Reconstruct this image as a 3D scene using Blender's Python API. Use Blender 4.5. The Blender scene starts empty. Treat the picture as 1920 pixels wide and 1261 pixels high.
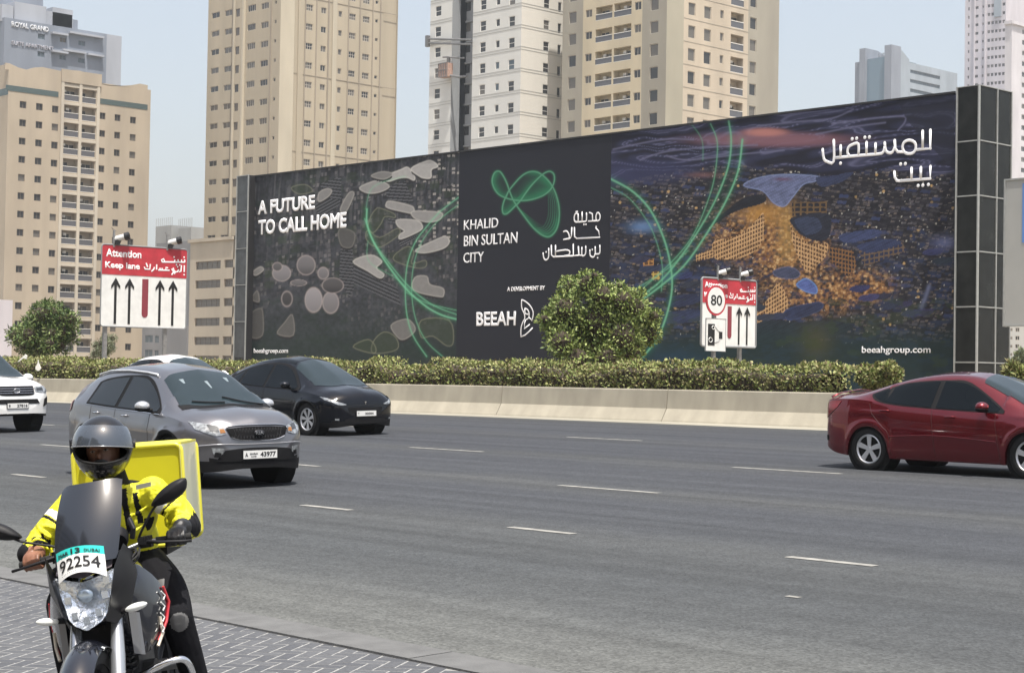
import bpy, bmesh, math, random
import numpy as np
from mathutils import Vector, Matrix, noise
from mathutils.bvhtree import BVHTree
random.seed(7); RNG = np.random.default_rng(7)
R = math.radians
SC = bpy.context.scene
COL = SC.collection
# ------------------------------------------------------------------ camera, sky, sun, exposure
# world: X runs along the road, Y across it (away from the camera), Z up
F0, CH, PITCH, ROLL, PHI, CROSS = 3300.0, 1.82227, 0.02466, 0.01657, 0.74955, 0.02532
_Rt = Vector((math.sin(PHI), math.cos(PHI), 0)); _Fw = Vector((-math.cos(PHI), math.sin(PHI), 0)); _Up = Vector((0, 0, 1))
_F = _Fw*math.cos(PITCH)+_Up*math.sin(PITCH); _U = -_Fw*math.sin(PITCH)+_Up*math.cos(PITCH)
EX = _Rt*math.cos(ROLL)+_U*math.sin(ROLL); EY = -_Rt*math.sin(ROLL)+_U*math.cos(ROLL)
CAM = Vector((0, 0, CH))
cd = bpy.data.cameras.new('camera'); cam = bpy.data.objects.new('camera', cd); COL.objects.link(cam)
cd.sensor_width = 36; cd.lens = 36*F0/1920; cd.clip_start = 0.2; cd.clip_end = 9000
m = Matrix((EX, EY, -_F)).transposed().to_4x4(); m.translation = CAM; cam.matrix_world = m
SC.camera = cam
HAZE = .00022
SUN_EL, SUNH = R(73), (_Rt*0.35 - _Fw*0.92).normalized()
SUNV = (SUNH*math.cos(SUN_EL)+_Up*math.sin(SUN_EL)).normalized()
W = bpy.data.worlds.new('World'); SC.world = W; W.use_nodes = True
nt = W.node_tree; bg = nt.nodes['Background']
sky = nt.nodes.new('ShaderNodeTexSky'); sky.sky_type = 'NISHITA'; sky.sun_disc = False
sky.sun_elevation = SUN_EL; sky.sun_rotation = math.atan2(SUNV.x, SUNV.y)
sky.air_density = 1.1; sky.dust_density = 5.0; sky.ozone_density = 0.4; sky.altitude = 0
mx = nt.nodes.new('ShaderNodeMix'); mx.data_type = 'RGBA'; mx.inputs[0].default_value = .42; mx.inputs[7].default_value = (3.12, 3.10, 3.02, 1)  # white summer dust veil over the whole sky
nt.links.new(sky.outputs[0], mx.inputs[6]); nt.links.new(mx.outputs[2], bg.inputs[0]); bg.inputs[1].default_value = 0.147
sl = bpy.data.lights.new('sun', 'SUN'); sl.energy = 4.2; sl.angle = R(0.5); sl.color = (1.0, 0.955, 0.88)
so = bpy.data.objects.new('sun', sl); COL.objects.link(so); so.rotation_euler = SUNV.to_track_quat('Z', 'Y').to_euler()
so.location = (0, 0, 150)
SC.view_settings.view_transform = 'Standard'; SC.view_settings.look = 'None'
SC.view_settings.exposure = 0.75; SC.view_settings.gamma = 1; SC.view_settings.use_curve_mapping = False
SC.cycles.use_denoising = True
SC.cycles.max_bounces = 6; SC.cycles.volume_bounces = 0; SC.cycles.glossy_bounces = 3; SC.cycles.transparent_max_bounces = 8
SC.cycles.sample_clamp_indirect = 4

# ------------------------------------------------------------------ pixel -> place helpers
def ray(x, y): return _F + EX*((x-960)/F0) - EY*((y-630.5)/F0)
def on_b(x, y, b):
    d = ray(x, y); return CAM + d*(b/d.y)
def on_a(x, y, a):
    d = ray(x, y); return CAM + d*(a/d.x)
def on_z(x, y, z):
    d = ray(x, y); return CAM + d*((z-CH)/d.z)
def on_road(x, y):
    d = ray(x, y); return CAM + d*(CH/(CROSS*d.y-d.z))
def at_d(x, y, D): return CAM + ray(x, y)*D
def gz(b): return CROSS*b if b < 33 else CROSS*33
def proj(p):
    v = Vector(p)-CAM; z = v.dot(_F)
    return 960+F0*v.dot(EX)/z, 630.5-F0*v.dot(EY)/z

# ------------------------------------------------------------------ materials
MAT = {}
def mat(name, col, rough=0.8, metal=0.0, var=0.0, scale=3.0, bump=0.0, bscale=40.0, spec=0.5, coat=0.0, alt=None, detail=4.0, bdist=0.01, emit=None, vec=None):
    if name in MAT: return MAT[name]
    M = bpy.data.materials.new(name); M.use_nodes = True; n = M.node_tree.nodes; l = M.node_tree.links
    b = n['Principled BSDF']; b.inputs['Base Color'].default_value = (*col, 1)
    b.inputs['Roughness'].default_value = rough; b.inputs['Metallic'].default_value = metal
    b.inputs['Specular IOR Level'].default_value = spec
    if coat: b.inputs['Coat Weight'].default_value = coat; b.inputs['Coat Roughness'].default_value = 0.04
    if var or alt or bump:
        tc = n.new('ShaderNodeTexCoord'); mp = n.new('ShaderNodeMapping'); l.new(tc.outputs['Object'], mp.inputs[0])
        if vec: mp.inputs['Scale'].default_value = vec
    if var or alt:
        nz = n.new('ShaderNodeTexNoise'); nz.inputs['Scale'].default_value = scale; nz.inputs['Detail'].default_value = detail
        l.new(mp.outputs[0], nz.inputs[0])
        rp = n.new('ShaderNodeValToRGB'); l.new(nz.outputs[0], rp.inputs[0])
        c2 = alt if alt else tuple(min(1, c*(1+var)) for c in col); c1 = col if alt else tuple(c*(1-var) for c in col)
        rp.color_ramp.elements[0].position = 0.35; rp.color_ramp.elements[1].position = 0.65
        rp.color_ramp.elements[0].color = (*c1, 1); rp.color_ramp.elements[1].color = (*c2, 1)
        l.new(rp.outputs[0], b.inputs['Base Color'])
    if bump:
        n2 = n.new('ShaderNodeTexNoise'); n2.inputs['Scale'].default_value = bscale; n2.inputs['Detail'].default_value = 3
        l.new(mp.outputs[0], n2.inputs[0])
        bp = n.new('ShaderNodeBump'); bp.inputs['Strength'].default_value = bump; bp.inputs['Distance'].default_value = bdist
        l.new(n2.outputs[0], bp.inputs['Height']); l.new(bp.outputs[0], b.inputs['Normal'])
    MAT[name] = M; return M
def island_mat(name, cols, rough=0.6, spec=0.3, trans=0.0):
    M = bpy.data.materials.new(name); M.use_nodes = True; n = M.node_tree.nodes; l = M.node_tree.links
    b = n['Principled BSDF']; g = n.new('ShaderNodeNewGeometry'); rp = n.new('ShaderNodeValToRGB')
    l.new(g.outputs['Random Per Island'], rp.inputs[0]); l.new(rp.outputs[0], b.inputs['Base Color'])
    e = rp.color_ramp.elements
    while len(e) < len(cols): e.new(0.5)
    for i, c in enumerate(cols): e[i].position = i/(len(cols)-1); e[i].color = (*c, 1)
    b.inputs['Roughness'].default_value = rough; b.inputs['Specular IOR Level'].default_value = spec
    MAT[name] = M; return M
def attr_mat(name, rough=0.5, spec=0.4, attr='art'):
    M = bpy.data.materials.new(name); M.use_nodes = True; n = M.node_tree.nodes; l = M.node_tree.links
    b = n['Principled BSDF']; a = n.new('ShaderNodeAttribute'); a.attribute_name = attr
    l.new(a.outputs[0], b.inputs['Base Color']); b.inputs['Roughness'].default_value = rough; b.inputs['Specular IOR Level'].default_value = spec
    MAT[name] = M; return M

# ------------------------------------------------------------------ objects
def tag(o, label=None, cat=None, group=None, kind=None):
    if label: o['label'] = label
    if cat: o['category'] = cat
    if group: o['group'] = group
    if kind: o['kind'] = kind
    return o
def empty(name, loc=(0, 0, 0), rz=0.0, parent=None):
    o = bpy.data.objects.new(name, None); COL.objects.link(o); o.location = loc; o.rotation_euler = (0, 0, rz)
    o.empty_display_size = 0.2
    if parent: o.parent = parent
    return o
def thing(name, label, cat, loc=(0, 0, 0), rz=0.0, group=None): return tag(empty(name, loc, rz), label, cat, group)
def link(name, me, parent=None, loc=None, rot=None):
    o = bpy.data.objects.new(name, me); COL.objects.link(o)
    if parent: o.parent = parent
    if loc is not None: o.location = loc
    if rot is not None: o.rotation_euler = rot
    return o
class MB:
    def __init__(s): s.v = []; s.f = []; s.m = []; s.cur = 0
    def add(s, vs, fs, mi=None):
        k = len(s.v); s.v += [tuple(q) for q in vs]; mi = s.cur if mi is None else mi
        for f in fs: s.f.append(tuple(i+k for i in f)); s.m.append(mi)
        return s
    def quad(s, a, b, c, d, mi=None): return s.add([a, b, c, d], [(0, 1, 2, 3)], mi)
    def box(s, x0, x1, y0, y1, z0, z1, mi=None):
        v = [(x0, y0, z0), (x1, y0, z0), (x1, y1, z0), (x0, y1, z0), (x0, y0, z1), (x1, y0, z1), (x1, y1, z1), (x0, y1, z1)]
        return s.add(v, [(0, 3, 2, 1), (4, 5, 6, 7), (0, 1, 5, 4), (1, 2, 6, 5), (2, 3, 7, 6), (3, 0, 4, 7)], mi)
    def cbox(s, c, sz, mi=None, rot=None):
        v = [Vector((sx*sz[0]/2, sy*sz[1]/2, z_*sz[2]/2)) for z_ in (-1, 1) for sx, sy in ((-1, -1), (1, -1), (1, 1), (-1, 1))]
        if rot is not None: v = [rot @ q for q in v]
        v = [q+Vector(c) for q in v]
        return s.add(v, [(0, 3, 2, 1), (4, 5, 6, 7), (0, 1, 5, 4), (1, 2, 6, 5), (2, 3, 7, 6), (3, 0, 4, 7)], mi)
    def prism(s, poly, ax, h0, h1, mi=None):
        # poly list of 2d, extruded on axis ax ('x','y','z')
        def P(p, h): return {'x': (h, p[0], p[1]), 'y': (p[0], h, p[1]), 'z': (p[0], p[1], h)}[ax]
        n = len(poly); v = [P(p, h0) for p in poly]+[P(p, h1) for p in poly]
        f = [tuple(range(n))[::-1], tuple(range(n, 2*n))]+[(i, (i+1) % n, n+(i+1) % n, n+i) for i in range(n)]
        return s.add(v, f, mi)
    def tube(s, pts, r, n=8, mi=None, sq=None, closed=False, caps=True):
        # pts polyline, r number or list; sq=(normal vector, factor) squashes along the normal
        pts = [Vector(p) for p in pts]; N = len(pts)
        rs = r if isinstance(r, (list, tuple)) else [r]*N
        nrm = None; vs = []
        for i, p in enumerate(pts):
            a = pts[(i-1) % N] if (closed or i > 0) else p; b = pts[(i+1) % N] if (closed or i < N-1) else p
            t = (b-a)
            if t.length < 1e-9: t = Vector((0, 0, 1))
            t.normalize()
            if nrm is None:
                ref = Vector(sq[0]) if sq else (Vector((0, 0, 1)) if abs(t.z) < 0.9 else Vector((1, 0, 0)))
                nrm = (ref - t*ref.dot(t)).normalized()
            elif sq: nrm = (Vector(sq[0]) - t*Vector(sq[0]).dot(t)).normalized()
            else: nrm = (nrm - t*nrm.dot(t)).normalized()
            bi = t.cross(nrm); k = sq[1] if sq else 1.0
            for j in range(n):
                an = 2*math.pi*j/n; vs.append(p+nrm*(math.cos(an)*rs[i]*k)+bi*(math.sin(an)*rs[i]))
        fs = []
        for i in range(N if closed else N-1):
            for j in range(n):
                i2 = (i+1) % N; fs.append((i*n+j, i*n+(j+1) % n, i2*n+(j+1) % n, i2*n+j))
        if caps and not closed: fs.append(tuple(range(n))[::-1]); fs.append(tuple((N-1)*n+j for j in range(n)))
        return s.add(vs, fs, mi)
    def lathe(s, prof, M, n=24, mi=None, closed=False):
        # prof list of (r,h): axis local z, matrix M
        vs = []
        for r, h in prof:
            for j in range(n): a = 2*math.pi*j/n; vs.append(M @ Vector((r*math.cos(a), r*math.sin(a), h)))
        fs = []; K = len(prof)
        for i in range(K if closed else K-1):
            i2 = (i+1) % K
            for j in range(n): fs.append((i*n+j, i*n+(j+1) % n, i2*n+(j+1) % n, i2*n+j))
        return s.add(vs, fs, mi)
    def ball(s, c, r, nu=12, nv=8, mi=None, M=None):
        r = (r, r, r) if isinstance(r, (int, float)) else r; vs = []; fs = []
        for i in range(nv+1):
            t = math.pi*i/nv
            for j in range(nu):
                a = 2*math.pi*j/nu; q = Vector((r[0]*math.sin(t)*math.cos(a), r[1]*math.sin(t)*math.sin(a), r[2]*math.cos(t)))
                if M is not None: q = M @ q
                vs.append(q+Vector(c))
        for i in range(nv):
            for j in range(nu): fs.append((i*nu+j, (i+1)*nu+j, (i+1)*nu+(j+1) % nu, i*nu+(j+1) % nu))
        return s.add(vs, fs, mi)
    def grid(s, rows, mi=None, close=False):
        n = len(rows[0]); vs = [q for r_ in rows for q in r_]; fs = []
        for i in range(len(rows)-1):
            for j in range(n if close else n-1): fs.append((i*n+j, i*n+(j+1) % n, (i+1)*n+(j+1) % n, (i+1)*n+j))
        return s.add(vs, fs, mi)
    def mesh(s, name, mats, smooth=False, angle=None):
        me = bpy.data.meshes.new(name); me.from_pydata(s.v, [], s.f); me.validate()
        if not isinstance(mats, (list, tuple)): mats = [mats]
        for q in mats: me.materials.append(q)
        if len(mats) > 1 and len(me.polygons) == len(s.m): me.polygons.foreach_set('material_index', s.m)
        if smooth:
            me.polygons.foreach_set('use_smooth', [True]*len(me.polygons))
            if angle: me.set_sharp_from_angle(angle=R(angle))
        me.update(); return me
    def build(s, name, mats, parent=None, smooth=False, angle=None, loc=None, rot=None, merge=0):
        me = s.mesh(name, mats, smooth, angle)
        if merge:
            b = bmesh.new(); b.from_mesh(me); bmesh.ops.remove_doubles(b, verts=b.verts, dist=merge)
            bmesh.ops.recalc_face_normals(b, faces=b.faces); b.to_mesh(me); b.free()
            if smooth:
                me.polygons.foreach_set('use_smooth', [True]*len(me.polygons))
                if angle: me.set_sharp_from_angle(angle=R(angle))
        return link(name, me, parent, loc, rot)
def smoothcurve(pts, n=8, closed=False):
    P = [Vector(p) for p in pts]; N = len(P); out = []
    rng = range(N if closed else N-1)
    for i in rng:
        g = lambda k: P[k % N] if closed else P[max(0, min(N-1, k))]
        p0, p1, p2, p3 = g(i-1), g(i), g(i+1), g(i+2)
        for k in range(n):
            t = k/n; out.append(0.5*((2*p1)+(p2-p0)*t+(2*p0-5*p1+4*p2-p3)*t*t+(3*p1-p0-3*p2+p3)*t*t*t))
    if not closed: out.append(P[-1])
    return out
def fastmesh(name, V, Fq, mats, parent=None, smooth=False):
    # V (n,3) array, Fq (m,4) int array
    me = bpy.data.meshes.new(name); me.vertices.add(len(V)); me.vertices.foreach_set('co', np.asarray(V, np.float32).ravel())
    k = Fq.shape[1]; me.loops.add(Fq.size); me.loops.foreach_set('vertex_index', Fq.astype(np.int32).ravel())
    me.polygons.add(len(Fq)); me.polygons.foreach_set('loop_start', np.arange(len(Fq), dtype=np.int32)*k)
    me.update(calc_edges=True)
    for q in (mats if isinstance(mats, (list, tuple)) else [mats]): me.materials.append(q)
    if smooth: me.polygons.foreach_set('use_smooth', [True]*len(me.polygons))
    return link(name, me, parent)
def leaves(name, pts, size, mats, parent=None, aspect=0.5, up=0.3, outward=None):
    # one bent leaf (two quads as 6 verts -> here a folded rhombus of 4 verts) per point
    n = len(pts); d = RNG.normal(size=(n, 3)); d[:, 2] += up
    if outward is not None: d += outward*0.9
    d /= np.linalg.norm(d, axis=1)[:, None]
    a = RNG.normal(size=(n, 3)); s_ = np.cross(d, a); s_ /= np.linalg.norm(s_, axis=1)[:, None]
    nn = np.cross(d, s_); L = size*(0.6+0.8*RNG.random(n))[:, None]; Wd = L*aspect
    p0 = pts; p1 = pts+d*L*0.5+s_*Wd*0.5+nn*L*0.08; p2 = pts+d*L; p3 = pts+d*L*0.5-s_*Wd*0.5+nn*L*0.08
    V = np.stack([p0, p1, p2, p3], 1).reshape(-1, 3); Fq = np.arange(4*n).reshape(-1, 4)
    return fastmesh(name, V, Fq, mats, parent)
# ------------------------------------------------------------------ text
def text_mesh(s, bold=0.012, ext=0.004, mat_=None, width=None, height=None, name='lettering', shear=0.0, spacing=1.0):
    c = bpy.data.curves.new('t', 'FONT'); c.body = s; c.size = 1; c.bevel_depth = bold; c.bevel_resolution = 0; c.resolution_u = 3; c.shear = shear
    c.space_character = spacing
    o = bpy.data.objects.new('t', c); COL.objects.link(o); dg = bpy.context.evaluated_depsgraph_get(); dg.update()
    me = bpy.data.meshes.new_from_object(o.evaluated_get(dg)); bpy.data.objects.remove(o); bpy.data.curves.remove(c)
    me.name = name
    co = np.empty(len(me.vertices)*3, np.float32); me.vertices.foreach_get('co', co); co = co.reshape(-1, 3)
    mn = co.min(0); mx = co.max(0); co = co-np.array([mn[0], mn[1], 0])
    sx = width/(mx[0]-mn[0]) if width else 1; sy = height/(mx[1]-mn[1]) if height else sx
    if not width: sx = sy
    co[:, 0] *= sx; co[:, 1] *= sy; co[:, 2] = np.where(co[:, 2] > 0, ext, np.where(co[:, 2] < 0, -ext, 0))
    me.vertices.foreach_set('co', co.ravel()); me.materials.clear(); me.materials.append(mat_); me.update()
    return me
def place_text(s, O, X, Y, name='lettering', parent=None, inv=None, **k):
    # O lower-left corner, X unit reading direction, Y unit up direction
    me = text_mesh(s, name=name, **k); X = Vector(X).normalized(); Y = Vector(Y).normalized(); Z = X.cross(Y)
    M = Matrix((X, Y, Z)).transposed().to_4x4(); M.translation = Vector(O)
    if inv is not None: M = inv @ M
    me.transform(M); return link(name, me, parent)
# ================================================================== SETTING: ground, road, paving
A0, A1 = -700, 400
def road_material():
    M = bpy.data.materials.new('asphalt'); M.use_nodes = True; n = M.node_tree.nodes; l = M.node_tree.links; b = n['Principled BSDF']
    tc = n.new('ShaderNodeTexCoord'); sx = n.new('ShaderNodeSeparateXYZ'); l.new(tc.outputs['Object'], sx.inputs[0])
    # wear across the road: a ramp on Y
    wob = n.new('ShaderNodeTexNoise'); wob.inputs['Scale'].default_value = 0.35; wob.inputs['Detail'].default_value = 5; l.new(tc.outputs['Object'], wob.inputs[0])
    ad = n.new('ShaderNodeMath'); ad.operation = 'MULTIPLY_ADD'; l.new(wob.outputs[0], ad.inputs[0]); ad.inputs[1].default_value = 1.6; l.new(sx.outputs[1], ad.inputs[2])
    mr = n.new('ShaderNodeMapRange'); mr.inputs['From Min'].default_value = 7.8; mr.inputs['From Max'].default_value = 34.8; l.new(ad.outputs[0], mr.inputs[0])
    rp = n.new('ShaderNodeValToRGB'); l.new(mr.outputs[0], rp.inputs[0])
    K = .42
    stops = [(7.0, (.25, .242, .215)), (7.9, (.215, .21, .19)), (8.9, (.15, .15, .143)), (10.2, (.122, .124, .122)), (12.3, (.134, .134, .129)), (13.3, (.106, .108, .112)), (15.3, (.103, .105, .112)), (16.5, (.132, .131, .126)), (17.6, (.102, .104, .11)), (19.8, (.099, .101, .109)), (21.1, (.117, .117, .115)), (22.2, (.092, .094, .102)), (24.4, (.09, .092, .1)), (25.8, (.105, .105, .107)), (27.2, (.088, .09, .098)), (30.6, (.094, .094, .098)), (32.0, (.12, .118, .11))]
    e = rp.color_ramp.elements
    while len(e) < len(stops): e.new(0.5)
    for i, (y, c) in enumerate(stops): e[i].position = min(1, max(0, (y-7)/27)); e[i].color = (c[0]*K*.94, c[1]*K, c[2]*K*1.08, 1)
    # long streaks
    mp = n.new('ShaderNodeMapping'); l.new(tc.outputs['Object'], mp.inputs[0]); mp.inputs['Scale'].default_value = (0.035, 1.1, 1)
    st = n.new('ShaderNodeTexNoise'); st.inputs['Scale'].default_value = 2.2; st.inputs['Detail'].default_value = 6; l.new(mp.outputs[0], st.inputs[0])
    m1 = n.new('ShaderNodeMapRange'); l.new(st.outputs[0], m1.inputs[0]); m1.inputs['From Min'].default_value = .3; m1.inputs['From Max'].default_value = .7; m1.inputs['To Min'].default_value = .78; m1.inputs['To Max'].default_value = 1.2
    # aggregate speckle
    sp = n.new('ShaderNodeTexVoronoi'); sp.inputs['Scale'].default_value = 52; l.new(tc.outputs['Object'], sp.inputs[0])
    sc2 = n.new('ShaderNodeSeparateXYZ'); l.new(sp.outputs['Color'], sc2.inputs[0])
    m2 = n.new('ShaderNodeMapRange'); l.new(sc2.outputs[0], m2.inputs[0]); m2.inputs['To Min'].default_value = .7; m2.inputs['To Max'].default_value = 1.3
    bl = n.new('ShaderNodeTexNoise'); bl.inputs['Scale'].default_value = 5; bl.inputs['Detail'].default_value = 8; l.new(tc.outputs['Object'], bl.inputs[0])
    m3 = n.new('ShaderNodeMapRange'); l.new(bl.outputs[0], m3.inputs[0]); m3.inputs['From Min'].default_value = .3; m3.inputs['From Max'].default_value = .7; m3.inputs['To Min'].default_value = .9; m3.inputs['To Max'].default_value = 1.1
    a = n.new('ShaderNodeMath'); a.operation = 'MULTIPLY'; l.new(m1.outputs[0], a.inputs[0]); l.new(m2.outputs[0], a.inputs[1])
    a2 = n.new('ShaderNodeMath'); a2.operation = 'MULTIPLY'; l.new(a.outputs[0], a2.inputs[0]); l.new(m3.outputs[0], a2.inputs[1])
    vm = n.new('ShaderNodeVectorMath'); vm.operation = 'SCALE'; l.new(rp.outputs[0], vm.inputs[0]); l.new(a2.outputs[0], vm.inputs['Scale'])
    l.new(vm.outputs[0], b.inputs['Base Color']); b.inputs['Roughness'].default_value = .85; b.inputs['Specular IOR Level'].default_value = .3
    bp = n.new('ShaderNodeBump'); bp.inputs['Strength'].default_value = .5; bp.inputs['Distance'].default_value = .006; l.new(sp.outputs['Distance'], bp.inputs['Height']); l.new(bp.outputs[0], b.inputs['Normal'])
    MAT['asphalt'] = M; return M
sand = mat('sandy_ground', (.25,.21,.15), .95, var=.25, scale=.2)
g = MB()
sec = [(-1500, -.06), (-1, -.06), (6.62, .10), (7.0, .05), (7.2, CROSS*7.2-.12), (33.0, CROSS*33-.12), (33.9, CROSS*33+.0), (1500, CROSS*33)]
for (b0, z0), (b1, z1) in zip(sec[:-1], sec[1:]): g.quad((-1500, b0, z0), (1500, b0, z0), (1500, b1, z1), (-1500, b1, z1))
tag(g.build('ground', sand), kind='structure')
g = MB(); n_ = 40
for i in range(n_):
    xa, xb = A0+(A1-A0)*i/n_, A0+(A1-A0)*(i+1)/n_
    g.quad((xa, 7.0, CROSS*7), (xb, 7.0, CROSS*7), (xb, 33.9, CROSS*33.9), (xa, 33.9, CROSS*33.9))
tag(g.build('road', road_material()), kind='structure')
# pale dusty gutter in front of the barrier
def bar_b(a): return 33.0 if a > -36 else 33.0-1.9*((-36-a)/21)**1.4 if a > -110 else 33.0-1.9*(74/21)**1.4
g = MB(); aa = [-110+i*3 for i in range(60)]
for x0, x1 in zip(aa[:-1], aa[1:]):
    g.quad((x0, bar_b(x0)-1.05, CROSS*(bar_b(x0)-1.05)+.004), (x1, bar_b(x1)-1.05, CROSS*(bar_b(x1)-1.05)+.004), (x1, bar_b(x1)+.1, CROSS*(bar_b(x1)+.1)+.004), (x0, bar_b(x0)+.1, CROSS*(bar_b(x0)+.1)+.004))
tag(g.build('gutter_road_strip', mat('gutter_concrete', (.25,.235,.19), .9, var=.18, scale=1.2, vec=(.2, 1, 1))), kind='structure')
# lane dashes (thin paint sheets)
paint = mat('lane_paint', (.25,.245,.225), .7, var=.3, scale=6, detail=8)
faint = mat('worn_lane_paint', (.22, .22, .21), .8, var=.3, scale=8, detail=8)
dash = []
for a in (-24.0+7.15*k for k in range(-9, 9)): dash.append((a, 1.8, 16.6))
for a in (-16.82+3.58*k for k in range(-16, 14)): dash.append((a, .92, 12.34))
for a in (-17.55+7.8*k for k in range(-9, 8)): dash.append((a, 2.03, 21.05))
for a in (-26.0+9.1*k for k in range(-8, 8)): dash.append((a, 2.1, 25.82))
road_paint = empty('road_markings'); tag(road_paint, kind='structure')
for a, L, b in dash:
    w = .055; g = MB(); z = .005
    g.quad((0, -w, -CROSS*w+z), (L, -w, -CROSS*w+z), (L, w, CROSS*w+z), (0, w, CROSS*w+z))
    link('lane_dash', g.mesh('lane_dash', paint), road_paint, (a, b, CROSS*b))
g = MB(); g.quad((0, -.03, .004), (.12, -.03, .004), (.12, .03, .0055), (0, .03, .0055)); q = on_road(1475, 1117); link('lane_dash', g.mesh('lane_dash', paint), road_paint, tuple(q))
# ---------------- paving of small bricks and a flush kerb
def pz(b): return CROSS*b-.004
PZ = .17
kerb_m = mat('kerb_concrete', (.105, .106, .106), .85, var=.14, scale=5, bump=.3, bscale=60)
kerb = tag(empty('kerb'), kind='structure')
for k in range(-60, 40):
    L = 1.0; x0 = -8+k*L
    if x0 < -40 or x0 > 15: continue
    g = MB(); kz = .0012*(k % 3); g.prism([(6.66, -.1), (7.0, -.1), (7.0, pz(7.0)+.012+kz), (6.66, pz(6.66)+.012+kz)], 'x', .004, L-.004)
    
    link('kerb_stone', g.mesh('kerb_stone', kerb_m), kerb, (x0, 0, 0))
pav = tag(empty('paving'), kind='structure')
g = MB(); g.quad((-24, 1.0, pz(1.0)-.0018), (.5, 1.0, pz(1.0)-.0018), (.5, 6.66, pz(6.66)-.0018), (-24, 6.66, pz(6.66)-.0018))
g.build('sand_joint_bed', mat('joint_sand', (.24,.24,.235), .9, var=.15, scale=30), pav)
brick_ms = [mat('brick_grey_%s' % w_, c, .75, var=.12, scale=25, bump=.25, bscale=90, bdist=.003) for w_, c in (('mid', (.070,.073,.08)), ('pale', (.080,.083,.09)), ('dark', (.060,.063,.071)))]
def brick_mesh(mm):
    g = MB(); x0, x1, y0, y1 = .006, .094, .004, .196; c = .004
    for (xa, xb, ya, yb, z) in ((x0, x1, y0, y1, -.006), ): pass
    v = [(x0, y0, -.02), (x1, y0, -.02), (x1, y1, -.02), (x0, y1, -.02), (x0, y0, -.003), (x1, y0, -.003), (x1, y1, -.003), (x0, y1, -.003), (x0+c, y0+c*.3, 0), (x1-c, y0+c*.3, 0), (x1-c, y1-c*.3, 0), (x0+c, y1-c*.3, 0)]
    f = [(8, 9, 10, 11)]+[(i, (i+1) % 4, 4+(i+1) % 4, 4+i) for i in range(4)]+[(4+i, 4+(i+1) % 4, 8+(i+1) % 4, 8+i) for i in range(4)]
    g.add(v, f); return g
bm_ = [brick_mesh(m_).mesh('brick', m_) for m_ in brick_ms]
cells = []
D1 = (_Rt*math.sin(R(15))+_Fw*math.cos(R(15))).normalized(); TH = math.atan2(D1.y, D1.x)-math.pi/2  # long side of half the bricks (herringbone)
RT = Matrix.Rotation(math.atan(CROSS), 3, 'X')
O2 = Vector((-8.5, 5.0, 0))
def brick_at(u, v, vert):
    # u, v in metres on the herringbone axes; vert bricks lie along D1
    o = Vector((u, v, 0)); o.rotate(Matrix.Rotation(TH, 3, 'Z')); o += O2
    rz = TH if vert else TH-math.pi/2
    if not vert: o2 = Vector((0, .1, 0)); o2.rotate(Matrix.Rotation(TH, 3, 'Z')); o += o2
    c = Vector((.05, .1, 0)); c.rotate(Matrix.Rotation(rz, 3, 'Z')); c += o
    return o, rz, c
for m2_ in range(-75, 76):
    for k in range(-125, 126):
        for vert in (0, 1):
            u, v = .1*(k+2*m2_), .1*(k-2*m2_+vert)
            o, rz, c = brick_at(u, v, vert)
            if c.y > 6.72 or c.y < 1.0 or not -24 < c.x < .5: continue
            P = Vector((c.x, c.y, pz(c.y)))
            if (P-CAM).dot(_F) < 1: continue
            x, y = proj(P)
            if -900 < x < 1700 and 1000 < y < 2100: cells.append((y, o.x, o.y, x, rz))
vis = sorted([c for c in cells if 0 < c[3] < 1000 and c[0] < 1262 and not (90 < c[3] < 340)], reverse=True)
near = vis[:300]; ns = set(near); rest = [c for c in cells if c not in ns]
for y, a, b, x, rz in near:
    link('brick', random.choice(bm_), pav, (a, b, pz(b)+random.uniform(-.0004, .0006)), (RT @ Matrix.Rotation(rz, 3, 'Z')).to_euler())
tmpl = brick_mesh(None); TV = np.array(tmpl.v); TF = np.array(tmpl.f)
Vs = []
for _, a, b, _x, rz in rest:
    ca, sa = math.cos(rz), math.sin(rz); X_ = TV[:, 0]*ca-TV[:, 1]*sa+a; Y_ = TV[:, 0]*sa+TV[:, 1]*ca+b; Vs.append(np.stack([X_, Y_, TV[:, 2]+pz(Y_)+random.uniform(-.0004, .0006)], 1))
nr = len(rest); V = np.concatenate(Vs); Fq = (TF[None]+(np.arange(nr)*len(TV))[:, None, None]).reshape(-1, 4)
o = fastmesh('farther_bricks', V, Fq, brick_ms, pav); mi = np.repeat(RNG.integers(0, 3, nr), len(TF)).astype(np.int32); o.data.polygons.foreach_set('material_index', mi); tag(o, kind='stuff')
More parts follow.
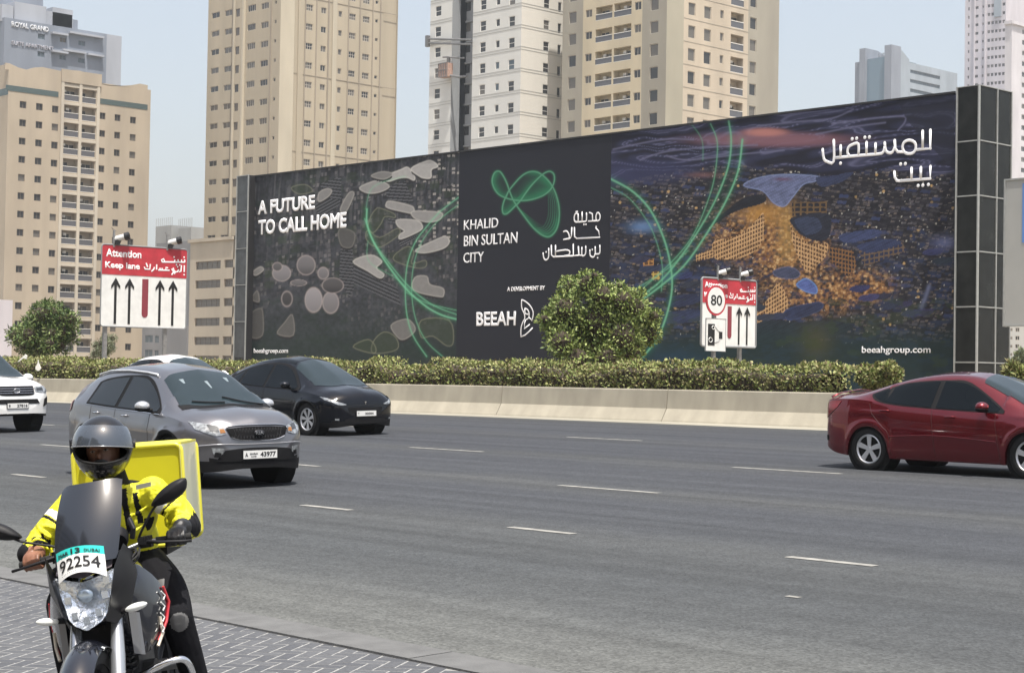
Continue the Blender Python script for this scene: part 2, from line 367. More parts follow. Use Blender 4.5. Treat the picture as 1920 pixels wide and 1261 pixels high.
# ---------------- concrete barrier, one object per cast segment
conc = mat('barrier_concrete', (.35,.32,.255), .9, var=.11, scale=1.7, bump=.3, bscale=30, vec=(1.2, 1, .5), detail=9)
bprof = [(0, 0), (.02, .05), (.19, .34), (.235, .80), (.25, .823), (.43, .823), (.445, .80), (.49, .34), (.66, .05), (.68, 0)]
J0 = -29.89; SEG = 6.17
def px_of(p): return proj(p)[0]
BLAB = {-6: 'pale barrier segment hidden behind the white off-road wagon at the left edge', -5: 'pale barrier segment seen between the white off-road wagon and the grey crossover', -4: 'pale barrier segment hidden behind the grey crossover',
    -3: 'pale barrier segment hidden behind the black fastback', -2: 'pale barrier segment just ahead of the black fastback', -1: 'pale barrier segment below the tall round bush, between two open joints', 0: 'pale barrier segment below the round 80 sign, ending at the red saloon', 1: 'pale barrier segment hidden behind the red saloon'}
for k in range(-13, 4):
    x0 = J0+k*SEG; x1 = x0+SEG; g = MB(); rows = []
    xs = [x0+.012+(SEG-.024)*i/6 for i in range(7)]
    mid = (x0+SEG/2, bar_b(x0+SEG/2), CROSS*bar_b(x0+SEG/2))
    for x in xs: rows.append([(x-mid[0], bar_b(x)+p[0]-mid[1], p[1]+CROSS*bar_b(x)-mid[2]-.01) for p in bprof])
    g.grid(rows); n0 = len(bprof); g.f.append(tuple(range(n0))[::-1]); g.m.append(0); g.f.append(tuple(6*n0+j for j in range(n0))); g.m.append(0)
    px = proj(mid)[0]
    if not -250 < px_of(mid) < 2150: continue
    lab = BLAB.get(k, 'pale concrete barrier segment out at the edge of the picture')
    o = g.build('concrete_barrier', conc, loc=mid); tag(o, lab, 'barrier', 'barrier segments along the median')
# ---------------- hedge, shrubs, trees
hedge_leaf = island_mat('hedge_leaves', [(.10, .15, .04), (.18, .22, .06), (.28, .31, .10), (.33, .30, .15), (.12, .075, .045), (.20, .23, .07), (.42, .42, .19), (.07, .10, .03)])
bark = mat('bark', (.09, .07, .05), .95, var=.3, scale=20)
twig = mat('hedge_twigs', (.05, .038, .026), .95, var=.3, scale=25)
def hedge_top(a): return 2.27+.05*math.sin(a*1.9)+.06*math.sin(a*.83+1)+.05*math.sin(a*4.3)+.10*noise.noise(Vector((a*.7, 3, 0)))+.1*noise.noise(Vector((a*2.3, 9, 0)))
def hedge_b0(a): return bar_b(a)+.62
HEDGE_END = on_b(1600, 700, 33.8).x
def hedge(a0, a1, n, name_label):
    root = thing('hedge', name_label, 'hedge', ((a0+a1)/2, 34.4, CROSS*33))
    ox, oy, oz = root.location
    g = MB(); rows = []; k = int((a1-a0)/.8); a1_ = a1+.15; a1 = a1-.9
    for i in range(k+1):
        a = a0+(a1-a0)*i/k; t = hedge_top(a)-.16; b = hedge_b0(a)
        rows.append([(a-ox, b+.16-oy, .8-oz), (a-ox, b+.14-oy, t-.1-oz), (a-ox, b+.3-oy, t-oz), (a-ox, b+1.1-oy, t-oz), (a-ox, b+1.25-oy, .8-oz)])
    g.grid(rows); g.build('branches', twig, root); a1 = a1_
    a = a0+(a1-a0)*RNG.random(n); u = RNG.random(n); P = np.zeros((n, 3)); O = np.zeros((n, 3))
    for i in range(n):
        ai = a[i]; t = hedge_top(ai)+RNG.normal()*.025; b = hedge_b0(ai)+.06*math.sin(ai*3.1)+.05*math.sin(ai*7.7)
        if u[i] < .62: z = .95+(t-.95)*RNG.random(); P[i] = (ai, b+abs(RNG.normal())*.06+(.12 if z > t-.12 else 0)*RNG.random(), z); O[i] = (0, -1, .3)
        else: P[i] = (ai, b+1.2*RNG.random(), t-abs(RNG.normal())*.04); O[i] = (0, -.1, 1)
    leaves('foliage', P-np.array([ox, oy, oz]), .085, hedge_leaf, root, aspect=.6, outward=O)
    return root
hedge(-112, HEDGE_END, 95000, 'long low clipped yellow-green hedge running behind the concrete barrier')
def crown(root, c, rad, nl, n, size, m_, aspect=.4, flat=.0, seed=1, shell=.35, core=True, lobes=None, up=.25):
    rg = np.random.default_rng(seed); L = []
    if lobes: L = lobes
    else:
        for i in range(nl):
            d = rg.normal(size=3); d /= np.linalg.norm(d); r = rg.uniform(.25, .8)
            p = d*r*np.array(rad); 
            L.append((p, rg.uniform(.26, .42)*min(rad)*1.05))
    P = []; O = []; w = np.array([l[1]**2 for l in L]); w /= w.sum(); cnt = (w*n).astype(int)
    for (p, r), k in zip(L, cnt):
        d = rg.normal(size=(k, 3)); d /= np.linalg.norm(d, axis=1)[:, None]
        q = 1-shell*rg.random(k)**1.6*(1.0); q = q*(1+.12*np.sin(d[:, 0]*9+p[0]*3)*np.sin(d[:, 2]*8+p[1]*4))
        P.append(np.array(p)+d*(r*q)[:, None]); O.append(d)
    P = np.concatenate(P)+np.array(c); O = np.concatenate(O)
    leaves('foliage', P, size, m_, root, aspect=aspect, outward=O, up=up)
    if core:
        g = MB()
        for p, r in L: g.ball(np.array(p)+np.array(c), r*.62, 8, 6)
        g.build('inner_twigs', twig, root)
def limbs(root, H, spread, r0, n, seed=3, z0=0, mt=None):
    rg = random.Random(seed); g = MB(); top = Vector((0, 0, z0+H*.35)); g.tube([(0, 0, z0), (.03*H, .02, z0+H*.18), tuple(top)], [r0, r0*.8, r0*.65], 8)
    g.build('trunk', mt or bark, root, smooth=True)
    for i in range(n):
        an = 2*math.pi*i/n+rg.random(); e = Vector((math.cos(an)*spread*rg.uniform(.5, .9), math.sin(an)*spread*rg.uniform(.5, .9), z0+H*rg.uniform(.6, .9)))
        g = MB(); g.tube([tuple(top-Vector((0, 0, .1))), tuple(top.lerp(e, .5)+Vector((0, 0, .15*H))), tuple(e)], [r0*.5, r0*.3, r0*.12], 6); g.build('limb', mt or bark, root, smooth=True)
bush_leaf = island_mat('bush_leaves', [(.05, .08, .02), (.10, .15, .035), (.19, .25, .06), (.30, .35, .11), (.11, .16, .04), (.38, .41, .17)])
# tall mango-like bush in front of the billboard
def px_scale(p): return F0/(Vector(p)-CAM).dot(_F)
G2 = CROSS*33
def tree_at(xc, ytop, ybot, wpx, b, name, label, cat, leafm, nl, n, size, seed, aspect=.42, flat=1.0, lob=None, group=None, yb=690, tr=.07, shell=.35, up=.25):
    base = on_b(xc, 690, b); s = px_scale(base); D = (base-CAM).dot(_F)
    zt = on_b(xc, ytop, b).z; zb = on_b(xc, ybot, b).z; root = thing(name, label, cat, (base.x, b, G2), group=group)
    rx = wpx/2/s; rz = (zt-zb)/2; cz = (zt+zb)/2-G2
    limbs(root, cz+rz, rx*.7, tr, 5, seed)
    crown(root, (0, 0, cz), (rx, rx*.8, rz), nl, n, size, leafm, aspect, seed=seed, lobes=lob(rx, rz) if lob else None, shell=shell, up=up)
    return root
def lob_center(rx, rz):
    # lobes given in view terms (u along picture right, v up, w depth) then turned into world
    rg = np.random.default_rng(5); L = []
    spec = [(-.45, .70, .30), (-.20, .78, .30), (.02, .55, .34), (.35, .42, .34), (.55, .30, .32), (-.55, .25, .36), (-.72, -.05, .28), (.75, .05, .28), (.8, -.25, .26), (-.6, -.45, .36), (0, 0, .5), (.35, -.3, .45), (-.25, -.35, .45), (.5, -.6, .34), (-.35, -.8, .34), (.1, -.8, .36), (-.62, .0, .4), (.85, .12, .18), (-.88, .02, .16), (-.1, .95, .13), (.3, .75, .14), (.62, .58, .14)]
    for u, v, r in spec:
        for k in range(2):
            w_ = rg.uniform(-.45, .45); p = _Rt*(u*rx)+_Fw*(w_*rx); L.append((np.array((p.x, p.y, v*rz)), r*min(rx, rz)*(1 if k else .9)))
    return L
tree_at(1122, 515, 690, 236, 38.0, 'bush', 'tall round glossy green bush in front of the billboard\'s dark middle panel', 'bush', bush_leaf, 0, 16000, .12, 5, lob=lob_center, shell=.45)
tree_leaf = island_mat('tree_leaves', [(.03, .06, .014), (.05, .095, .02), (.08, .13, .03), (.14, .19, .06), (.20, .24, .09), (.05, .09, .02)])
tree_at(86, 566, 676, 172, 44.0, 'tree', 'small dense dark green tree rising over the hedge beside the lane sign', 'tree', tree_leaf, 40, 13000, .20, 12, aspect=.32, shell=.5)
pale_leaf = island_mat('pale_leaves', [(.13, .16, .09), (.2, .23, .14), (.27, .29, .19), (.17, .2, .12)])
tree_at(192, 612, 680, 60, 52.0, 'shrub', 'pale feathery shrub between the small tree and the lane sign post', 'shrub', pale_leaf, 14, 5200, .14, 21, aspect=.18, shell=.8)
tree_at(1652, 676, 738, 116, 34.6, 'rounded_shrub', 'rounded yellow-green shrub at the hedge end behind the red saloon', 'shrub', hedge_leaf, 22, 9000, .085, 31, aspect=.6)
tree_at(1908, 680, 720, 50, 36.0, 'spiky_shrub', 'spiky yellow-green shrub at the foot of the black glazed pylon', 'shrub', hedge_leaf, 10, 2600, .16, 41, aspect=.2, shell=.8)
tree_at(1925, 655, 700, 90, 90.0, 'far_shrub', 'dull green shrub beyond the pylon under the low white building', 'shrub', pale_leaf, 12, 3000, .3, 43, aspect=.4)
# white scraps caught on the hedge
wp = mat('white_scrap', (.75, .74, .68), .6)
for i, (x, y, s_, lab) in enumerate(((71, 684, 1.0, 'white upright wisp of plastic caught on the hedge beside the white car'), (44, 670, .7, 'crumpled white scrap on the hedge top under the small tree'))):
    p = on_b(x, y, hedge_b0(-62)-.06); s = 1/px_scale(p); g = MB()
    if i == 0: pts = [(0, 10), (1, 4), (3, -1), (5, -6), (3, -10), (0, -11), (-4, -8), (-4, -3), (-1, 2)]
    else: pts = [(3, 6), (6, 3), (5, -3), (0, -1), (-8, -8), (-10, -8), (-3, 0)]
    vs = [(_Rt*(u*s*1.1)+_Up*(v*s)) for u, v in pts]; n = len(vs); c = Vector((0, 0, 0))
    off = _Fw*.04; V = [tuple(q) for q in vs]+[tuple(q+off+_Rt*.01) for q in vs]
    g.add(V, [tuple(range(n)), tuple(range(n, 2*n))[::-1]]+[(j, (j+1) % n, n+(j+1) % n, n+j) for j in range(n)])
    tag(g.build('white_scrap', wp, loc=tuple(p)), lab, 'litter')
# ================================================================== BILLBOARD
BB = 55.0
def ub(x, y, o=0): # pixel -> point on the billboard face
    p = on_b(x, y, BB-o); return p
aL, aC0, aC1, aR = on_b(464, 500, BB).x, on_b(858, 500, BB).x, on_b(1143, 480, BB).x, on_b(1789, 450, BB).x
zT = (on_b(465, 333, BB).z+on_b(1789, 175, BB).z)/2; zT0, zT1 = on_b(465, 333, BB).z, on_b(1789, 175, BB).z
zB = G2+.55
bill = thing('billboard', 'long dark property billboard with night city pictures and white lettering behind the hedge', 'billboard', ((aL+aR)/2, BB, G2))
BO = Vector(bill.location); BINV = Matrix.Translation(-BO)
# ---- painting helpers (print on the board, evaluated per vertex in picture space of the print)
def vnoise(x, y, seed=0):
    def h(ix, iy): 
        n = (ix*374761393+iy*668265263+seed*1442695041) & 0x7fffffff; n = (n ^ (n >> 13))*1274126177 & 0x7fffffff; return ((n ^ (n >> 16)) & 0xffff)/65535.0
    ix = np.floor(x).astype(np.int64); iy = np.floor(y).astype(np.int64); fx = x-ix; fy = y-iy; fx = fx*fx*(3-2*fx); fy = fy*fy*(3-2*fy)
    return (h(ix, iy)*(1-fx)+h(ix+1, iy)*fx)*(1-fy)+(h(ix, iy+1)*(1-fx)+h(ix+1, iy+1)*fx)*fy
def fbm(x, y, seed=0, oct=4):
    s = 0; a = .5; t = 0
    for o in range(oct): s = s+a*vnoise(x*2**o, y*2**o, seed+o); t += a; a *= .55
    return s/t
def hashc(ix, iy, seed=0):
    n = (ix.astype(np.int64)*73856093 ^ iy.astype(np.int64)*19349663 ^ seed*83492791) & 0x7fffffff; n = (n ^ (n >> 13))*1274126177 & 0x7fffffff; return ((n ^ (n >> 16)) & 0xffff)/65535.0
def inpoly(X, Y, poly):
    c = np.zeros(X.shape, bool); n = len(poly)
    for i in range(n):
        x0, y0 = poly[i]; x1, y1 = poly[(i+1) % n]
        if y0 == y1: continue
        c ^= ((y0 > Y) != (y1 > Y)) & (X < (x1-x0)*(Y-y0)/(y1-y0)+x0)
    return c
def dline(X, Y, pts, closed=False):
    d = np.full(X.shape, 1e9); P = list(pts)+([pts[0]] if closed else [])
    for (x0, y0), (x1, y1) in zip(P[:-1], P[1:]):
        L = (x1-x0)**2+(y1-y0)**2+1e-9; t = np.clip(((X-x0)*(x1-x0)+(Y-y0)*(y1-y0))/L, 0, 1); d = np.minimum(d, np.hypot(X-x0-t*(x1-x0), Y-y0-t*(y1-y0)))
    return d
def sm2(pts, n=6, closed=False): return [(p[0], p[1]) for p in smoothcurve([(a, b, 0) for a, b in pts], n, closed)]
def mixc(C, m_, col): m_ = np.clip(m_, 0, 1)[..., None]; return C*(1-m_)+np.array(col)*m_
def srgb(r, g, b): return tuple(((c/255+.055)/1.055)**2.4 if c > 10 else c/255/12.92 for c in (r, g, b))
def panel(name, a0, a1, nx, nz, paintf, label=None, gain=.5):
    A = np.linspace(a0, a1, nx); Z = np.linspace(0, 1, nz); AA, T = np.meshgrid(A, Z)
    zt = zT0+(zT1-zT0)*(AA-aL)/(aR-aL); ZZ = zB+(zt-zB)*T
    P = np.stack([AA, np.full_like(AA, BB), ZZ], -1); v = P-np.array(CAM); zc = v@np.array(_F)
    X = 960+F0*(v@np.array(EX))/zc; Y = 630.5-F0*(v@np.array(EY))/zc
    C = paintf(X, Y)*gain; V = (P-np.array(BO)).reshape(-1, 3)
    i = np.arange((nx-1)*(nz-1)); r_ = i//(nx-1); c = i % (nx-1); k = r_*nx+c; Fq = np.stack([k, k+1, k+nx+1, k+nx], 1)
    o = fastmesh(name, V, Fq, attr_mat(name+'_print', .55, .25), bill)
    ca = o.data.color_attributes.new('art', 'FLOAT_COLOR', 'POINT'); ca.data.foreach_set('color', np.concatenate([C.reshape(-1, 3), np.ones((C.size//3, 1))], 1).astype(np.float32).ravel())
    if label: tag(o, label)
    return o
GREEN = np.array(srgb(120, 215, 165))
def arcs(X, Y, C, curves):
    for pts, w, inten in curves:
        d = dline(X, Y, sm2(pts, 5)); C = C+np.exp(-(d/(w*4))**2)[..., None]*np.array(srgb(20, 110, 70))*inten*.5
        C = mixc(C, np.exp(-(d/w)**2)*inten, srgb(130, 205, 165))
    return C
def paint_left(X, Y):
    n1 = fbm(X/26, Y/22, 1); n2 = fbm(X/5, Y/5, 4, 3)
    C = np.array(srgb(66, 68, 74))*(.55+.9*n1[..., None]); C = C*(.45+1.1*n2[..., None])
    # rows of faint tower blocks in the upper part: vertical streaks
    st = vnoise(X/3.2+Y*.02, Y/40, 9); up_ = np.clip((560-Y)/200, 0, 1)
    C = C*(1-.35*up_[..., None]*(st > .6)[..., None]); C = mixc(C, up_*(st < .25)*.35, srgb(120, 118, 120))
    C = mixc(C, np.clip((Y-560)/90, 0, 1)*.7, srgb(30, 48, 42)); C = mixc(C, np.clip((fbm(X/18, Y/12, 22)-.55)*5, 0, 1)*.35, srgb(42, 62, 44))
    C = mixc(C, np.clip((520-np.hypot((X-560), (Y-480)*1.3))/520, 0, 1)*.0, (0, 0, 0))
    for s_, pw, ph_, th, c_ in ((11, 13, 16, .55, (96, 94, 98)), (12, 20, 11, .6, (36, 38, 44)), (13, 7, 9, .72, (138, 134, 134)), (14, 26, 20, .66, (58, 70, 52))):
        jx = X+5*vnoise(X/30, Y/30, s_); cx, cy = np.floor(jx/pw), np.floor((Y+.15*X)/ph_); h_ = hashc(cx, cy, 70+s_); fx, fy = jx/pw-cx, (Y+.15*X)/ph_-cy
        m_ = (h_ > th) & (fx > .15) & (fx < .8) & (fy > .1) & (fy < .8) & (fbm(X/70, Y/60, 55) > .42+.12*(Y > 560)); kk = .5*np.clip((640-Y)/120, .15, 1)[..., None]
        C = np.where(m_[..., None], C*(1-kk)+np.array(srgb(*c_))*kk*(.5+.8*hashc(cx, cy, 90+s_)[..., None]), C)
    # far houses with white roofs
    cx, cy = np.floor(X/9), np.floor(Y/8); hh = hashc(cx, cy, 3); lit = (hh > .72) & (X > 780) & (Y < 470) & (np.abs(X/9-cx-.5) < .32) & (np.abs(Y/8-cy-.5) < .26)
    C = np.where(lit[..., None], np.array(srgb(170, 165, 160)), C)
    # stacked-storey facades below some roofs
    def facade(poly, sl, per=7, c0=srgb(44, 46, 50), c1=srgb(100, 101, 106)):
        nonlocal C
        m_ = inpoly(X, Y, poly); ph = ((Y-sl*X)/per) % 1; col = np.where((ph < .45)[..., None], np.array(c1), np.array(c0))*(.8+.4*n2[..., None])
        C = np.where(m_[..., None], col, C)
    facade([(660, 498), (700, 512), (745, 540), (752, 575), (730, 562), (664, 532)], .45)
    facade([(640, 445), (660, 440), (664, 540), (655, 560), (636, 520)], .1, 6)
    facade([(590, 385), (625, 355), (640, 380), (600, 420)], -.55, 6)
    facade([(600, 345), (640, 330), (640, 375), (606, 370)], .1, 6)
    facade([(720, 350), (760, 340), (776, 380), (730, 385)], .05, 6)
    facade([(728, 405), (776, 414), (776, 426), (728, 416)], .15, 5)
    facade([(745, 450), (790, 425), (788, 440), (752, 466)], -.5, 5)
    roofs = [([(719, 332), (752, 318), (765, 314), (777, 330), (776, 338), (764, 333), (748, 334), (728, 340)], 190),
             ([(771, 316), (800, 302), (812, 303), (821, 312), (809, 318), (808, 333), (796, 334), (786, 330)], 190),
             ([(724, 382), (732, 377), (768, 385), (776, 391), (775, 400), (766, 399), (728, 390)], 168),
             ([(775, 396), (824, 398), (829, 406), (820, 414), (798, 416), (776, 408)], 165),
             ([(745, 412), (780, 413), (791, 421), (788, 432), (752, 448), (749, 440), (758, 433), (746, 424)], 180),
             ([(780, 468), (825, 446), (838, 444), (842, 455), (830, 466), (796, 474)], 175),
             ([(662, 490), (695, 478), (716, 490), (706, 502), (720, 514), (712, 521), (690, 508)], 178),
             ([(778, 520), (800, 518), (806, 533), (830, 540), (832, 552), (824, 556), (776, 544)], 150),
             ([(733, 610), (760, 598), (774, 606), (778, 620), (762, 634), (748, 634)], 128),
             ([(598, 362), (612, 354), (622, 357), (616, 368), (598, 378)], 150),
             ([(674, 352), (700, 340), (716, 340), (730, 350), (712, 360), (690, 362)], 165),
             ([(638, 392), (654, 362), (664, 364), (648, 398)], 140), ([(696, 330), (716, 322), (736, 326), (720, 336)], 140),
             ([(470, 590), (488, 578), (493, 590), (492, 628), (470, 630)], 92), ([(520, 625), (534, 604), (548, 590), (550, 628)], 104),
             ([(472, 560), (482, 545), (486, 560), (484, 566)], 110), ([(474, 510), (488, 500), (494, 506), (480, 516)], 150), ([(636, 430), (664, 436), (660, 462), (640, 460)], 95)]
    for poly, v in roofs:
        pp = sm2(poly, 4, True); m_ = inpoly(X, Y, pp); C = np.where(inpoly(X, Y-5, pp)[..., None], np.array(srgb(44, 42, 46)), C)
        C = np.where(m_[..., None], np.array(srgb(v*.96, v*.95, v*.94))*(.88+.2*n2[..., None]), C); C = mixc(C, np.exp(-(dline(X, Y, pp, True)/1.1)**2)*.8, srgb(min(255, v+35), min(255, v+32), min(255, v+26)))
    ell = [(528, 512, 17, 15, 155, 0), (574, 497, 17, 18, 132, 1), (588, 562, 16, 23, 168, 0), (620, 567, 15, 20, 148, 0), (624, 535, 20, 14, 95, 1), (560, 530, 15, 6, 125, 0), (606, 512, 10, 11, 140, 0), (520, 500, 9, 8, 110, 0), (538, 560, 10, 14, 80, 0)]
    for ex_, ey_, rx, ry, v, bl in ell:
        q = np.hypot((X-ex_)/rx, (Y-ey_)/ry); m_ = q < 1; col = np.array(srgb(v*.92, v*.90, v*.92))*(.75+.5*np.clip((ey_-Y)/ry*.5+.5, 0, 1)[..., None])
        if bl: col = col*(1-.4*np.clip((Y-ey_)/ry, 0, 1)[..., None])
        C = np.where(m_[..., None], col, C); C = mixc(C, np.exp(-((q-1)*rx/1.2)**2)*.6, srgb(190, 178, 175))
    for poly in ([(705, 392), (712, 390), (738, 400), (740, 408), (722, 406), (714, 420), (700, 436), (690, 425), (696, 404)], [(690, 432), (712, 445), (745, 428), (748, 440), (716, 462), (698, 460), (686, 446)], [(740, 478), (764, 462), (776, 472), (772, 494), (797, 488), (798, 500), (780, 502), (742, 490)],
                 [(700, 640), (720, 622), (742, 632), (744, 655), (700, 662)], [(790, 600), (842, 600), (850, 640), (838, 648), (812, 630), (790, 632)], [(662, 650), (690, 636), (704, 650), (700, 662)], [(546, 352), (572, 346), (586, 358), (562, 364)]):
        pp = sm2(poly, 4, True); m_ = inpoly(X, Y, pp); C = mixc(C, m_*.4, srgb(74, 84, 62)); C = mixc(C, np.exp(-(dline(X, Y, pp, True)/1.0)**2)*.55, srgb(150, 150, 128))
    C = arcs(X, Y, C, [([(688, 392), (688, 418), (697, 446), (712, 474), (738, 512), (765, 545), (800, 575), (830, 591), (860, 599)], 1.5, .95), ([(684, 410), (700, 452), (735, 500), (770, 540), (812, 572), (858, 590)], 1.0, .7),
                       ([(860, 370), (826, 396), (800, 425), (778, 455), (764, 495), (760, 540), (763, 590), (775, 630), (800, 668)], 1.1, .7), ([(862, 382), (820, 415), (790, 455), (775, 500), (772, 550), (780, 600), (800, 640), (830, 668)], .9, .55),
                       ([(760, 330), (700, 350), (686, 392)], .8, .4), ([(690, 452), (692, 490), (740, 520), (770, 545)], .8, .4), ([(762, 548), (800, 568), (858, 582)], .8, .6)])
    return np.clip(C, .002, 1)
def paint_mid(X, Y):
    C = np.ones(X.shape+(3,))*np.array(srgb(50, 52, 63))*(.97+.06*fbm(X/60, Y/60, 3)[..., None]); Cz = C.copy()
    o = lambda L: [(900+x/7.882, 300+y/7.882) for x, y in L]
    k1 = sm2(o([(440, 470), (395, 340), (340, 230), (290, 170), (230, 175), (190, 240), (180, 330), (215, 430), (280, 510), (380, 560), (500, 590), (640, 600), (780, 580), (920, 530), (1020, 460), (1075, 380), (1100, 290), (1090, 210), (1040, 170), (980, 180), (910, 225), (820, 310), (740, 400), (660, 510), (590, 610), (520, 680), (450, 750), (390, 795), (345, 790), (330, 720), (350, 620), (385, 540), (430, 450), (500, 360), (590, 260), (680, 195), (770, 170), (860, 185), (950, 245), (1030, 330), (1080, 410), (1130, 530), (1165, 680), (1170, 850), (1140, 1000), (1080, 1095), (1010, 1135), (930, 1115), (850, 1060), (760, 970), (660, 840), (560, 700), (490, 590), (440, 470)]), 4)
    def fill(poly, edge, dw, inten):
        nonlocal C
        pp = sm2(o(poly), 4, True); m_ = inpoly(X, Y, pp); d = dline(X, Y, sm2(o(edge), 4)); C = mixc(C, m_*np.exp(-d/dw)*inten, srgb(60, 170, 120))
    fill([(190, 240), (180, 330), (215, 430), (280, 510), (380, 560), (420, 470), (340, 230), (290, 170), (230, 175)], [(230, 175), (185, 330), (280, 510), (380, 560)], 7, .95)
    fill([(520, 590), (640, 600), (780, 580), (1020, 460), (1070, 390), (1030, 330), (950, 245), (920, 225), (740, 400)], [(600, 600), (780, 580), (1020, 460), (1060, 380), (940, 240)], 14, .9)
    fill([(460, 450), (590, 260), (770, 170), (900, 220), (740, 400), (600, 600), (500, 590)], [(770, 170), (930, 230), (740, 400), (600, 590), (520, 590)], 8, .8)
    fill([(385, 540), (600, 600), (450, 750), (390, 795), (345, 790), (330, 720)], [(600, 600), (450, 750), (345, 790)], 9, .9)
    fill([(560, 700), (660, 840), (760, 970), (850, 1060), (930, 1115), (1010, 1135), (1080, 1095), (1140, 1000), (1170, 850), (1060, 480), (980, 500), (1000, 850), (900, 950)], [(600, 760), (760, 970), (930, 1115), (1080, 1095), (1160, 900)], 6, .8)
    for t in (.18, .34, .5, .66, .82):
        q = [(1165-185*t, 620), (1168-190*t, 850-70*t), (1140-190*t, 1000-120*t), (1060-150*t, 1090-130*t), (960-100*t, 1120-140*t), (850-60*t, 1060-60*t)]
        q = [(1080-90*t, 430+40*t)]+q; d = dline(X, Y, sm2(o(q), 4)); C = mixc(C, np.exp(-(d/.8)**2)*(.75-.5*t), srgb(90, 185, 140))
    d = dline(X, Y, k1); C = mixc(C, np.exp(-(d/3.2)**2)*.5, srgb(40, 140, 95)); C = mixc(C, np.exp(-(d/1.25)**2), srgb(125, 205, 165))
    return np.clip(C, .002, 1)
def paint_right(X, Y):
    n1 = fbm(X/40, Y/20, 2); n2 = fbm(X/6, Y/6, 5, 3); n3 = fbm(X/16, Y/9, 8)
    # top: dusk desert with swirls and creek
    wx = X+60*(fbm(X/160, Y/60, 31)-.5)+.5*Y; w_ = fbm(wx/230, (Y+.10*X)/26+2.2*fbm(X/210, Y/90, 32), 33, 2); sw = .5+.5*np.sin(w_*26)
    top = np.array(srgb(50, 52, 76))*(.6+.75*sw[..., None]); top = mixc(top, np.exp(-((sw-.93)/.05)**2)*.55, srgb(132, 134, 170)); top = mixc(top, (1-np.clip(sw*3.5, 0, 1))*.6, srgb(36, 36, 46)); top = top*(.9+.2*n2[..., None])
    shore = 345-.14*(X-1143)-12*np.sin((X-1143)/90); shore = np.where(X > 1450, 318+6*np.sin(X/30), shore)
    # middle: dark suburbs with lit dots
    mid = np.array(srgb(44, 44, 52))*(.45+1.0*n2[..., None])*(.7+.6*n1[..., None])
    bl = np.clip((n3-.52)*8, 0, 1)*(Y > 430); mid = mixc(mid, bl*.55, srgb(52, 68, 106))
    k = np.clip((Y-shore)/14, 0, 1); C = top*(1-k[..., None])+mid*k[..., None]
    for s_, per, th, col in ((1, 8, .955, (215, 212, 200)), (2, 13, .95, (215, 180, 125)), (3, 5, .975, (225, 225, 220))):
        jx = X+2*vnoise(X/9, Y/9, s_); cx, cy = np.floor(jx/per), np.floor(Y/(per*.8)); h_ = hashc(cx, cy, 40+s_); dd = np.hypot((jx/per-cx-.5)*per, (Y/(per*.8)-cy-.5)*per*.8)
        m_ = (h_ > th) & (dd < per*.2) & (Y > shore+6) & (Y < 560+30*s_); C = np.where(m_[..., None], np.array(srgb(*col))*(.4+.6*hashc(cx, cy, 60)[..., None]), C)
    for s_, pw, ph_, th, c_ in ((5, 17, 9, .62, (74, 72, 80)), (6, 11, 7, .7, (92, 88, 92)), (7, 25, 12, .72, (50, 60, 96)), (8, 8, 5, .8, (108, 98, 90))):
        jx = X+Y*.35+3*vnoise(X/14, Y/11, s_); cx, cy = np.floor(jx/pw), np.floor((Y-.1*X)/ph_); h_ = hashc(cx, cy, 70+s_); fx, fy = jx/pw-cx, (Y-.1*X)/ph_-cy
        m_ = (h_ > th) & (fx > .12) & (fx < .85) & (fy > .2) & (fy < .72) & (Y > shore+4) & (Y < 640); C = np.where(m_[..., None], C*.35+np.array(srgb(*c_))*(.35+.9*hashc(cx, cy, 90+s_)[..., None]), C)
    rl = (np.abs(((Y-.12*X)/13+.8*n3) % 1-.5) < .05) & (Y > shore+10) & (Y < 520); C = np.where(rl[..., None], C*.5+np.array(srgb(86, 80, 84))*.5, C)
    C = mixc(C, np.exp(-(np.hypot((X-1450)/150, (Y-262)/14))**4)*.9, srgb(150, 108, 120)); C = mixc(C, np.exp(-(np.hypot((X-1435)/42, (Y-248)/8))**4)*.9, srgb(205, 140, 132))
    C = mixc(C, np.exp(-(np.hypot((X-1200)/120, (Y-322)/24))**4)*.6, srgb(64, 68, 108)); C = mixc(C, np.exp(-(np.hypot((X-1320)/30, (Y-328)/5))**2)*.6, srgb(140, 100, 95))
    for c_ in ([(1150, 280), (1240, 262), (1300, 262)], [(1200, 300), (1250, 284), (1330, 276), (1420, 272)], [(1250, 292), (1290, 300), (1380, 290), (1470, 282)], [(1560, 232), (1620, 224), (1690, 218), (1697, 228), (1684, 244)], [(1530, 252), (1600, 238), (1660, 230)], [(1420, 236), (1500, 228), (1560, 222), (1600, 205)], [(1540, 290), (1600, 272), (1680, 262)]):
        C = mixc(C, np.exp(-(dline(X, Y, sm2(c_, 5))/1.6)**2)*.65, srgb(128, 128, 160))
    C = mixc(C, inpoly(X, Y, [(1680, 182), (1790, 178), (1790, 320), (1740, 270), (1700, 225)])*.75, srgb(44, 46, 62))
    # orange lit gorge of buildings and trees
    def blob(cx, cy, rx, ry, col, k_, p=2): 
        nonlocal C
        C = mixc(C, np.exp(-(np.hypot((X-cx)/rx, (Y-cy)/ry))**p)*k_*(.55+.75*n2), col)
